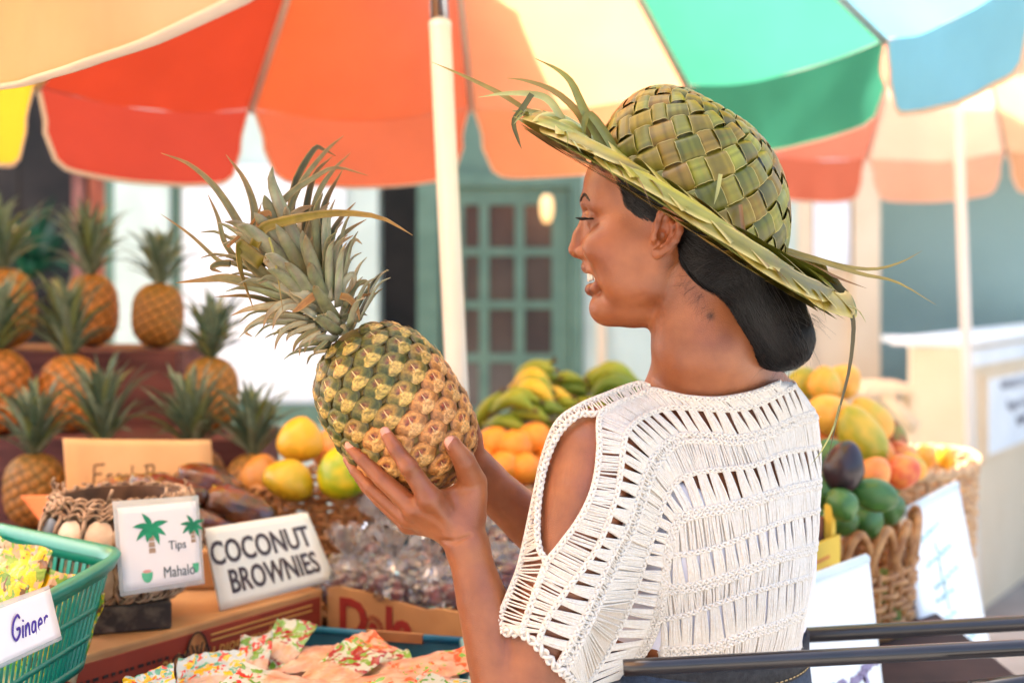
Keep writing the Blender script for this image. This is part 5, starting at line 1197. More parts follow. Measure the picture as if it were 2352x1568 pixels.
for k, (t, a) in enumerate(pts_):
    a += 0.5
    p = PQ(t, a, -0.004); pt = PQ(min(1, t + 0.01), a, -0.004); tang = (pt - p).normalized(); cen_ = pb + pax * (0.5 * PL) + pax * ((t - 0.5) * PL * 0.55); nrm = (p - cen_); nrm = (nrm - tang * nrm.dot(tang)).normalized(); x = tang.cross(nrm)
    M = Matrix((x, tang, nrm)).transposed().to_4x4(); s = 0.0157 * (0.80 + 0.24 * min(1, pine_profile(t))) * rp_.uniform(0.96, 1.04)
    ripe = 0.5 + 0.9 * (0.5 - t) + 1.0 * ((p - pc).dot(Vector((0.8, 0, -0.25)))) / PR * 0.55 + rp_.uniform(-0.12, 0.12) + 0.25 * max(0, 0.85 - abs(t - 0.97) * 8)
    pal = 'green' if ripe < 0.30 else 'mid' if ripe < 0.60 else 'ripe'
    o = bpy.data.objects.new('fruitlet', FL[pal][k % 3]); C.objects.link(o); o.parent = pine; o.matrix_parent_inverse = Matrix.Translation(pb).inverted()
    v = rp_.uniform(0.88, 1.12); o.color = (v, v * rp_.uniform(0.95, 1.03), v * rp_.uniform(0.9, 1.05), 1)
    M.translation = p; o.matrix_basis = M @ Matrix.Diagonal((s, s, s * 0.47, 1))
# crown leaves
zx7 = lambda x: 369.5 + x * 0.33493
zy7 = lambda y: 311.1 + y * 0.33493
GREY = srgb(168, 166, 136); DARK = srgb(72, 76, 50); OLIVE = srgb(130, 114, 36); TAN = srgb(150, 104, 56); MIDG = srgb(124, 124, 86)
def cleaf(pts, w, D, col, tipc=TAN, up=(0.2, -1, 0.2), dd=0.0, fold=0.35, n=16):
    q = [P(zx7(x), zy7(y), D + dd * i / (len(pts) - 1)) for i, (x, y) in enumerate(pts)]
    mb = MB(); leaf_strip(mb, q, w * (0.88 if w > 80 else 0.95) * 0.33493 * PS(D), fold=fold, n=n, up=up, basew=0.95, tipw=0.03, prof=lambda u: (0.92 + 0.08 * min(1, u / 0.2)) * (1 - u ** 2.4) + 0.02)
    m = len(mb.v) // 5; mb.col = []
    for i in range(m):
        u = i / (m - 1); c = mixc(col, tipc, max(0, (u - 0.55) / 0.45) * 0.9)
        for j in range(5):
            k = rp_.uniform(0.9, 1.1); cc = tuple(x * k for x in c)
            if j in (0, 4): cc = mixc(cc, srgb(170, 140, 86), 0.5)
            mb.col.append(cc)
    mb.build('crown_leaf', M_blade, pine, solid=0.0009)
KEY = [([(700, 900), (560, 650), (440, 450), (330, 310), (180, 190), (0, 120)], 58, 1.56, MIDG, 0.02), ([(720, 900), (650, 700), (640, 500), (570, 300), (445, 130)], 66, 1.575, MIDG, 0.02),
       ([(560, 900), (440, 740), (390, 560), (320, 400)], 40, 1.56, MIDG, 0.0), ([(455, 765), (600, 630), (665, 540), (690, 460)], 22, 1.545, TAN, 0.0), ([(700, 950), (480, 870), (400, 860), (200, 680), (0, 540)], 36, 1.58, MIDG, 0.02),
       ([(690, 880), (560, 780), (525, 770), (540, 930), (630, 1175)], 120, 1.535, OLIVE, -0.02), ([(640, 760), (700, 640), (800, 600), (950, 565), (1200, 530), (1500, 560), (1725, 685)], 80, 1.53, OLIVE, -0.02),
       ([(740, 700), (770, 540), (900, 390), (1050, 290), (1200, 220), (1420, 275)], 54, 1.57, MIDG, 0.02), ([(880, 760), (890, 530), (930, 300), (1050, 95), (1110, 95), (1200, 140)], 56, 1.60, DARK, 0.02),
       ([(860, 760), (870, 560), (960, 330), (1130, 110), (1255, 0)], 50, 1.585, MIDG, 0.02), ([(990, 860), (990, 740), (1000, 480), (1060, 260), (1175, 145)], 62, 1.60, DARK, 0.02), ([(1000, 800), (1000, 680), (1080, 400), (1180, 240), (1300, 120)], 50, 1.59, MIDG, 0.02),
       ([(1090, 800), (1100, 600), (1140, 430), (1250, 230)], 60, 1.60, DARK, 0.01), ([(1140, 1000), (1140, 850), (1170, 680), (1240, 560), (1335, 460)], 56, 1.595, DARK, 0.01), ([(1160, 1040), (1160, 900), (1220, 720), (1300, 640), (1410, 575)], 50, 1.585, MIDG, 0.01),
       ([(1010, 1100), (960, 950), (850, 780), (880, 600), (960, 510), (1050, 480)], 118, 1.55, GREY, 0.0), ([(1130, 1130), (1110, 1000), (1020, 860), (1050, 720), (1140, 620)], 112, 1.545, GREY, 0.0), ([(1060, 900), (1020, 720), (1060, 560), (1160, 460)], 80, 1.57, GREY, 0.01),
       ([(1190, 1130), (1180, 1050), (1150, 900), (1200, 760), (1320, 685)], 84, 1.55, GREY, 0.0), ([(1220, 1130), (1220, 1050), (1230, 900), (1320, 720), (1380, 745)], 62, 1.56, GREY, 0.0), ([(1240, 1130), (1250, 1020), (1310, 950), (1330, 1000), (1290, 1080)], 50, 1.555, GREY, 0.0),
       ([(980, 1220), (870, 1130), (650, 1030), (450, 980), (300, 990), (100, 1010)], 96, 1.55, MIDG, 0.0), ([(960, 1200), (800, 1150), (600, 1100), (375, 1105)], 44, 1.565, DARK, 0.01), ([(1040, 1230), (950, 1170), (780, 1165), (600, 1190), (480, 1235)], 66, 1.55, GREY, 0.0),
       ([(1010, 1270), (900, 1240), (750, 1240), (640, 1290), (580, 1345), (630, 1380)], 56, 1.545, GREY, 0.0), ([(1060, 1200), (950, 1150), (820, 1160), (740, 1220), (700, 1315)], 70, 1.535, GREY, -0.01), ([(1060, 1240), (960, 1180), (850, 1180), (790, 1250), (765, 1330)], 56, 1.53, GREY, -0.01),
       ([(960, 1080), (860, 1000), (780, 900), (720, 850), (760, 940)], 110, 1.535, GREY, 0.0), ([(1000, 1160), (900, 1060), (800, 1010), (780, 960), (880, 960)], 100, 1.53, GREY, 0.0), ([(1040, 1150), (980, 1090), (900, 1060), (940, 1030)], 90, 1.525, GREY, 0.0),
       ([(880, 1000), (760, 870), (680, 720), (660, 640), (700, 580)], 92, 1.545, GREY, 0.0), ([(760, 1000), (640, 900), (590, 830), (560, 740), (600, 720)], 100, 1.55, MIDG, 0.0), ([(1080, 1080), (1000, 1140), (940, 1190), (900, 1210)], 60, 1.515, TAN, -0.005),
       ([(1010, 1290), (940, 1290), (850, 1330), (800, 1400), (780, 1470)], 44, 1.54, GREY, 0), ([(1060, 1300), (960, 1330), (880, 1370), (860, 1410)], 40, 1.535, GREY, 0), ([(1080, 1320), (1000, 1360), (930, 1420), (900, 1500)], 40, 1.535, MIDG, 0), ([(1100, 1350), (1020, 1390), (960, 1440), (950, 1510)], 40, 1.53, GREY, 0),
       ([(1130, 1360), (1060, 1400), (1000, 1440), (985, 1490)], 36, 1.53, MIDG, 0), ([(1140, 1400), (1100, 1440), (1060, 1470), (1050, 1500)], 34, 1.53, MIDG, 0), ([(740, 700), (770, 800), (800, 950), (840, 1230)], 16, 1.52, srgb(170, 170, 90), -0.005), ([(690, 640), (680, 560), (740, 530), (760, 560)], 60, 1.53, TAN, 0),
       ([(480, 880), (400, 880), (350, 910), (420, 940)], 50, 1.55, DARK, 0), ([(1230, 1100), (1290, 1120), (1340, 1180), (1365, 1270)], 56, 1.53, srgb(146, 104, 46), 0), ([(1260, 1180), (1300, 1090), (1360, 1010), (1420, 1010), (1420, 1110)], 40, 1.56, MIDG, 0), ([(1290, 1220), (1340, 1120), (1420, 1090), (1490, 1080)], 26, 1.57, TAN, 0)]
for pts, w, D, c, dd in KEY: cleaf(pts, w, D, c, dd=dd)
ctop = pb + pax * PL * 0.985
for k in range(92):      # short leaves packed round the foot of the crown
    s = rp_.random() ** 0.8; a = k * 2.399963; el = 0.30 + 1.0 * s + rp_.uniform(-0.1, 0.1); L_ = (0.036 + 0.065 * s) * rp_.uniform(0.8, 1.3)
    b = ctop + pax * (-0.006 + 0.095 * s) + (pu * math.cos(a) + pv * math.sin(a)) * (0.020 + 0.014 * (1 - s) ** 2)
    out = pu * math.cos(a) + pv * math.sin(a); d = out * math.cos(el) + pax * math.sin(el)
    mb = MB(); curl = rp_.uniform(0.1, 0.6) * (1 - 0.4 * s)
    leaf_strip(mb, [b - d * 0.008, b + d * L_ * 0.45, b + d * L_ * 0.8 + (out - pax * 0.9) * L_ * 0.10 * curl, b + d * L_ + (out - pax) * L_ * 0.42 * curl], 0.019 * (0.6 + 0.4 * s), fold=0.4, n=9, up=tuple(pax * math.cos(el) - out * math.sin(el)), prof=lambda u: (1 - u ** 2.2) + 0.02)
    c = mixc(GREY, MIDG, rp_.random()); m = len(mb.v) // 5
    mb.col = [mixc(tuple(x * rp_.uniform(0.9, 1.1) for x in c), TAN if rp_.random() < 0.9 else srgb(140, 84, 40), max(0, (i // 5) / (m - 1) - 0.55) * 1.5 * (0.3 + 0.7 * (k % 3 == 0))) for i in range(len(mb.v))]
    mb.build('crown_leaf', M_blade, pine, solid=0.0008)
# ================================================================ the woman: one continuous body surface from a distance field
class SDF:
    def __init__(self): self.p = []
    def cone(self, a, b, ra, rb, k=0.006, op=1):
        a = np.array(a, float); b = np.array(b, float); self.p.append(('c', a, b, ra, rb, k, op, (a + b) / 2, np.linalg.norm(b - a) / 2 + max(ra, rb))); return self
    def ell(self, c, r, k=0.006, op=1, M=None):
        c = np.array(c, float); r = np.array(r, float); self.p.append(('e', c, r, None if M is None else np.array(M, float), 0, k, op, c, r.max())); return self
    def chain(self, pts, rad, k=0.006, op=1):
        A_ = np.array(pts, float); c = A_.mean(0)
        self.p.append(('h', A_, list(rad), 0, 0, k, op, c, float(np.linalg.norm(A_ - c, axis=1).max()) + max(rad))); return self
    def plane(self, pt, n, k=0.006):
        """keep only the side the normal points away from"""
        self.p.append(('p', np.array(pt, float), np.array(n, float) / np.linalg.norm(n), 0, 0, k, 0, np.zeros(3), 1e9)); return self
    def ev(self, X, near=None):
        d = np.full(X.shape[0], 0.2)
        for q in (self.p if near is None else near):
            if q[0] == 'c':
                _, a, b, ra, rb, k, op, _, _ = q; ba = b - a; h = np.clip(((X - a) @ ba) / max(1e-12, ba @ ba), 0, 1)
                di = np.linalg.norm(X - a - h[:, None] * ba, axis=1) - (ra + (rb - ra) * h)
            elif q[0] == 'h':
                _, A_, rd, _, _, k, op, _, _ = q; di = None
                for i in range(len(rd) - 1):
                    a = A_[i]; ba = A_[i + 1] - a; h = np.clip(((X - a) @ ba) / max(1e-12, ba @ ba), 0, 1)
                    dd = np.linalg.norm(X - a - h[:, None] * ba, axis=1) - (rd[i] + (rd[i + 1] - rd[i]) * h)
                    if di is None: di = dd
                    else:
                        ks = 0.0015; hh = np.maximum(ks - np.abs(di - dd), 0) / ks; di = np.minimum(di, dd) - hh * hh * ks * 0.25
            elif q[0] == 'e':
                _, c, r, M, _, k, op, _, _ = q; Y = X - c
                if M is not None: Y = Y @ M
                k0 = np.linalg.norm(Y / r, axis=1); k1 = np.linalg.norm(Y / (r * r), axis=1); di = k0 * (k0 - 1) / np.maximum(k1, 1e-9)
            else:
                _, pt, n, _, _, k, op, _, _ = q; di = (X - pt) @ n
            if op == 1:
                h = np.maximum(k - np.abs(d - di), 0) / k; d = np.minimum(d, di) - h * h * k * 0.25
            elif op == -1:
                h = np.maximum(k - np.abs(d + di), 0) / k; d = np.maximum(d, -di) + h * h * k * 0.25
            else:
                h = np.maximum(k - np.abs(d - di), 0) / k; d = np.maximum(d, di) + h * h * k * 0.25
        return d
    def mesh(self, h, lo, hi, n=16):
        lo = np.array(lo, float); hi = np.array(hi, float); nb = np.ceil((hi - lo) / (h * n)).astype(int)
        bl = h * n; rad = bl * 0.87
        ax = np.arange(n + 1); gx, gy, gz = np.meshgrid(ax, ax, ax, indexing='ij'); G = np.stack([gx, gy, gz], -1).reshape(-1, 3)
        VK = []; VP = []; FQ = []
        S = 1 << 20
        key = lambda I: (I[:, 0] * S + I[:, 1]) * S + I[:, 2]
        cb = np.stack(np.meshgrid(*[np.arange(m) for m in nb], indexing='ij'), -1).reshape(-1, 3)
        cen = lo + (cb + 0.5) * bl
        far = np.full(len(cb), 1e9)
        dc = np.full(len(cb), 1e9)
        CC = self.ev(cen)
        for bi in np.where(np.abs(CC) < rad + 0.02)[0]:
            c = cen[bi]; near = [q for q in self.p if q[0] == 'p' or np.linalg.norm(q[7] - c) < q[8] + 2 * rad + q[5]]
            if not near: continue
            I0 = cb[bi] * n; X = lo + (G + I0) * h; D = self.ev(X, near).reshape(n + 1, n + 1, n + 1)
            if D.min() > 0 or D.max() < 0: continue
            s = D < 0
            # cell vertices
            acc = np.zeros((n, n, n, 3)); cnt = np.zeros((n, n, n))
            for a in range(3):
                sl0 = [slice(None)] * 3; sl1 = [slice(None)] * 3; sl0[a] = slice(0, n); sl1[a] = slice(1, n + 1)
                d0 = D[tuple(sl0)]; d1 = D[tuple(sl1)]; cr = (d0 < 0) != (d1 < 0)
                t = np.where(cr, d0 / np.where(cr, d0 - d1, 1), 0)
                o = [i for i in range(3) if i != a]
                base = np.stack(np.meshgrid(*[np.arange(x) for x in d0.shape], indexing='ij'), -1).astype(float); base[..., a] += t
                for u in (0, 1):
                    for v in (0, 1):
                        sl = [slice(None)] * 3; sl[o[0]] = slice(u, u + n); sl[o[1]] = slice(v, v + n)
                        c_ = cr[tuple(sl)]; acc += base[tuple(sl)] * c_[..., None]; cnt += c_
                # faces: edges owned by this block
                sl = [slice(0, n)] * 3
                idx = np.argwhere(cr[tuple(sl)])
                if len(idx):
                    flip = s[tuple(sl)][tuple(idx.T)]
                    q = []
                    for (u, v) in ((-1, -1), (0, -1), (0, 0), (-1, 0)):
                        J = idx + I0; J = J.copy(); J[:, o[0]] += u; J[:, o[1]] += v; q.append(key(J + 1))
                    q = np.stack(q, 1)
                    fl = flip if a != 1 else ~flip
                    q[~fl] = q[~fl][:, ::-1]
                    FQ.append(q)
            m = cnt > 0; idx = np.argwhere(m)
            VK.append(key(idx + I0 + 1)); VP.append(lo + (acc[m] / cnt[m][:, None] + I0) * h)
        VK = np.concatenate(VK); VP = np.concatenate(VP); FQ = np.concatenate(FQ)
        od = np.argsort(VK); VK = VK[od]; VP = VP[od]
        ix = np.searchsorted(VK, FQ); ix = np.clip(ix, 0, len(VK) - 1); ok = (VK[ix] == FQ).all(1)
        return VP, ix[ok]
def np_mesh(name, V, F, mat, parent=None, tint=None, smooth=True):
    me = bpy.data.meshes.new(name); me.vertices.add(len(V)); me.vertices.foreach_set('co', V.astype(np.float32).ravel())
    k = F.shape[1]; me.loops.add(len(F) * k); me.loops.foreach_set('vertex_index', F.astype(np.int32).ravel())
    me.polygons.add(len(F)); me.polygons.foreach_set('loop_start', np.arange(0, len(F) * k, k, dtype=np.int32))
    me.polygons.foreach_set('loop_total', np.full(len(F), k, dtype=np.int32))
    me.polygons.foreach_set('use_smooth', np.full(len(F), smooth)); me.materials.append(mat)
    if tint is not None:
        ca = me.color_attributes.new('tint', 'FLOAT_COLOR', 'POINT'); ca.data.foreach_set('color', np.hstack([tint, np.ones((len(tint), 1))]).astype(np.float32).ravel())
    me.update(calc_edges=True); me.validate()
    return link(name, me, parent)
DH = 1.60; SH = PS(DH); HX = 1545.0; YAW = R_(-12.0)
_hc = P(HX, 560, DH)
def HP(x, y, d=0.0):
    """head frame: picture-like x, y in the head's own profile plane, d across (negative = her left, towards us)"""
    dx = (x - HX) * SH; dy = d * SH
    return np.array((_hc.x + dx * math.cos(YAW) - dy * math.sin(YAW), _hc.y + dx * math.sin(YAW) + dy * math.cos(YAW), EYE + (640 - y) * SH))
def HR(px): return px * SH
MH = np.array(((math.cos(YAW), -math.sin(YAW), 0), (math.sin(YAW), math.cos(YAW), 0), (0, 0, 1.0)))
def W(px, py, D): return np.array(P(px, py, D))
def wr(px, D=1.5): return px * PS(D)
body = SDF()
def hell(c, r, k=16, op=1): body.ell(HP(*c), [HR(r[0]), HR(r[1]), HR(r[2])], HR(k), op, MH)
def hcone(a, b, ra, rb, k=14, op=1): body.cone(HP(*a), HP(*b), HR(ra), HR(rb), HR(k), op)
# --- neck, torso
hcone((1592, 640, 0), (1602, 800, 0), 104, 104, 20); body.cone(HP(1602, 800, 0), W(1612, 910, 1.625), HR(104), HR(114), HR(10))
body.cone(HP(1645, 800, 0), W(1735, 960, 1.69), 0.046, 0.058, 0.03)
lx = np.array((-0.57, -0.82, 0)); fx = np.array((-0.82, 0.57, 0)); MT = np.stack([lx, fx, np.array((0, 0, 1.0))], 1)
body.ell(W(1626, 1195, 1.66), (0.155, 0.110, 0.188), 0.04, 1, MT)
body.cone(W(1400, 1020, 1.55), W(1560, 985, 1.615), 0.042, 0.046, 0.02); body.cone(W(1640, 965, 1.645), W(1770, 1010, 1.735), 0.058, 0.050, 0.035)
body.cone(W(1612, 1350, 1.66), W(1600, 1560, 1.66), 0.108, 0.104, 0.05)
# --- left arm (near)
body.chain([W(1366, 1050, 1.525), W(1338, 1150, 1.505), W(1268, 1430, 1.49), W(1185, 1690, 1.475)], [0.049, 0.047, 0.044, 0.036], 0.02)
body.chain([W(1185, 1690, 1.475), W(1137, 1500, 1.485), W(1106, 1375, 1.49), W(1072, 1250, 1.495)], [0.036, 0.030, 0.0265, 0.0205], 0.012)
# --- left hand
wrist = W(1060, 1222, 1.497)
body.cone(W(1072, 1250, 1.495), wrist, 0.0215, 0.0215, 0.012)
IM, MM_, RM, KM = W(988, 1146, 1.482), W(952, 1168, 1.492), W(936, 1188, 1.507), W(938, 1205, 1.530)
for m_, ra, rb in ((IM, 0.0185, 0.0122), (MM_, 0.018, 0.0115), (RM, 0.017, 0.0105), (KM, 0.016, 0.0095)): body.cone(W(1046, 1206, 1.502), m_, ra, rb, 0.011)
body.chain([IM, W(938, 1071, 1.476), W(908, 1030, 1.477), W(888, 998, 1.481)], [0.0122, 0.0092, 0.0080, 0.0066], 0.006)
body.chain([MM_, W(875, 1098, 1.497), W(833, 1054, 1.505), W(806, 1028, 1.513)], [0.0115, 0.0088, 0.0077, 0.0064], 0.005)
body.chain([RM, W(853, 1119, 1.520), W(818, 1080, 1.532), W(800, 1054, 1.542)], [0.0105, 0.0082, 0.0072, 0.0060], 0.004)
body.chain([KM, W(872, 1148, 1.555), W(842, 1118, 1.568), W(824, 1096, 1.578)], [0.0095, 0.0074, 0.0066, 0.0056], 0.004)
body.ell(W(986, 1142, 1.478), (0.0105, 0.0105, 0.0105), 0.006)         # index knuckle
body.ell(W(938, 1070, 1.472), (0.0086, 0.0086, 0.0086), 0.006)
body.chain([W(1078, 1180, 1.505), W(1086, 1108, 1.508), W(1067, 1060, 1.490), W(1038, 1018, 1.478)], [0.0185, 0.0150, 0.0118, 0.0088], 0.010)
body.cone(W(1080, 1135, 1.512), W(1000, 1150, 1.500), 0.0125, 0.0105, 0.012)   # web
body.cone(W(1030, 1185, 1.525), W(965, 1180, 1.530), 0.016, 0.013, 0.012)      # palm pad
body.chain([W(1016, 1240, 1.486), W(1045, 1243, 1.474), W(1080, 1230, 1.476)], [0.0012, 0.0012, 0.001], 0.004, -1)
body.chain([W(1090, 1122, 1.490), W(1050, 1130, 1.492)], [0.001, 0.001], 0.004, -1)
for a_, b_ in (((1035, 1205, 1.481), (990, 1150, 1.471)), ((1032, 1212, 1.485), (955, 1172, 1.482))): body.cone(W(*a_), W(*b_), 0.003, 0.0036, 0.007)
# --- right arm (far) and hand behind the fruit
body.chain([W(1762, 1010, 1.75), W(1620, 1230, 1.78), W(1420, 1395, 1.74)], [0.045, 0.044, 0.036], 0.02)
body.chain([W(1420, 1395, 1.74), W(1300, 1278, 1.71), W(1209, 1192, 1.685), W(1105, 1098, 1.66)], [0.036, 0.033, 0.0295, 0.0245], 0.012)
rw = W(1085, 1075, 1.655); body.cone(W(1105, 1098, 1.66), rw, 0.0245, 0.023, 0.012)
rk = [(1035, 985, 1.652), (1008, 1010, 1.662), (985, 1038, 1.662), (970, 1062, 1.655)]
for i, m_ in enumerate(rk): body.cone(rw, W(*m_), 0.018, 0.0115, 0.012)
for pts in (((1035, 985, 1.652), (985, 925, 1.650), (945, 890, 1.648), (915, 868, 1.645)), ((1008, 1010, 1.662), (950, 955, 1.660), (905, 920, 1.655), (870, 895, 1.650)),
            ((985, 1038, 1.662), (925, 990, 1.660), (880, 955, 1.655), (850, 930, 1.648)), ((970, 1062, 1.655), (920, 1025, 1.652), (885, 1000, 1.646), (860, 980, 1.640))):
    body.chain([W(*p) for p in pts], [0.0108, 0.0088, 0.0076, 0.0062], 0.005)
body.chain([rw, W(1082, 1005, 1.625), W(1072, 960, 1.610), W(1060, 925, 1.600)], [0.0175, 0.013, 0.0108, 0.0082], 0.008)
# --- head
hell((1560, 432, 0), (206, 150, 168), 20)
hell((1444, 440, 0), (104, 112, 112), 30)
for s in (-1, 1):
    hcone((1356, 462, 0), (1392, 466, s * 74), 20, 22, 20)
hell((1445, 560, 0), (92, 98, 118), 26)
for s in (-1, 1):
    hell((1474, 560, s * 92), (86, 38, 70), 30)
    hcone((1400, 706, s * 20), (1498, 650, s * 84), 33, 32, 28); hcone((1498, 650, s * 84), (1532, 580, s * 106), 32, 32, 26)
    hell((1478, 636, s * 58), (76, 48, 62), 30)
hell((1400, 612, 0), (58, 58, 52), 22)
hell((1455, 708, 0), (74, 72, 46), 26)
hell((1390, 708, 0), (37, 44, 36), 22)
for s in (-1, 1):
    hell((1343, 498, s * 40), (22, 26, 20), 14, -1)
    hell((1377, 504, s * 42), (26, 27, 22), 12)
    hcone((1352, 492, s * 36), (1384, 503, s * 66), 8, 7, 7)             # upper lid
    hell((1399, 568, s * 68), (53, 46, 46), 20)
    hell((1446, 622, s * 66), (62, 40, 62), 34)
hcone((1352, 486, 0), (1329, 540, 0), 13, 14, 12); hcone((1329, 540, 0), (1319, 572, 0), 14, 17, 12)
for s in (-1, 1):
    hell((1339, 578, s * 19), (17, 12, 13), 8)
hcone((1322, 583, 0), (1346, 594, 0), 8, 8, 8)
for s in (-1, 1): hcone((1362, 505, s * 12), (1356, 580, s * 16), 18, 20, 12)
for s in (-1, 1):
    hell((1327, 591, s * 11), (8, 5, 5), 3, -1)
# mouth: open smile
hell((1350, 639, 0), (32, 50, 14), 6, -1)
for s in (-1, 1):
    hcone((1346, 613, 0), (1360, 616, s * 27), 12, 10, 8); hcone((1360, 616, s * 27), (1397, 628, s * 56), 10, 6, 8)
    hcone((1356, 665, 0), (1369, 662, s * 25), 13, 11, 8); hcone((1369, 662, s * 25), (1398, 636, s * 55), 11, 6, 8)
    hcone((1368, 594, s * 56), (1398, 634, s * 70), 3, 3, 12, -1)          # smile crease
# ears
EARX = lambda px: HX + (px - HX + 19) / 0.978
for s in (-1, 1):
    d = s * 142
    hell((EARX(1527), 538, s * 134), (28, 14, 46), 12)
    hl = [(1505, 548), (1507, 520), (1514, 498), (1527, 488), (1545, 494), (1556, 513), (1556, 535), (1548, 555), (1532, 572), (1515, 584)]
    for i in range(len(hl) - 1): hcone((EARX(hl[i][0]), hl[i][1], d + s * (4 + 1.6 * i * (i < 6) + 9 * (i >= 6))), (EARX(hl[i + 1][0]), hl[i + 1][1], d + s * (4 + 1.6 * (i + 1) * (i < 5) + 9 * (i >= 5))), 8, 8, 5)
    hell((EARX(1507), 585, d + s * 6), (14, 8, 14), 8)
    al = [(1526, 506), (1540, 522), (1540, 540), (1530, 556), (1519, 566)]
    for i in range(4): hcone((EARX(al[i][0]), al[i][1], d + s * 6), (EARX(al[i + 1][0]), al[i + 1][1], d + s * 6), 6.5, 6.5, 4)
    hell((EARX(1498), 552, d - s * 2), (8, 10, 12), 6)
    hell((EARX(1517), 546, d + s * 8), (10, 14, 16), 5, -1)
    hell((EARX(1527), 509, d + s * 12), (8, 8, 10), 4, -1)
VB, FB = body.mesh(0.0019, (-0.20, 1.38, 0.98), (0.40, 1.95, 1.66), 16)
# skin colour: lips and nails are real colour differences
def gauss(V, c, r): return np.exp(-((V - np.array(c)) ** 2).sum(1) / (2 * r * r))
tint = np.ones((len(VB), 3))
lip = np.zeros(len(VB))
LIPS = [((1338, 612, 0), 9), ((1347, 616, -22), 8), ((1374, 621, -41), 6), ((1347, 616, 22), 8), ((1344, 665, 0), 10), ((1356, 662, -22), 9), ((1376, 652, -38), 8), ((1358, 664, 20), 9)]
for c, r in LIPS: lip = np.maximum(lip, np.clip(gauss(VB, HP(*c), HR(r)) * 1.6 - 0.3, 0, 1))
tint = tint * (1 - lip[:, None]) + lip[:, None] * np.array((0.62, 0.36, 0.40))
for c, r in [((1352, 642, 0), 26), ((1372, 640, -22), 18)]:      # inside of the mouth
    g = np.clip(gauss(VB, HP(c[0] + 22, c[1], c[2]), HR(r * 0.55)) * 1.5 - 0.2, 0, 1)
    tint = tint * (1 - g[:, None]) + g[:, None] * np.array((0.35, 0.12, 0.12))
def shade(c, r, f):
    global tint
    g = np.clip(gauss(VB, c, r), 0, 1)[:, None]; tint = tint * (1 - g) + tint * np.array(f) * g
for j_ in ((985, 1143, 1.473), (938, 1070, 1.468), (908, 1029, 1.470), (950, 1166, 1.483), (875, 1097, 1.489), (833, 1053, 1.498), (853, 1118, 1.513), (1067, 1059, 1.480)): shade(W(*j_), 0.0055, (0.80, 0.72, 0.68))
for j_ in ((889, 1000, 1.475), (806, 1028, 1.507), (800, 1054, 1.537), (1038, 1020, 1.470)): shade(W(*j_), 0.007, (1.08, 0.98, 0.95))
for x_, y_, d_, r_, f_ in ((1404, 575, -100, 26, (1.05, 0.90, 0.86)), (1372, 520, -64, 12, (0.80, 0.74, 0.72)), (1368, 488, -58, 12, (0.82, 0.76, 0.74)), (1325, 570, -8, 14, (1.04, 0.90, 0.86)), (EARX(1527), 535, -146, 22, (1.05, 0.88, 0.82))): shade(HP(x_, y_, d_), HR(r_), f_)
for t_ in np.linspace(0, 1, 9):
    shade(HP(1398 + 72 * t_, 396 + 146 * t_, -118 - 24 * t_), HR(11), (0.82, 0.80, 0.80)); shade(HP(1540 + 118 * t_, 596 + 130 * t_, -120), HR(12), (0.80, 0.78, 0.78))  # hairline and nape: fine hair and its shadow painted into the skin tint
_px = 1176 + FPX * VB[:, 0] / VB[:, 1]; _py = 640 - FPX * (VB[:, 2] - EYE) / VB[:, 1]
mole = np.exp(-((_px - 1632) ** 2 + (_py - 726) ** 2) / (2 * 7.0 ** 2)) * (VB[:, 1] < 1.60)
tint = tint * (1 - 0.72 * mole[:, None])
M_skin = bpy.data.materials.new('skin'); M_skin.use_nodes = True
nt = M_skin.node_tree; n = nt.nodes; l = nt.links; b = n['Principled BSDF']
b.inputs['Roughness'].default_value = 0.40; b.inputs['Specular IOR Level'].default_value = 0.55
b.inputs['Coat Weight'].default_value = 0.14; b.inputs['Coat Roughness'].default_value = 0.34
b.inputs['Subsurface Weight'].default_value = 0.25; b.inputs['Subsurface Radius'].default_value = (0.010, 0.0035, 0.0018); b.inputs['Subsurface Scale'].default_value = 0.4
tc = n.new('ShaderNodeTexCoord'); nz = n.new('ShaderNodeTexNoise'); nz.inputs['Scale'].default_value = 28; nz.inputs['Detail'].default_value = 8; l.new(tc.outputs['Object'], nz.inputs['Vector'])
rp = n.new('ShaderNodeValToRGB'); rp.color_ramp.elements[0].position = 0.3; rp.color_ramp.elements[1].position = 0.72
rp.color_ramp.elements[0].color = srgb(130, 72, 41); rp.color_ramp.elements[1].color = srgb(164, 98, 57); l.new(nz.outputs['Fac'], rp.inputs[0])
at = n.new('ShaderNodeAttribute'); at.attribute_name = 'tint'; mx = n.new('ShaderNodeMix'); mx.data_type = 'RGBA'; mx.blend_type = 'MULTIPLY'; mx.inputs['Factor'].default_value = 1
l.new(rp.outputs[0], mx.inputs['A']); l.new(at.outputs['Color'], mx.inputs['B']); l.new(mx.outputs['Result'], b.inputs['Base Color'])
nz2 = n.new('ShaderNodeTexNoise'); nz2.inputs['Scale'].default_value = 420; nz2.inputs['Detail'].default_value = 4; l.new(tc.outputs['Object'], nz2.inputs['Vector'])
vo = n.new('ShaderNodeTexVoronoi'); vo.inputs['Scale'].default_value = 900; l.new(tc.outputs['Object'], vo.inputs['Vector'])
ad = n.new('ShaderNodeMath'); ad.operation = 'ADD'; l.new(nz2.outputs['Fac'], ad.inputs[0]); l.new(vo.outputs['Distance'], ad.inputs[1])
bp = n.new('ShaderNodeBump'); bp.inputs['Strength'].default_value = 0.35; bp.inputs['Distance'].default_value = 0.0007; l.new(ad.outputs[0], bp.inputs['Height']); l.new(bp.outputs[0], b.inputs['Normal'])
woman = thing('person', 'woman in white crochet top and leaf hat smiling at the pineapple she holds', 'person', (0.2, 1.62, 0))
np_mesh('body', VB, FB, M_skin, woman, tint)
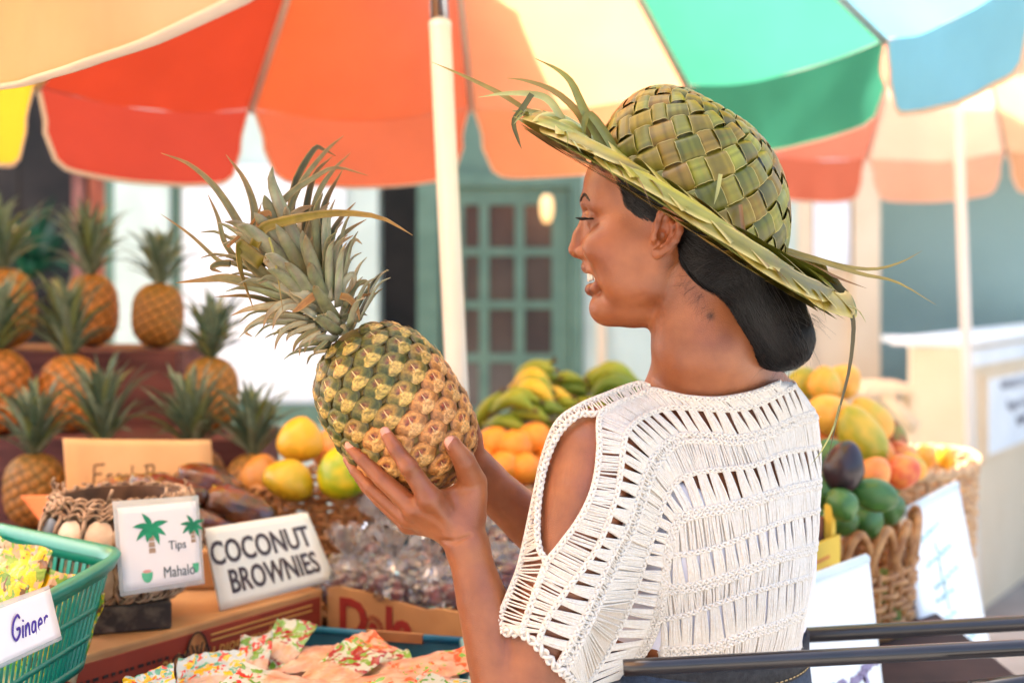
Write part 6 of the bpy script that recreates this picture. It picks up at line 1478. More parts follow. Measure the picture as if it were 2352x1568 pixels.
# nails
M_nail = pm('nail', srgb(200, 138, 116), srgb(208, 150, 128), scale=40, rough=0.25, spec=0.5)
def nail(c, along, nrm, w, L_):
    c = Vector(c); t = Vector(along).normalized(); nv = Vector(nrm); nv = (nv - t * nv.dot(t)).normalized(); s = t.cross(nv); rows = []
    for i in range(7):
        u = i / 6 * 2 - 1; row = []
        for j in range(7):
            v = j / 6 * 2 - 1; ww = math.sqrt(max(0, 1 - (abs(u) ** 3.2))) if u > 0 else math.sqrt(max(0, 1 - abs(u) ** 2.6))
            row.append(c + t * (u * L_ / 2) + s * (v * w / 2 * (0.25 + 0.75 * ww)) - nv * (v * v * w * 0.22 + 0.0006 * (1 - 0) + max(0, abs(u) - 0.7) * 0.002))
        rows.append(row)
    MB().grid(rows).build('fingernail', M_nail, woman, solid=0.0008)
nail(P(885, 994, 1.4747), P(883, 984, 1.474) - P(900, 1020, 1.472), (0.0, -1, 0.10), 0.0100, 0.0130)
nail(P(803, 1023, 1.5067), P(797, 1018, 1.507) - P(828, 1048, 1.50), (-0.08, -1, 0.30), 0.0096, 0.0125)
nail(P(797, 1049, 1.5362), P(792, 1042, 1.537) - P(812, 1070, 1.53), (-0.35, -1, 0.15), 0.0085, 0.0115)
nail(P(1037, 1019, 1.4697), P(1029, 1006, 1.469) - P(1052, 1042, 1.472), (0.12, -1, 0.12), 0.0125, 0.0155)
# teeth
M_tooth = pm('tooth', srgb(236, 228, 212), srgb(226, 216, 198), scale=60, rough=0.25, spec=0.5)
for i in range(-4, 5):
    d = i * 10.2; xb = 1347 + 0.0125 * d * d; w = 10.6 if abs(i) < 2 else 10.0
    y0, y1 = 620 + abs(i) * 1.2, 647 - abs(i) * 1.4
    mb = MB(); rows = []
    for a in range(6):
        t = a / 5; y = y0 + (y1 - y0) * t; ww = w / 2 * (0.9 + 0.1 * math.sin(t * 2.6)) * (1 if t < 0.9 else 0.82); row = []
        for bq in range(8):
            an = 2 * math.pi * bq / 8; row.append(Vector(HP(xb + 4 + 4.5 * -math.cos(an) * (1 - 0.25 * t), y, d + ww * math.sin(an))))
        rows.append(row)
    mb.grid(rows, closed=True); mb.f.append(tuple(len(mb.v) - 8 + k for k in range(8))); mb.mi.append(0)
    mb.build('tooth', M_tooth, woman)
# brow, lashes
M_hair = pm('black_hair', srgb(15, 11, 10), srgb(9, 8, 8), scale=60, rough=0.36, spec=0.35)
mb = MB(); r7 = random.Random(4)
for s in (-1, 1):
    for k in range(420):
        t = r7.random(); x = 1335 + 46 * t; y = 459 - 15 * math.sin(t * 2.5) + 12 * t ** 2 + r7.uniform(-4.0, 4.0) * (1 - 0.5 * t); d = s * (20 + 58 * t)
        # project onto the body surface along x
        X = np.array([HP(x + q, y, d) for q in np.linspace(-40, 40, 41)]); D_ = body.ev(X); ii = np.where(D_ < 0)[0]
        if len(ii) == 0: continue
        p0 = X[max(ii[0] - 1, 0)] if s else X[0]
        a = p0; b_ = np.array(HP(0, 0, 0)) * 0
        q1 = HP(x + 6, y - 4 + 6 * t, d + s * 4) - HP(x, y, d); mb.tube([a, a + q1 * 0.5 + np.array((-0.0006, 0, 0)), a + q1], 0.00042, 4)
    for k in range(26):
        t = k / 25; base = HP(1352 + 34 * t, 503 - 2 * t, s * (30 + 42 * t)); X = np.array([HP(1352 + 34 * t + q, 503, s * (30 + 42 * t)) for q in np.linspace(-40, 40, 41)]); D_ = body.ev(X); ii = np.where(D_ < 0)[0]
        if len(ii): base = X[max(ii[0] - 1, 0)]
        o1 = HP(-10 + 2 * t, 2.0, s * (1 + 3 * t)) - HP(0, 0, 0); o2 = HP(-24 + 6 * t, -3, s * (2 + 6 * t)) - HP(0, 0, 0)
        mb.tube([base, base + o1, base + o2], [0.0009, 0.0006, 0.0002], 4)
tag(mb.build('brows_and_lashes', M_hair, woman), kind='stuff')
# ================================================================ hair
hair = SDF()
def hh(c, r, k=16, op=1): hair.ell(HP(*c), [HR(r[0]), HR(r[1]), HR(r[2])], HR(k), op, MH)
def hplane(a, b, k=8):
    """cut away what lies left of / below the line a-b of the profile plane"""
    A_ = HP(a[0], a[1], 0); B_ = HP(b[0], b[1], 0); t = B_ - A_; side = HP(0, 0, 1) - HP(0, 0, 0); nn_ = np.cross(t, side)
    if nn_ @ (HP(-100, 50, 0) - HP(0, 0, 0)) < 0: nn_ = -nn_
    hair.plane(A_, nn_, HR(k))
hh((1566, 430, 0), (208, 154, 172)); hh((1655, 545, 0), (128, 132, 135), 30)
hplane((1452, 470), (1676, 735), 14)
hh((1644, 588, -60), (84, 74, 92), 24)
hair2 = SDF(); hair, hair_main = hair2, hair
hh((1562, 432, 0), (208, 152.5, 170)); hplane((1402, 392), (1474, 540), 8); hair.plane(HP(1500, 548, 0), (0, 0, -1), HR(10))
hair = hair_main
hair.chain([HP(1690, 630, 0), HP(1752, 712, 0), HP(1788, 772, 0)], [HR(90), HR(92), HR(78)], HR(30))
Vh, Fh = hair.mesh(0.0026, np.array(HP(1380, 880, 0)) - 0.13, np.array(HP(1890, 240, 0)) + 0.12, 16)
M_hairmat = pm('hair_mass', srgb(8, 6, 6), srgb(6, 5, 5), scale=8, rough=0.5, spec=0.15, bump=0.5, bscale=30, stretch=(6, 6, 2))
hob = np_mesh('hair', Vh, Fh, M_hairmat, woman)
Vh2, Fh2 = hair2.mesh(0.0026, np.array(HP(1380, 600, 0)) - 0.13, np.array(HP(1890, 240, 0)) + 0.12, 16)
np_mesh('hairline', Vh2, Fh2, M_hairmat, woman)
# strands laid over the mass, running back into the knot
def surf_n(sd, X, off, it=4):
    X = X.copy()
    for _ in range(it):
        e = 0.001; d = sd.ev(X); g = np.stack([(sd.ev(X + np.eye(3)[i] * e) - d) / e for i in range(3)], 1); ng = np.linalg.norm(g, axis=1) + 1e-9
        X -= g / ng[:, None] * ((d - off) / np.maximum(0.6, ng))[:, None]
    return X
r8 = random.Random(21); JOBS = []
def strand(x, y, d, tx, ty, td, n=9, lift=0.0012, r=0.00028, sag=0, sd=None, wav=0.0):
    pts = []
    for i in range(n):
        t = i / (n - 1); pts.append((x + (tx - x) * t + wav * math.sin(t * 6 + x), y + (ty - y) * t + sag * math.sin(math.pi * t) + wav * math.cos(t * 5 + y), d + (td - d) * t))
    JOBS.append((pts, lift, r, sd))
starts = [(1400, 395, 1450, 470), (1450, 470, 1480, 538), (1545, 570, 1600, 650), (1600, 650, 1660, 700)]
for k in range(520):
    a = starts[k % len(starts)]; t = r8.random(); x = a[0] + (a[2] - a[0]) * t; y = a[1] + (a[3] - a[1]) * t
    strand(x + r8.uniform(-8, 10), y + r8.uniform(-8, 8), -150 + r8.uniform(-5, 20), 1700 + r8.uniform(-25, 40), 640 + r8.uniform(-60, 60), -100 + r8.uniform(-20, 60), lift=r8.uniform(0.0004, 0.0018), sag=r8.uniform(-20, 10))
for k in range(640):        # the knot
    a = r8.uniform(-1.45, 1.45); strand(1690 + r8.uniform(-30, 45), 625 + r8.uniform(-40, 40), -110 * math.cos(a), 1800 + 70 * math.sin(a) * r8.random(), 845 + r8.uniform(-30, 15), -80 * math.cos(a) + r8.uniform(-40, 40), sag=r8.uniform(-10, 10), n=9, lift=r8.uniform(0.0, 0.0016))
for k in range(420):        # soft hairline before the ear
    t = r8.random(); x = 1402 + 70 * t; y = 392 + 146 * t; strand(x + r8.uniform(-26, 4), y + r8.uniform(-4, 10), -140, x + r8.uniform(8, 40), y + r8.uniform(0, 30), -150, n=4, r=r8.uniform(0.00010, 0.0002), lift=0.0005, sd=2)
for k in range(34):        # baby hair on the neck
    t = r8.random(); x = 1532 + 110 * t; y = 592 + 128 * t; strand(x + 14, y - 10, -118, x - r8.uniform(-4, 34), y + r8.uniform(0, 30), -118, n=7, r=0.00008, lift=0.0006, sd=1, wav=r8.uniform(2, 6))
mb = MB()
allp = []; own = []
for j, (pts, lift, r, sdk) in enumerate(JOBS):
    for (x, y, d) in pts:
        allp.append(HP(x, y, d)); own.append((1 if sdk == 1 else 2 if (sdk == 2 or (x < 1500 and y < 545)) else 0, lift))
allp = np.array(allp); ow = np.array(own); res = allp.copy()
for kk, sd in ((0, hair), (1, body), (2, hair2)):
    m_ = ow[:, 0] == kk
    q = surf_n(sd, allp[m_], ow[m_, 1]); far = np.linalg.norm(q - allp[m_], axis=1) > 0.04; q[far] = allp[m_][far]; res[m_] = q
i0 = 0
for pts, lift, r, sdk in JOBS:
    n = len(pts); mb.tube(list(res[i0:i0 + n]), [r * 0.8] + [r] * (n - 2) + [r * 0.3], 3, cap=False); i0 += n
for k in range(60):         # flyaways around the knot
    a = r8.uniform(-1.2, 2.0); c0 = HP(1775 + 84 * math.cos(a), 740 + 95 * math.sin(a), r8.uniform(-60, 40)); v = HP(60 * math.cos(a + r8.uniform(0.2, 1.2)), 60 * math.sin(a + 0.6), r8.uniform(-20, 20)) - HP(0, 0, 0)
    L_ = r8.uniform(0.2, 0.9); mb.tube([c0, c0 + v * 0.4 * L_, c0 + v * L_ + np.array((0, 0, -0.006 * L_))], [0.00014, 0.00012, 0.00008], 3, cap=False)
tag(mb.build('hair_strands', pm('hair_strand', srgb(20, 13, 11), srgb(8, 6, 6), scale=25, rough=0.28, spec=0.45), woman), kind='stuff')

# ================================================================ woven leaf hat
hat = thing('woven_hat', 'green woven palm leaf hat with shaggy brim on the woman', 'hat', tuple(P(1592, 462, 1.605)))
hc = P(1590, 466, 1.605); ha = Vector((0.503, -0.11, 0.864)).normalized()
hu = Vector((0.864, 0.0, -0.503)); hu = (hu - ha * hu.dot(ha)).normalized(); hv = ha.cross(hu)       # hu: to picture right along the brim, hv: away
if hv.y < 0: hv = -hv
RC = 0.119; HC = 0.114; hax = Vector((0.27, -0.10, 0.955)).normalized()
M_leafw = colour_mat('hat_leaf', rough=0.36, spec=0.5, bump=0.2, bscale=220, vary=(0.82, 1.15), vscale=45, trans=0.08)
def dome(th, ph, off=0.0):
    cz = math.cos(ph); r = (RC + off) * (cz ** 0.72 if cz > 0 else 0); z = (HC + off) * math.sin(ph)
    k = 1.0 + 0.02 * math.sin(3 * th)
    return hc + hu * (r * k * math.cos(th)) + hv * (r * k * math.sin(th) * 0.92) + hax * z - ha * 0.004
LEAFC = [srgb(120, 112, 26), srgb(136, 102, 28), srgb(108, 114, 28), srgb(136, 134, 44), srgb(122, 90, 26), srgb(94, 94, 18), srgb(144, 124, 40)]
def strip_cols(n, ncol, r, dark=1.0):
    base = mixc(r.choice(LEAFC), r.choice(LEAFC), r.random()); st = [r.uniform(0.68, 1.22) for _ in range(ncol)]; cols = []
    for i in range(n):
        sh = mixc(base, r.choice(LEAFC), 0.35 * (0.5 + 0.5 * math.sin(i * 0.35 + st[0] * 20)))
        for j in range(ncol):
            c = tuple(x * st[j] * dark for x in sh)
            if j in (0, ncol - 1): c = mixc(c, srgb(214, 190, 112), 0.85)
            cols.append(c)
    return cols
NS = 19; r9 = random.Random(31)
for fam in (1, -1):
    for i in range(NS):
        th0 = 2 * math.pi * i / NS; rows = []; n = 66; ncol = 11; phm = 1.42; VV = (-1, -0.93, -0.72, -0.48, -0.24, 0, 0.24, 0.48, 0.72, 0.93, 1)
        for a in range(n):
            ph = -0.02 + (phm + 0.02) * a / (n - 1); th = th0 + fam * ph * 1.0
            m = ph * NS / math.pi; cv = math.cos(math.pi * m) * fam
            lift = 0.0042 * (1 if cv > 0 else -1) * min(1, abs(cv) * 1.5) ** 0.7
            p = dome(th, ph, lift); t = (dome(th + fam * 0.01, ph + 0.01, 0) - dome(th, ph, 0)).normalized(); nr_ = (dome(th + 0.02, ph, 0) - dome(th - 0.02, ph, 0)).cross(dome(th, min(ph + 0.02, 1.5), 0) - dome(th, ph - 0.02, 0)).normalized(); nr_ = nr_ if nr_.dot(p - hc) > 0 else -nr_
            s = t.cross(nr_).normalized(); cz = max(0.05, math.cos(ph)) ** 0.72
            w = 0.0152 * (cz ** 0.85) * (0.93 + 0.05 * r9.random())
            row = []
            for j in range(ncol):
                v = VV[j]
                row.append(p + s * (v * w) + nr_ * (0.0007 * (1 - v * v)) - nr_ * (0.0006 if cv > 0 else 0))
            rows.append(row)
        MB().grid(rows, col=strip_cols(n, ncol, r9)).build('leaf_strip', M_leafw, hat)
# dark inside of the crown
rows = [[dome(2 * math.pi * j / 40, ph, -0.0085) for j in range(40)] for ph in np.linspace(-0.1, 1.56, 14)]
MB().grid(rows, closed=True).build('lining', pm('hat_inside', srgb(50, 44, 22), srgb(40, 36, 20), scale=30, rough=0.9), hat)
# brim
def brim(r, th, lift=0.0):
    k = (r - RC) / 0.10
    z = -0.010 - 0.010 * k * k + 0.006 * math.sin(3 * th + 1) * k + 0.012 * k * max(0, -math.cos(th)) ** 2 + lift
    return hc + hu * (r * math.cos(th)) + hv * (r * math.sin(th) * 0.94) + ha * z
rows = [[brim(r, 2 * math.pi * j / 90, -0.004) for j in range(90)] for r in (0.100, 0.125, 0.15, 0.18, 0.200)]
MB().grid(rows, closed=True).build('brim_base', pm('brim_under', srgb(96, 104, 40), srgb(120, 122, 56), scale=60, rough=0.55), hat, solid=0.002)
nb_ = 25
for k in range(nb_):
    th = 2 * math.pi * k / nb_ + r9.uniform(-0.03, 0.03); n = 16; ncol = 7
    # folded leaf: rises beside the crown, sweeps out along the brim and turns under at the edge
    rows = []; up = r9.uniform(0.3, 1.3)
    for a in range(n):
        t = a / (n - 1); r = 0.118 + 0.092 * t; an = th + 0.62 * t; w = 0.0175 * (0.7 + 0.5 * math.sin(t * 2.6))
        tv = (brim(r + 0.002, an + 0.014) - brim(r, an)).normalized(); nr_ = ha; s = tv.cross(nr_).normalized(); tw = (0.9 - 1.1 * t) * up
        row = []
        for j in range(ncol):
            v = j / (ncol - 1) * 2 - 1
            row.append(brim(r, an, 0.004 + 0.010 * math.sin(t * 3.0) * up) + s * (v * w * math.cos(tw)) + ha * (v * w * math.sin(tw) * 0.9 + 0.003 * (1 - v * v)))
        rows.append(row)
    MB().grid(rows, col=strip_cols(n, ncol, r9, 1.08)).build('brim_leaf', M_leafw, hat)
for k in range(14):
    th = 2 * math.pi * k / 14 + r9.uniform(-0.04, 0.04); n = 18; ncol = 7; rows = []
    for a in range(n):
        t = a / (n - 1); an = th + 0.80 * t; r = 0.203 + 0.010 * math.sin(t * 3.14) - 0.004 * t; w = 0.0135 * (0.9 if t < 0.8 else 0.9 * (1 - (t - 0.8) / 0.25)) * (0.5 + 0.5 * min(1, t / 0.15))
        rad = (brim(r + 0.003, an) - brim(r, an)).normalized(); tw = 0.75 - 0.4 * t; row = []
        for j in range(ncol):
            v = j / (ncol - 1) * 2 - 1
            row.append(brim(r, an, 0.004 + 0.009 * t) + rad * (v * w * math.cos(tw)) - ha * (v * w * math.sin(tw) - 0.003 * (1 - v * v)))
        rows.append(row)
    MB().grid(rows, col=strip_cols(n, ncol, r9, 1.2)).build('brim_edge_leaf', M_leafw, hat)
for k in range(26):     # leaves folded below the brim
    th = 2 * math.pi * k / 26; n = 10; ncol = 5; rows = []
    for a in range(n):
        t = a / (n - 1); r = 0.120 + 0.082 * t; an = th - 0.55 * t; w = 0.016; tv = (brim(r + 0.002, an - 0.013) - brim(r, an)).normalized(); s = tv.cross(ha).normalized()
        rows.append([brim(r, an, -0.0095 - 0.005 * math.sin(3.14 * t)) + s * ((j / 2 - 1) * w) for j in range(ncol)])
    MB().grid(rows, col=strip_cols(n, ncol, r9, 0.9)).build('under_leaf', M_leafw, hat)
# loose blades, placed where they stick out of the brim
def blade(pts, w, D, c=None, col=None, up=(0, -1, 0.2), name='loose_blade', dd=None):
    mb = MB(); q = [P(x, y, D + (dd[i] if dd else 0)) for i, (x, y) in enumerate(pts)]
    leaf_strip(mb, q, w * PS(D), fold=0.3, n=14, up=up, basew=0.9, tipw=0.06); c_ = col or r9.choice(LEAFC)
    mb.col = [tuple(x * (0.85 + 0.3 * ((i % 5) / 4)) for x in c_[:3]) for i in range(len(mb.v))]
    return mb.build(name, M_leafw, hat)
OL = srgb(150, 128, 60); GR = srgb(134, 132, 56); BR = srgb(140, 98, 56); PA = srgb(176, 172, 104)
blade([(1222, 262), (1160, 222), (1110, 196), (1050, 168), (992, 143)], 13, 1.57, col=OL)
blade([(1292, 275), (1262, 232), (1225, 217), (1160, 215), (1098, 224)], 20, 1.555, col=PA)
blade([(1222, 216), (1200, 250), (1180, 280), (1190, 320), (1198, 342)], 15, 1.55, col=srgb(84, 84, 44))
blade([(1350, 330), (1345, 290), (1320, 250), (1270, 208), (1210, 186), (1165, 180)], 20, 1.56, col=OL)
blade([(1392, 345), (1360, 290), (1335, 240), (1312, 190), (1280, 160), (1230, 135)], 24, 1.55, col=GR)
blade([(1420, 360), (1385, 300), (1352, 262), (1340, 300), (1346, 352)], 22, 1.545, col=GR)
blade([(1780, 565), (1860, 590), (1940, 612), (2010, 618), (2070, 602), (2118, 576)], 11, 1.585, col=OL)
blade([(1790, 580), (1880, 600), (1980, 630), (2060, 648), (2150, 700)], 12, 1.58, col=OL)
blade([(1770, 575), (1850, 605), (1930, 640), (1990, 662)], 10, 1.572, col=BR)
blade([(1700, 470), (1710, 540), (1730, 590), (1752, 632)], 10, 1.49, col=BR)
blade([(1655, 400), (1648, 440), (1640, 470)], 10, 1.478, col=PA)
blade([(1938, 692), (1955, 720), (1960, 760), (1950, 850), (1925, 950), (1900, 1060)], 12, 1.55, col=srgb(84, 74, 46))
blade([(1928, 930), (1915, 980), (1890, 1030), (1862, 1068)], 5, 1.55, col=PA)
for k in range(60):      # short frayed fringe along the rim
    th = r9.uniform(0, 2 * math.pi); L_ = r9.uniform(0.012, 0.034); a0 = brim(0.202, th, 0.004); a1 = brim(0.202 + L_ * 0.6, th + 0.12, 0.006 + r9.uniform(-0.004, 0.006)); a2 = brim(0.202 + L_, th + 0.24, r9.uniform(-0.01, 0.012))
    mb = MB(); leaf_strip(mb, [a0, a1, a2], r9.uniform(0.002, 0.006), n=6, up=tuple(ha)); c_ = r9.choice([OL, GR, BR, PA]); mb.col = [c_[:3]] * len(mb.v); mb.build('fringe_blade', M_leafw, hat)
# big brim tips at both ends
blade([(1330, 320), (1270, 285), (1215, 262), (1176, 256)], 60, 1.56, col=GR, up=(0.3, -0.6, 1))
blade([(1390, 360), (1310, 330), (1240, 300), (1180, 268)], 46, 1.54, col=OL, up=(0.2, -0.8, 0.6))
blade([(1800, 610), (1860, 640), (1905, 668), (1936, 700)], 56, 1.56, col=GR, up=(0.3, -0.7, 0.8))
blade([(1790, 600), (1850, 625), (1900, 645), (1925, 655)], 50, 1.575, col=OL, up=(0.3, -0.4, 1))
# ================================================================ crochet top
M_yarn = pm('cream_yarn', srgb(246, 237, 224), srgb(238, 226, 209), scale=300, rough=0.85, bump=0.5, bscale=900, sheen=0.3, trans=0.12)
ZX = lambda z: 1147.3 + 0.45445 * z
ZY = lambda z: 855.6 + 0.45445 * z
# cloth depth over the picture: first hit of the inflated body, draped
gx = np.arange(1110, 1925, 11.0); gy = np.arange(855, 1600, 11.0); GX, GY = np.meshgrid(gx, gy)
dirs = np.stack([(GX - 1176) / FPX, np.ones_like(GX), (640 - GY) / FPX], -1).reshape(-1, 3)
tor = SDF(); tor.p = [q for q in body.p if q[7][2] < 1.42 and not (q[0] in 'hc' and q[7][0] < 0.02)]
Dh = np.full(len(dirs), 1.40); hit = np.zeros(len(dirs), bool); org = np.array((0, 0, EYE))
for it in range(46):
    d = tor.ev(org + dirs * Dh[:, None]) - 0.007; hit |= d < 0.0006; Dh = np.where(hit, Dh, Dh + np.clip(d, 0.0005, 0.03) * 0.9)
    if (Dh > 2.2).all(): break
Dm = np.where(hit & (Dh < 1.95), Dh, np.nan).reshape(GX.shape)
body_D = Dm.copy(); F_ = Dm.copy(); known = ~np.isnan(F_)
for it in range(60):        # fill outside the silhouette
    pad = np.pad(F_, 1, mode='edge'); st = np.stack([pad[1:-1, :-2], pad[1:-1, 2:], pad[:-2, 1:-1], pad[2:, 1:-1]]); mean = np.nanmean(st, 0) if np.isnan(st).any() else st.mean(0)
    F_ = np.where(np.isnan(F_), mean, F_)
for it in range(40):        # drape
    pad = np.pad(F_, 1, mode='edge'); av = (pad[1:-1, :-2] + pad[1:-1, 2:] + pad[:-2, 1:-1] + pad[2:, 1:-1]) / 4
    F_ = np.where(known, np.minimum(av, np.nan_to_num(body_D, nan=9)), av)
def cloth_D(px, py):
    i = min(max((py - gy[0]) / 11.0, 0), len(gy) - 1.001); j = min(max((px - gx[0]) / 11.0, 0), len(gx) - 1.001); a, b_ = int(i), int(j); u, v = i - a, j - b_
    return F_[a, b_] * (1 - u) * (1 - v) + F_[a, b_ + 1] * (1 - u) * v + F_[a + 1, b_] * u * (1 - v) + F_[a + 1, b_ + 1] * u * v
def K(px, py, off=0.0): return P(px, py, cloth_D(px, py) + off)
CV = {
 'A': [(110, 1310), (180, 1110), (235, 965), (300, 880), (390, 760), (455, 640), (490, 520), (505, 380), (510, 215), (600, 155), (690, 118), (770, 88), (860, 108), (960, 128), (1110, 135), (1280, 105), (1400, 60)],
 'B': [(190, 1375), (240, 1250), (330, 1110), (430, 980), (500, 870), (545, 760), (590, 620), (612, 500), (622, 400), (645, 300), (720, 225), (850, 178), (1000, 178), (1150, 186), (1290, 165), (1430, 100), (1480, 75)],
 'C': [(290, 1490), (385, 1320), (480, 1120), (560, 940), (640, 780), (690, 640), (725, 520), (790, 400), (890, 322), (1000, 312), (1100, 315), (1200, 325), (1350, 290), (1490, 228), (1575, 205)],
 'C2': [(330, 1520), (420, 1345), (515, 1145), (597, 960), (675, 800), (725, 665), (765, 540), (830, 425), (915, 355), (1010, 345), (1100, 348), (1200, 357), (1355, 322), (1495, 262), (1590, 235)],
 'D': [(420, 1610), (540, 1420), (620, 1260), (690, 1090), (750, 900), (800, 740), (845, 620), (900, 545), (985, 505), (1100, 490), (1200, 480), (1300, 462), (1450, 402), (1605, 378)],
 'E': [(560, 1640), (660, 1470), (740, 1340), (800, 1180), (835, 1000), (850, 850), (890, 745), (950, 705), (1050, 685), (1200, 655), (1380, 600), (1500, 570), (1608, 550)],
 'E2': [(590, 1650), (690, 1480), (770, 1350), (822, 1200), (850, 1010), (868, 880), (905, 775), (960, 735), (1055, 715), (1205, 685), (1385, 630), (1505, 600), (1608, 580)],
}
BK = {
 'F': [(800, 935), (860, 925), (1000, 905), (1150, 862), (1300, 802), (1450, 742), (1600, 702)],
 'G': [(800, 1085), (850, 1080), (1000, 1062), (1200, 1002), (1400, 922), (1590, 872)],
 'G2': [(800, 1115), (850, 1110), (1000, 1092), (1200, 1032), (1400, 952), (1586, 902)],
 'H': [(800, 1240), (850, 1240), (960, 1215), (1100, 1165), (1250, 1115), (1400, 1072), (1565, 1030)],
 'I': [(800, 1385), (840, 1390), (960, 1385), (1080, 1372), (1200, 1325), (1300, 1290), (1400, 1262), (1535, 1200)],
 'I2': [(800, 1415), (840, 1420), (960, 1415), (1080, 1402), (1200, 1355), (1300, 1320), (1400, 1292), (1530, 1230)],
 'J': [(790, 1490), (850, 1490), (960, 1490), (1080, 1485), (1200, 1460), (1300, 1440), (1400, 1425), (1505, 1395)],
}
def resamp(pts, n, wrap=True, under=False):
    q = spline(pts, 240); pp = []
    for x, y in q: pp.append(K(ZX(x), ZY(y)))
    if under:
        for i in range(len(pp)):
            t = max(0, 1 - i / 26); pp[i] = pp[i] + Vector((0, 0.022 * t, 0))
    if wrap:
        t = pp[-1] - pp[-8]; e_ = pp[-1]
        for k in range(1, 22):
            a = k / 21 * 2.2; pp.append(e_ + Vector((0.045 * math.sin(a) * 0.35, 0.075 * (1 - math.cos(a)) + 0.02 * a, t.z / 8 * k * 0.4)))
    d = [0]
    for i in range(1, len(pp)): d.append(d[-1] + (pp[i] - pp[i - 1]).length)
    out = []; j = 0
    for k in range(n):
        s = d[-1] * k / (n - 1)
        while j < len(d) - 2 and d[j + 1] < s: j += 1
        out.append(pp[j].lerp(pp[j + 1], (s - d[j]) / max(1e-9, d[j + 1] - d[j])))
    return out, d[-1]
NU = 400
CR = {k: resamp(v, NU) for k, v in CV.items()}
CR.update({k: resamp(v, NU, True, True) for k, v in BK.items()})
top = thing('crochet_top', 'cream crochet knit top with open shoulder worn by the woman', 'top', (0.2, 1.62, 1.0))
ry = random.Random(77)
def at(c, u):
    u = min(max(u, 0), 1) * (NU - 1); i = min(int(u), NU - 2); return c[0][i].lerp(c[0][i + 1], u - i)
TOW = Vector((0, -1, 0.05)).normalized()
def braid(name, c, r=0.0016, amp=0.0013, pitch=0.0062, strandsn=3, off=0.0):
    n = int(c[1] / pitch * 6); mb = MB()
    for s in range(strandsn):
        pts = []
        for i in range(n):
            u = i / (n - 1); p = at(c, u); t = (at(c, u + 0.004) - at(c, u - 0.004)); t = t.normalized() if t.length > 1e-9 else Vector((1, 0, 0)); sd = t.cross(TOW).normalized(); a = 2 * math.pi * (i / 6 + s / strandsn) * 0.5
            pts.append(p + sd * (amp * 1.5 * math.sin(a + (s * 2.1))) + TOW * (amp * 0.8 * math.cos(2 * a + s) + 0.001 + off))
        mb.tube(pts, r, 5, cap=True)
    rows = [[], [], []]
    for i in range(200):
        u = i / 199; p = at(c, u); t = (at(c, u + 0.004) - at(c, u - 0.004)); t = t.normalized() if t.length > 1e-9 else Vector((1, 0, 0)); sd = t.cross(TOW).normalized()
        for j in range(3): rows[j].append(p + sd * ((j - 1) * 0.0034) + TOW * (0.0004 if j == 1 else 0))
    mb.grid(rows)
    o = mb.build(name, M_yarn, top); o['kind'] = 'stuff'; return o
for k in ('A', 'B', 'C', 'C2', 'D', 'E', 'E2', 'F', 'G', 'G2', 'H', 'I', 'I2', 'J'):
    braid('crochet_band', CR[k], strandsn=3)

MAPS = {}
def match(ka, kb):
    """nearest-point correspondence between two crochet rows, kept monotone"""
    if (ka, kb) in MAPS: return MAPS[(ka, kb)]
    a = np.array([tuple(p) for p in CR[ka][0]]); b = np.array([tuple(p) for p in CR[kb][0]])
    idx = np.array([((b - p) ** 2).sum(1).argmin() for p in a]).astype(float); idx = np.maximum.accumulate(idx)
    lin_ = np.linspace(0, NU - 1, NU); idx = 0.8 * idx + 0.2 * lin_
    k = np.ones(31) / 31; idx = np.convolve(np.pad(idx, 15, mode='edge'), k, 'valid'); MAPS[(ka, kb)] = idx / (NU - 1)
    return MAPS[(ka, kb)]
def mu(mp, u): return float(np.interp(min(max(u, 0), 1) * (NU - 1), np.arange(NU), mp))
def path(ca, cb, ua, ub, bulge, n=7, jit=0.0):
    pts = []; a, b_ = at(ca, ua), at(cb, ub)
    for i in range(n):
        t = i / (n - 1); p = a.lerp(b_, t)
        pts.append(p + TOW * (bulge * math.sin(math.pi * t) - 0.0002) + Vector((jit * math.sin(t * 5 + ua * 90), 0, 0)))
    return pts
def dense(name, ka, kb, sp=0.0017, r=0.00112, slant=0.0, u0=0.0, u1=1.0):
    ca, cb = CR[ka], CR[kb]; n = int(max(ca[1], cb[1]) / sp * (u1 - u0)); mb = MB(); mp = match(ka, kb)
    for i in range(n):
        u = u0 + (u1 - u0) * (i + ry.uniform(0.1, 0.9)) / n; w = ry.uniform(-0.5, 0.5) * 1.1 / n
        if ry.random() < 0.10: continue
        mb.tube(path(ca, cb, u + w, mu(mp, u + slant - w + ry.uniform(-0.4, 0.4) / n), ry.uniform(0.0006, 0.0026)), r * ry.uniform(0.85, 1.15), 4, cap=False)
    o = mb.build(name, M_yarn, top); o['kind'] = 'stuff'
def holes(name, ka, kb, period=0.0145, k=11, r=0.00105, slant=0.0, u0=0.0, u1=1.0, wtop=0.46):
    ca, cb = CR[ka], CR[kb]; n = int((ca[1] + cb[1]) / 2 / period * (u1 - u0)); mb = MB(); mp = match(ka, kb)
    for i in range(n):
        c0 = (i + 0.5 + ry.uniform(-0.08, 0.08)) / n; wt = wtop * ry.uniform(0.8, 1.35)
        for j in range(k):
            v = (j + 0.5) / k - 0.5
            ua = u0 + (u1 - u0) * (c0 + v * wt / n); ub = mu(mp, u0 + (u1 - u0) * (c0 + v * 0.92 / n) + slant)
            mb.tube(path(ca, cb, ua, ub, ry.uniform(0.001, 0.0035), jit=0.0004), r * ry.uniform(0.9, 1.2), 4, cap=False)
    o = mb.build(name, M_yarn, top); o['kind'] = 'stuff'
dense('yarn_ladder', 'A', 'B', slant=0.008); holes('yarn_fans', 'B', 'C', slant=0.012)
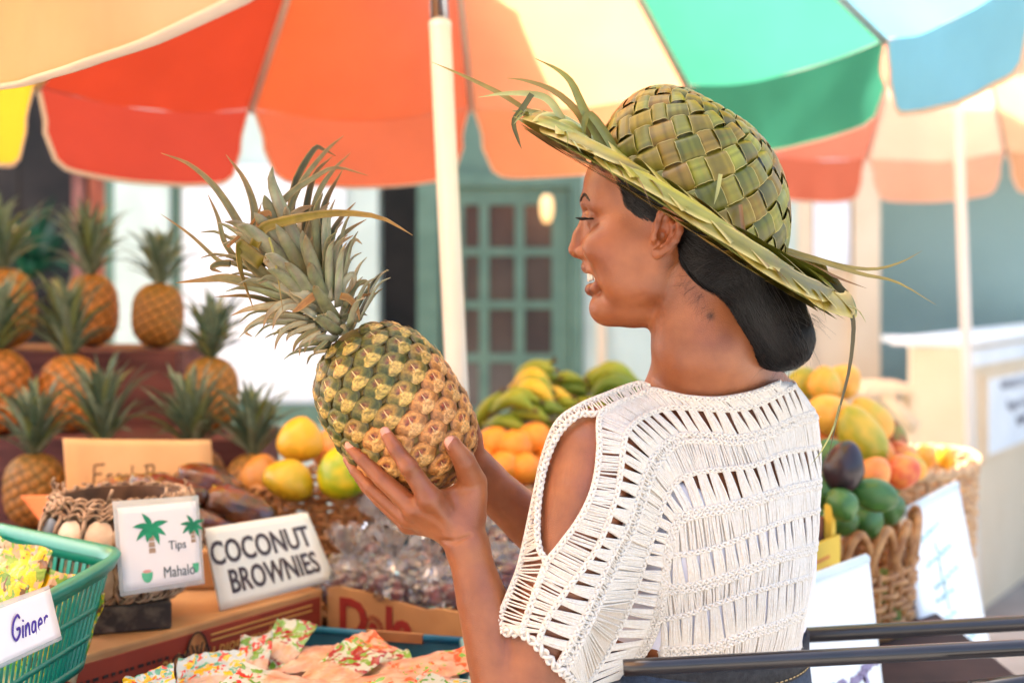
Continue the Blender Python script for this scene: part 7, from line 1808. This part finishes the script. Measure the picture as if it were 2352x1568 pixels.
dense('yarn_ladder', 'C', 'C2', sp=0.0026); dense('yarn_ladder', 'C2', 'D', slant=0.004); holes('yarn_fans', 'D', 'E', slant=0.006, wtop=0.50)
dense('yarn_ladder', 'E', 'E2', sp=0.0026); dense('yarn_ladder', 'F', 'G', slant=0.0) if False else None
def sub(k, f):
    """the part of a long curve that lies on the back panel"""
    c, L_ = CR[k]; i0 = int(f * (NU - 1)); CR[k + 's'] = resamp_pts(c[i0:])
def resamp_pts(pp):
    d = [0]
    for i in range(1, len(pp)): d.append(d[-1] + (pp[i] - pp[i - 1]).length)
    out = []; j = 0
    for k in range(NU):
        s = d[-1] * k / (NU - 1)
        while j < len(d) - 2 and d[j + 1] < s: j += 1
        out.append(pp[j].lerp(pp[j + 1], (s - d[j]) / max(1e-9, d[j + 1] - d[j])))
    return out, d[-1]
# find where E2 passes the fold (picture x of zoom 850)
fx_ = next(i for i, p in enumerate(CR['E2'][0]) if p.x / p.y * FPX + 1176 > ZX(862) and EYE - p.z > 0 and (640 - (p.z - EYE) / p.y * FPX) < ZY(900)) / (NU - 1)
sub('E2', fx_)
dense('yarn_ladder', 'E2s', 'F'); holes('yarn_fans', 'F', 'G', wtop=0.56); dense('yarn_ladder', 'G', 'G2', sp=0.0026); dense('yarn_ladder', 'G2', 'H', slant=-0.01)
holes('yarn_fans', 'H', 'I', wtop=0.66, slant=-0.01); dense('yarn_ladder', 'I', 'I2', sp=0.0026); dense('yarn_ladder', 'I2', 'J', slant=-0.008)
M_knit = pm('cream_knit_ground', srgb(236, 224, 208), srgb(222, 206, 188), scale=500, rough=0.9, bump=0.8, bscale=1500)
def backing(ka, kb):
    ca, cb = CR[ka], CR[kb]; mp = match(ka, kb); rows = []
    for v in np.linspace(0, 1, 5): rows.append([at(ca, u).lerp(at(cb, mu(mp, u)), v) + TOW * -0.0012 for u in np.linspace(0.0, 1.0, 160)])
    MB().grid(rows).build('knit_ground', M_knit, top)
for ka, kb in (('C', 'C2'), ('C2', 'D'), ('E', 'E2'), ('E2s', 'F'), ('G', 'G2'), ('G2', 'H'), ('I', 'I2'), ('I2', 'J')): backing(ka, kb)
# front piece left of the shoulder opening
OUT = [(760, 70), (690, 58), (540, 112), (400, 172), (290, 258), (222, 430), (185, 600), (160, 720), (130, 860), (95, 1000), (35, 1150), (4, 1235), (20, 1312)]
NED = [(775, 90), (690, 120), (600, 155), (500, 205), (400, 214), (300, 305), (232, 460), (198, 640), (190, 800), (205, 900), (232, 962), (180, 1110), (110, 1310)]
CR['O'] = resamp(OUT, NU, False); CR['N'] = resamp(NED, NU, False)
o_in = [p + Vector((0.010 + 0.004 * math.sin(i * 0.02), 0.055, -0.004)) for i, p in enumerate(CR['O'][0])]; CR['O2'] = (o_in, CR['O'][1])
braid('crochet_band', CR['O'], strandsn=3); braid('crochet_band', CR['N'], r=0.0018, amp=0.0016, pitch=0.007)
dense('yarn_ladder', 'O', 'N', slant=0.0, sp=0.0027); dense('yarn_ladder', 'O2', 'O', sp=0.0027)
# hem of the sleeve joins the starts of the long curves
hem = [at(CR['O'], 1.0), at(CR['N'], 1.0), at(CR['A'], 0.0), at(CR['B'], 0.0), at(CR['C'], 0.0), at(CR['C2'], 0), at(CR['D'], 0.0)]
CR['hem'] = (resamp_pts([Vector(p) for p in spline(hem, 60)]))
braid('crochet_band', CR['hem'], r=0.0019, amp=0.0024, pitch=0.009)
# loose fuzz
mb = MB()
for k in range(500):
    c = CR[ry.choice(('A', 'B', 'C2', 'D', 'O', 'N', 'E', 'J', 'hem'))]; p = at(c, ry.random()); v = Vector((ry.uniform(-1, 1), -0.6, ry.uniform(-1, 1))).normalized() * ry.uniform(0.003, 0.007)
    mb.tube([p, p + v * 0.5 + Vector((0, 0, 0.001)), p + v], 0.00016, 3, cap=False)
o = mb.build('yarn_fuzz', M_yarn, top); o['kind'] = 'stuff'
# white vest under the crochet
vest = SDF(); vest.p = [tuple(list(q[:1]) + list(q[1:])) for q in tor.p if not (q[0] == 'h')]
class Off(SDF):
    def ev(self, X, near=None): return SDF.ev(self, X, near) - 0.0055
v2 = Off(); v2.p = vest.p
A_ = W(1520, 1085, 1.6); B_ = W(1900, 1235, 1.6); nn_ = np.cross(B_ - A_, np.array((0, 1.0, 0)))
if nn_[2] < 0: nn_ = -nn_
v2.plane(A_, nn_, 0.004)
Vv, Fv = v2.mesh(0.005, (0.02, 1.42, 1.045), (0.42, 1.95, 1.35), 12)
tag(np_mesh('vest', Vv, Fv, pm('white_vest', srgb(226, 222, 230), srgb(216, 212, 222), scale=30, rough=0.8)), 'plain white vest worn under the crochet top', 'vest')
# jeans
M_den = pm('denim', srgb(58, 70, 88), srgb(40, 50, 66), scale=160, rough=0.85, bump=0.6, bscale=700)
M_blackden = pm('black_denim', srgb(52, 52, 54), srgb(36, 36, 38), scale=160, rough=0.85, bump=0.6, bscale=700)
jn = thing('jeans', 'dark denim jeans worn under the crochet hem', 'jeans', (0.21, 1.68, 0))
jc_ = W(1610, 1560, 1.67); lx3 = Vector(lx); fx3 = Vector(fx)
rows = []
for z, a_, b_ in ((1.035, 0.136, 0.116), (1.0, 0.146, 0.120), (0.93, 0.168, 0.124), (0.86, 0.178, 0.128), (0.80, 0.17, 0.125)):
    rows.append([Vector((jc_[0], jc_[1], z)) + lx3 * (a_ * math.cos(t)) + fx3 * (b_ * math.sin(t)) for t in np.linspace(0, 2 * math.pi, 49)[:-1]])
MB().grid(rows, closed=True).build('seat', M_den, jn, solid=0.002)
for s in (-1, 1):
    c = Vector((jc_[0], jc_[1], 0)) + lx3 * (0.085 * s)
    MB().tube([c + Vector((0, 0, 0.84)), c + Vector((0, 0, 0.5)), c + Vector((0, 0, 0.06))], [0.092, 0.062, 0.05], 20).build('leg', M_den, jn)
    MB().box(c + fx3 * 0.06 + Vector((0, 0, 0.035)), (0.09, 0.25, 0.07), rot=Matrix((lx3, fx3, Vector((0, 0, 1)))).transposed()).build('shoe', M_blackden, jn, bevel=0.02)
wb = [[p + (p - Vector((jc_[0], jc_[1], p.z))).normalized() * k for p in rows[0]] for k in (0.002, 0.006)]
MB().grid([[p - Vector((0, 0, 0.035)) for p in wb[0]], [p - Vector((0, 0, 0.034)) for p in wb[1]], wb[1], wb[0]], closed=True).build('waistband', M_blackden, jn)
mb = MB(); q_ = [p + Vector((0, 0, -0.030)) + (p - Vector((jc_[0], jc_[1], p.z))).normalized() * 0.0072 for p in resamp_pts(rows[0] + [rows[0][0]])[0]]
for i in range(0, NU - 3, 4): mb.tube([q_[i], q_[i + 2]], 0.0009, 4)
o = mb.build('stitching', pm('tan_thread', srgb(190, 160, 110), rough=0.8), jn); o['kind'] = 'stuff'
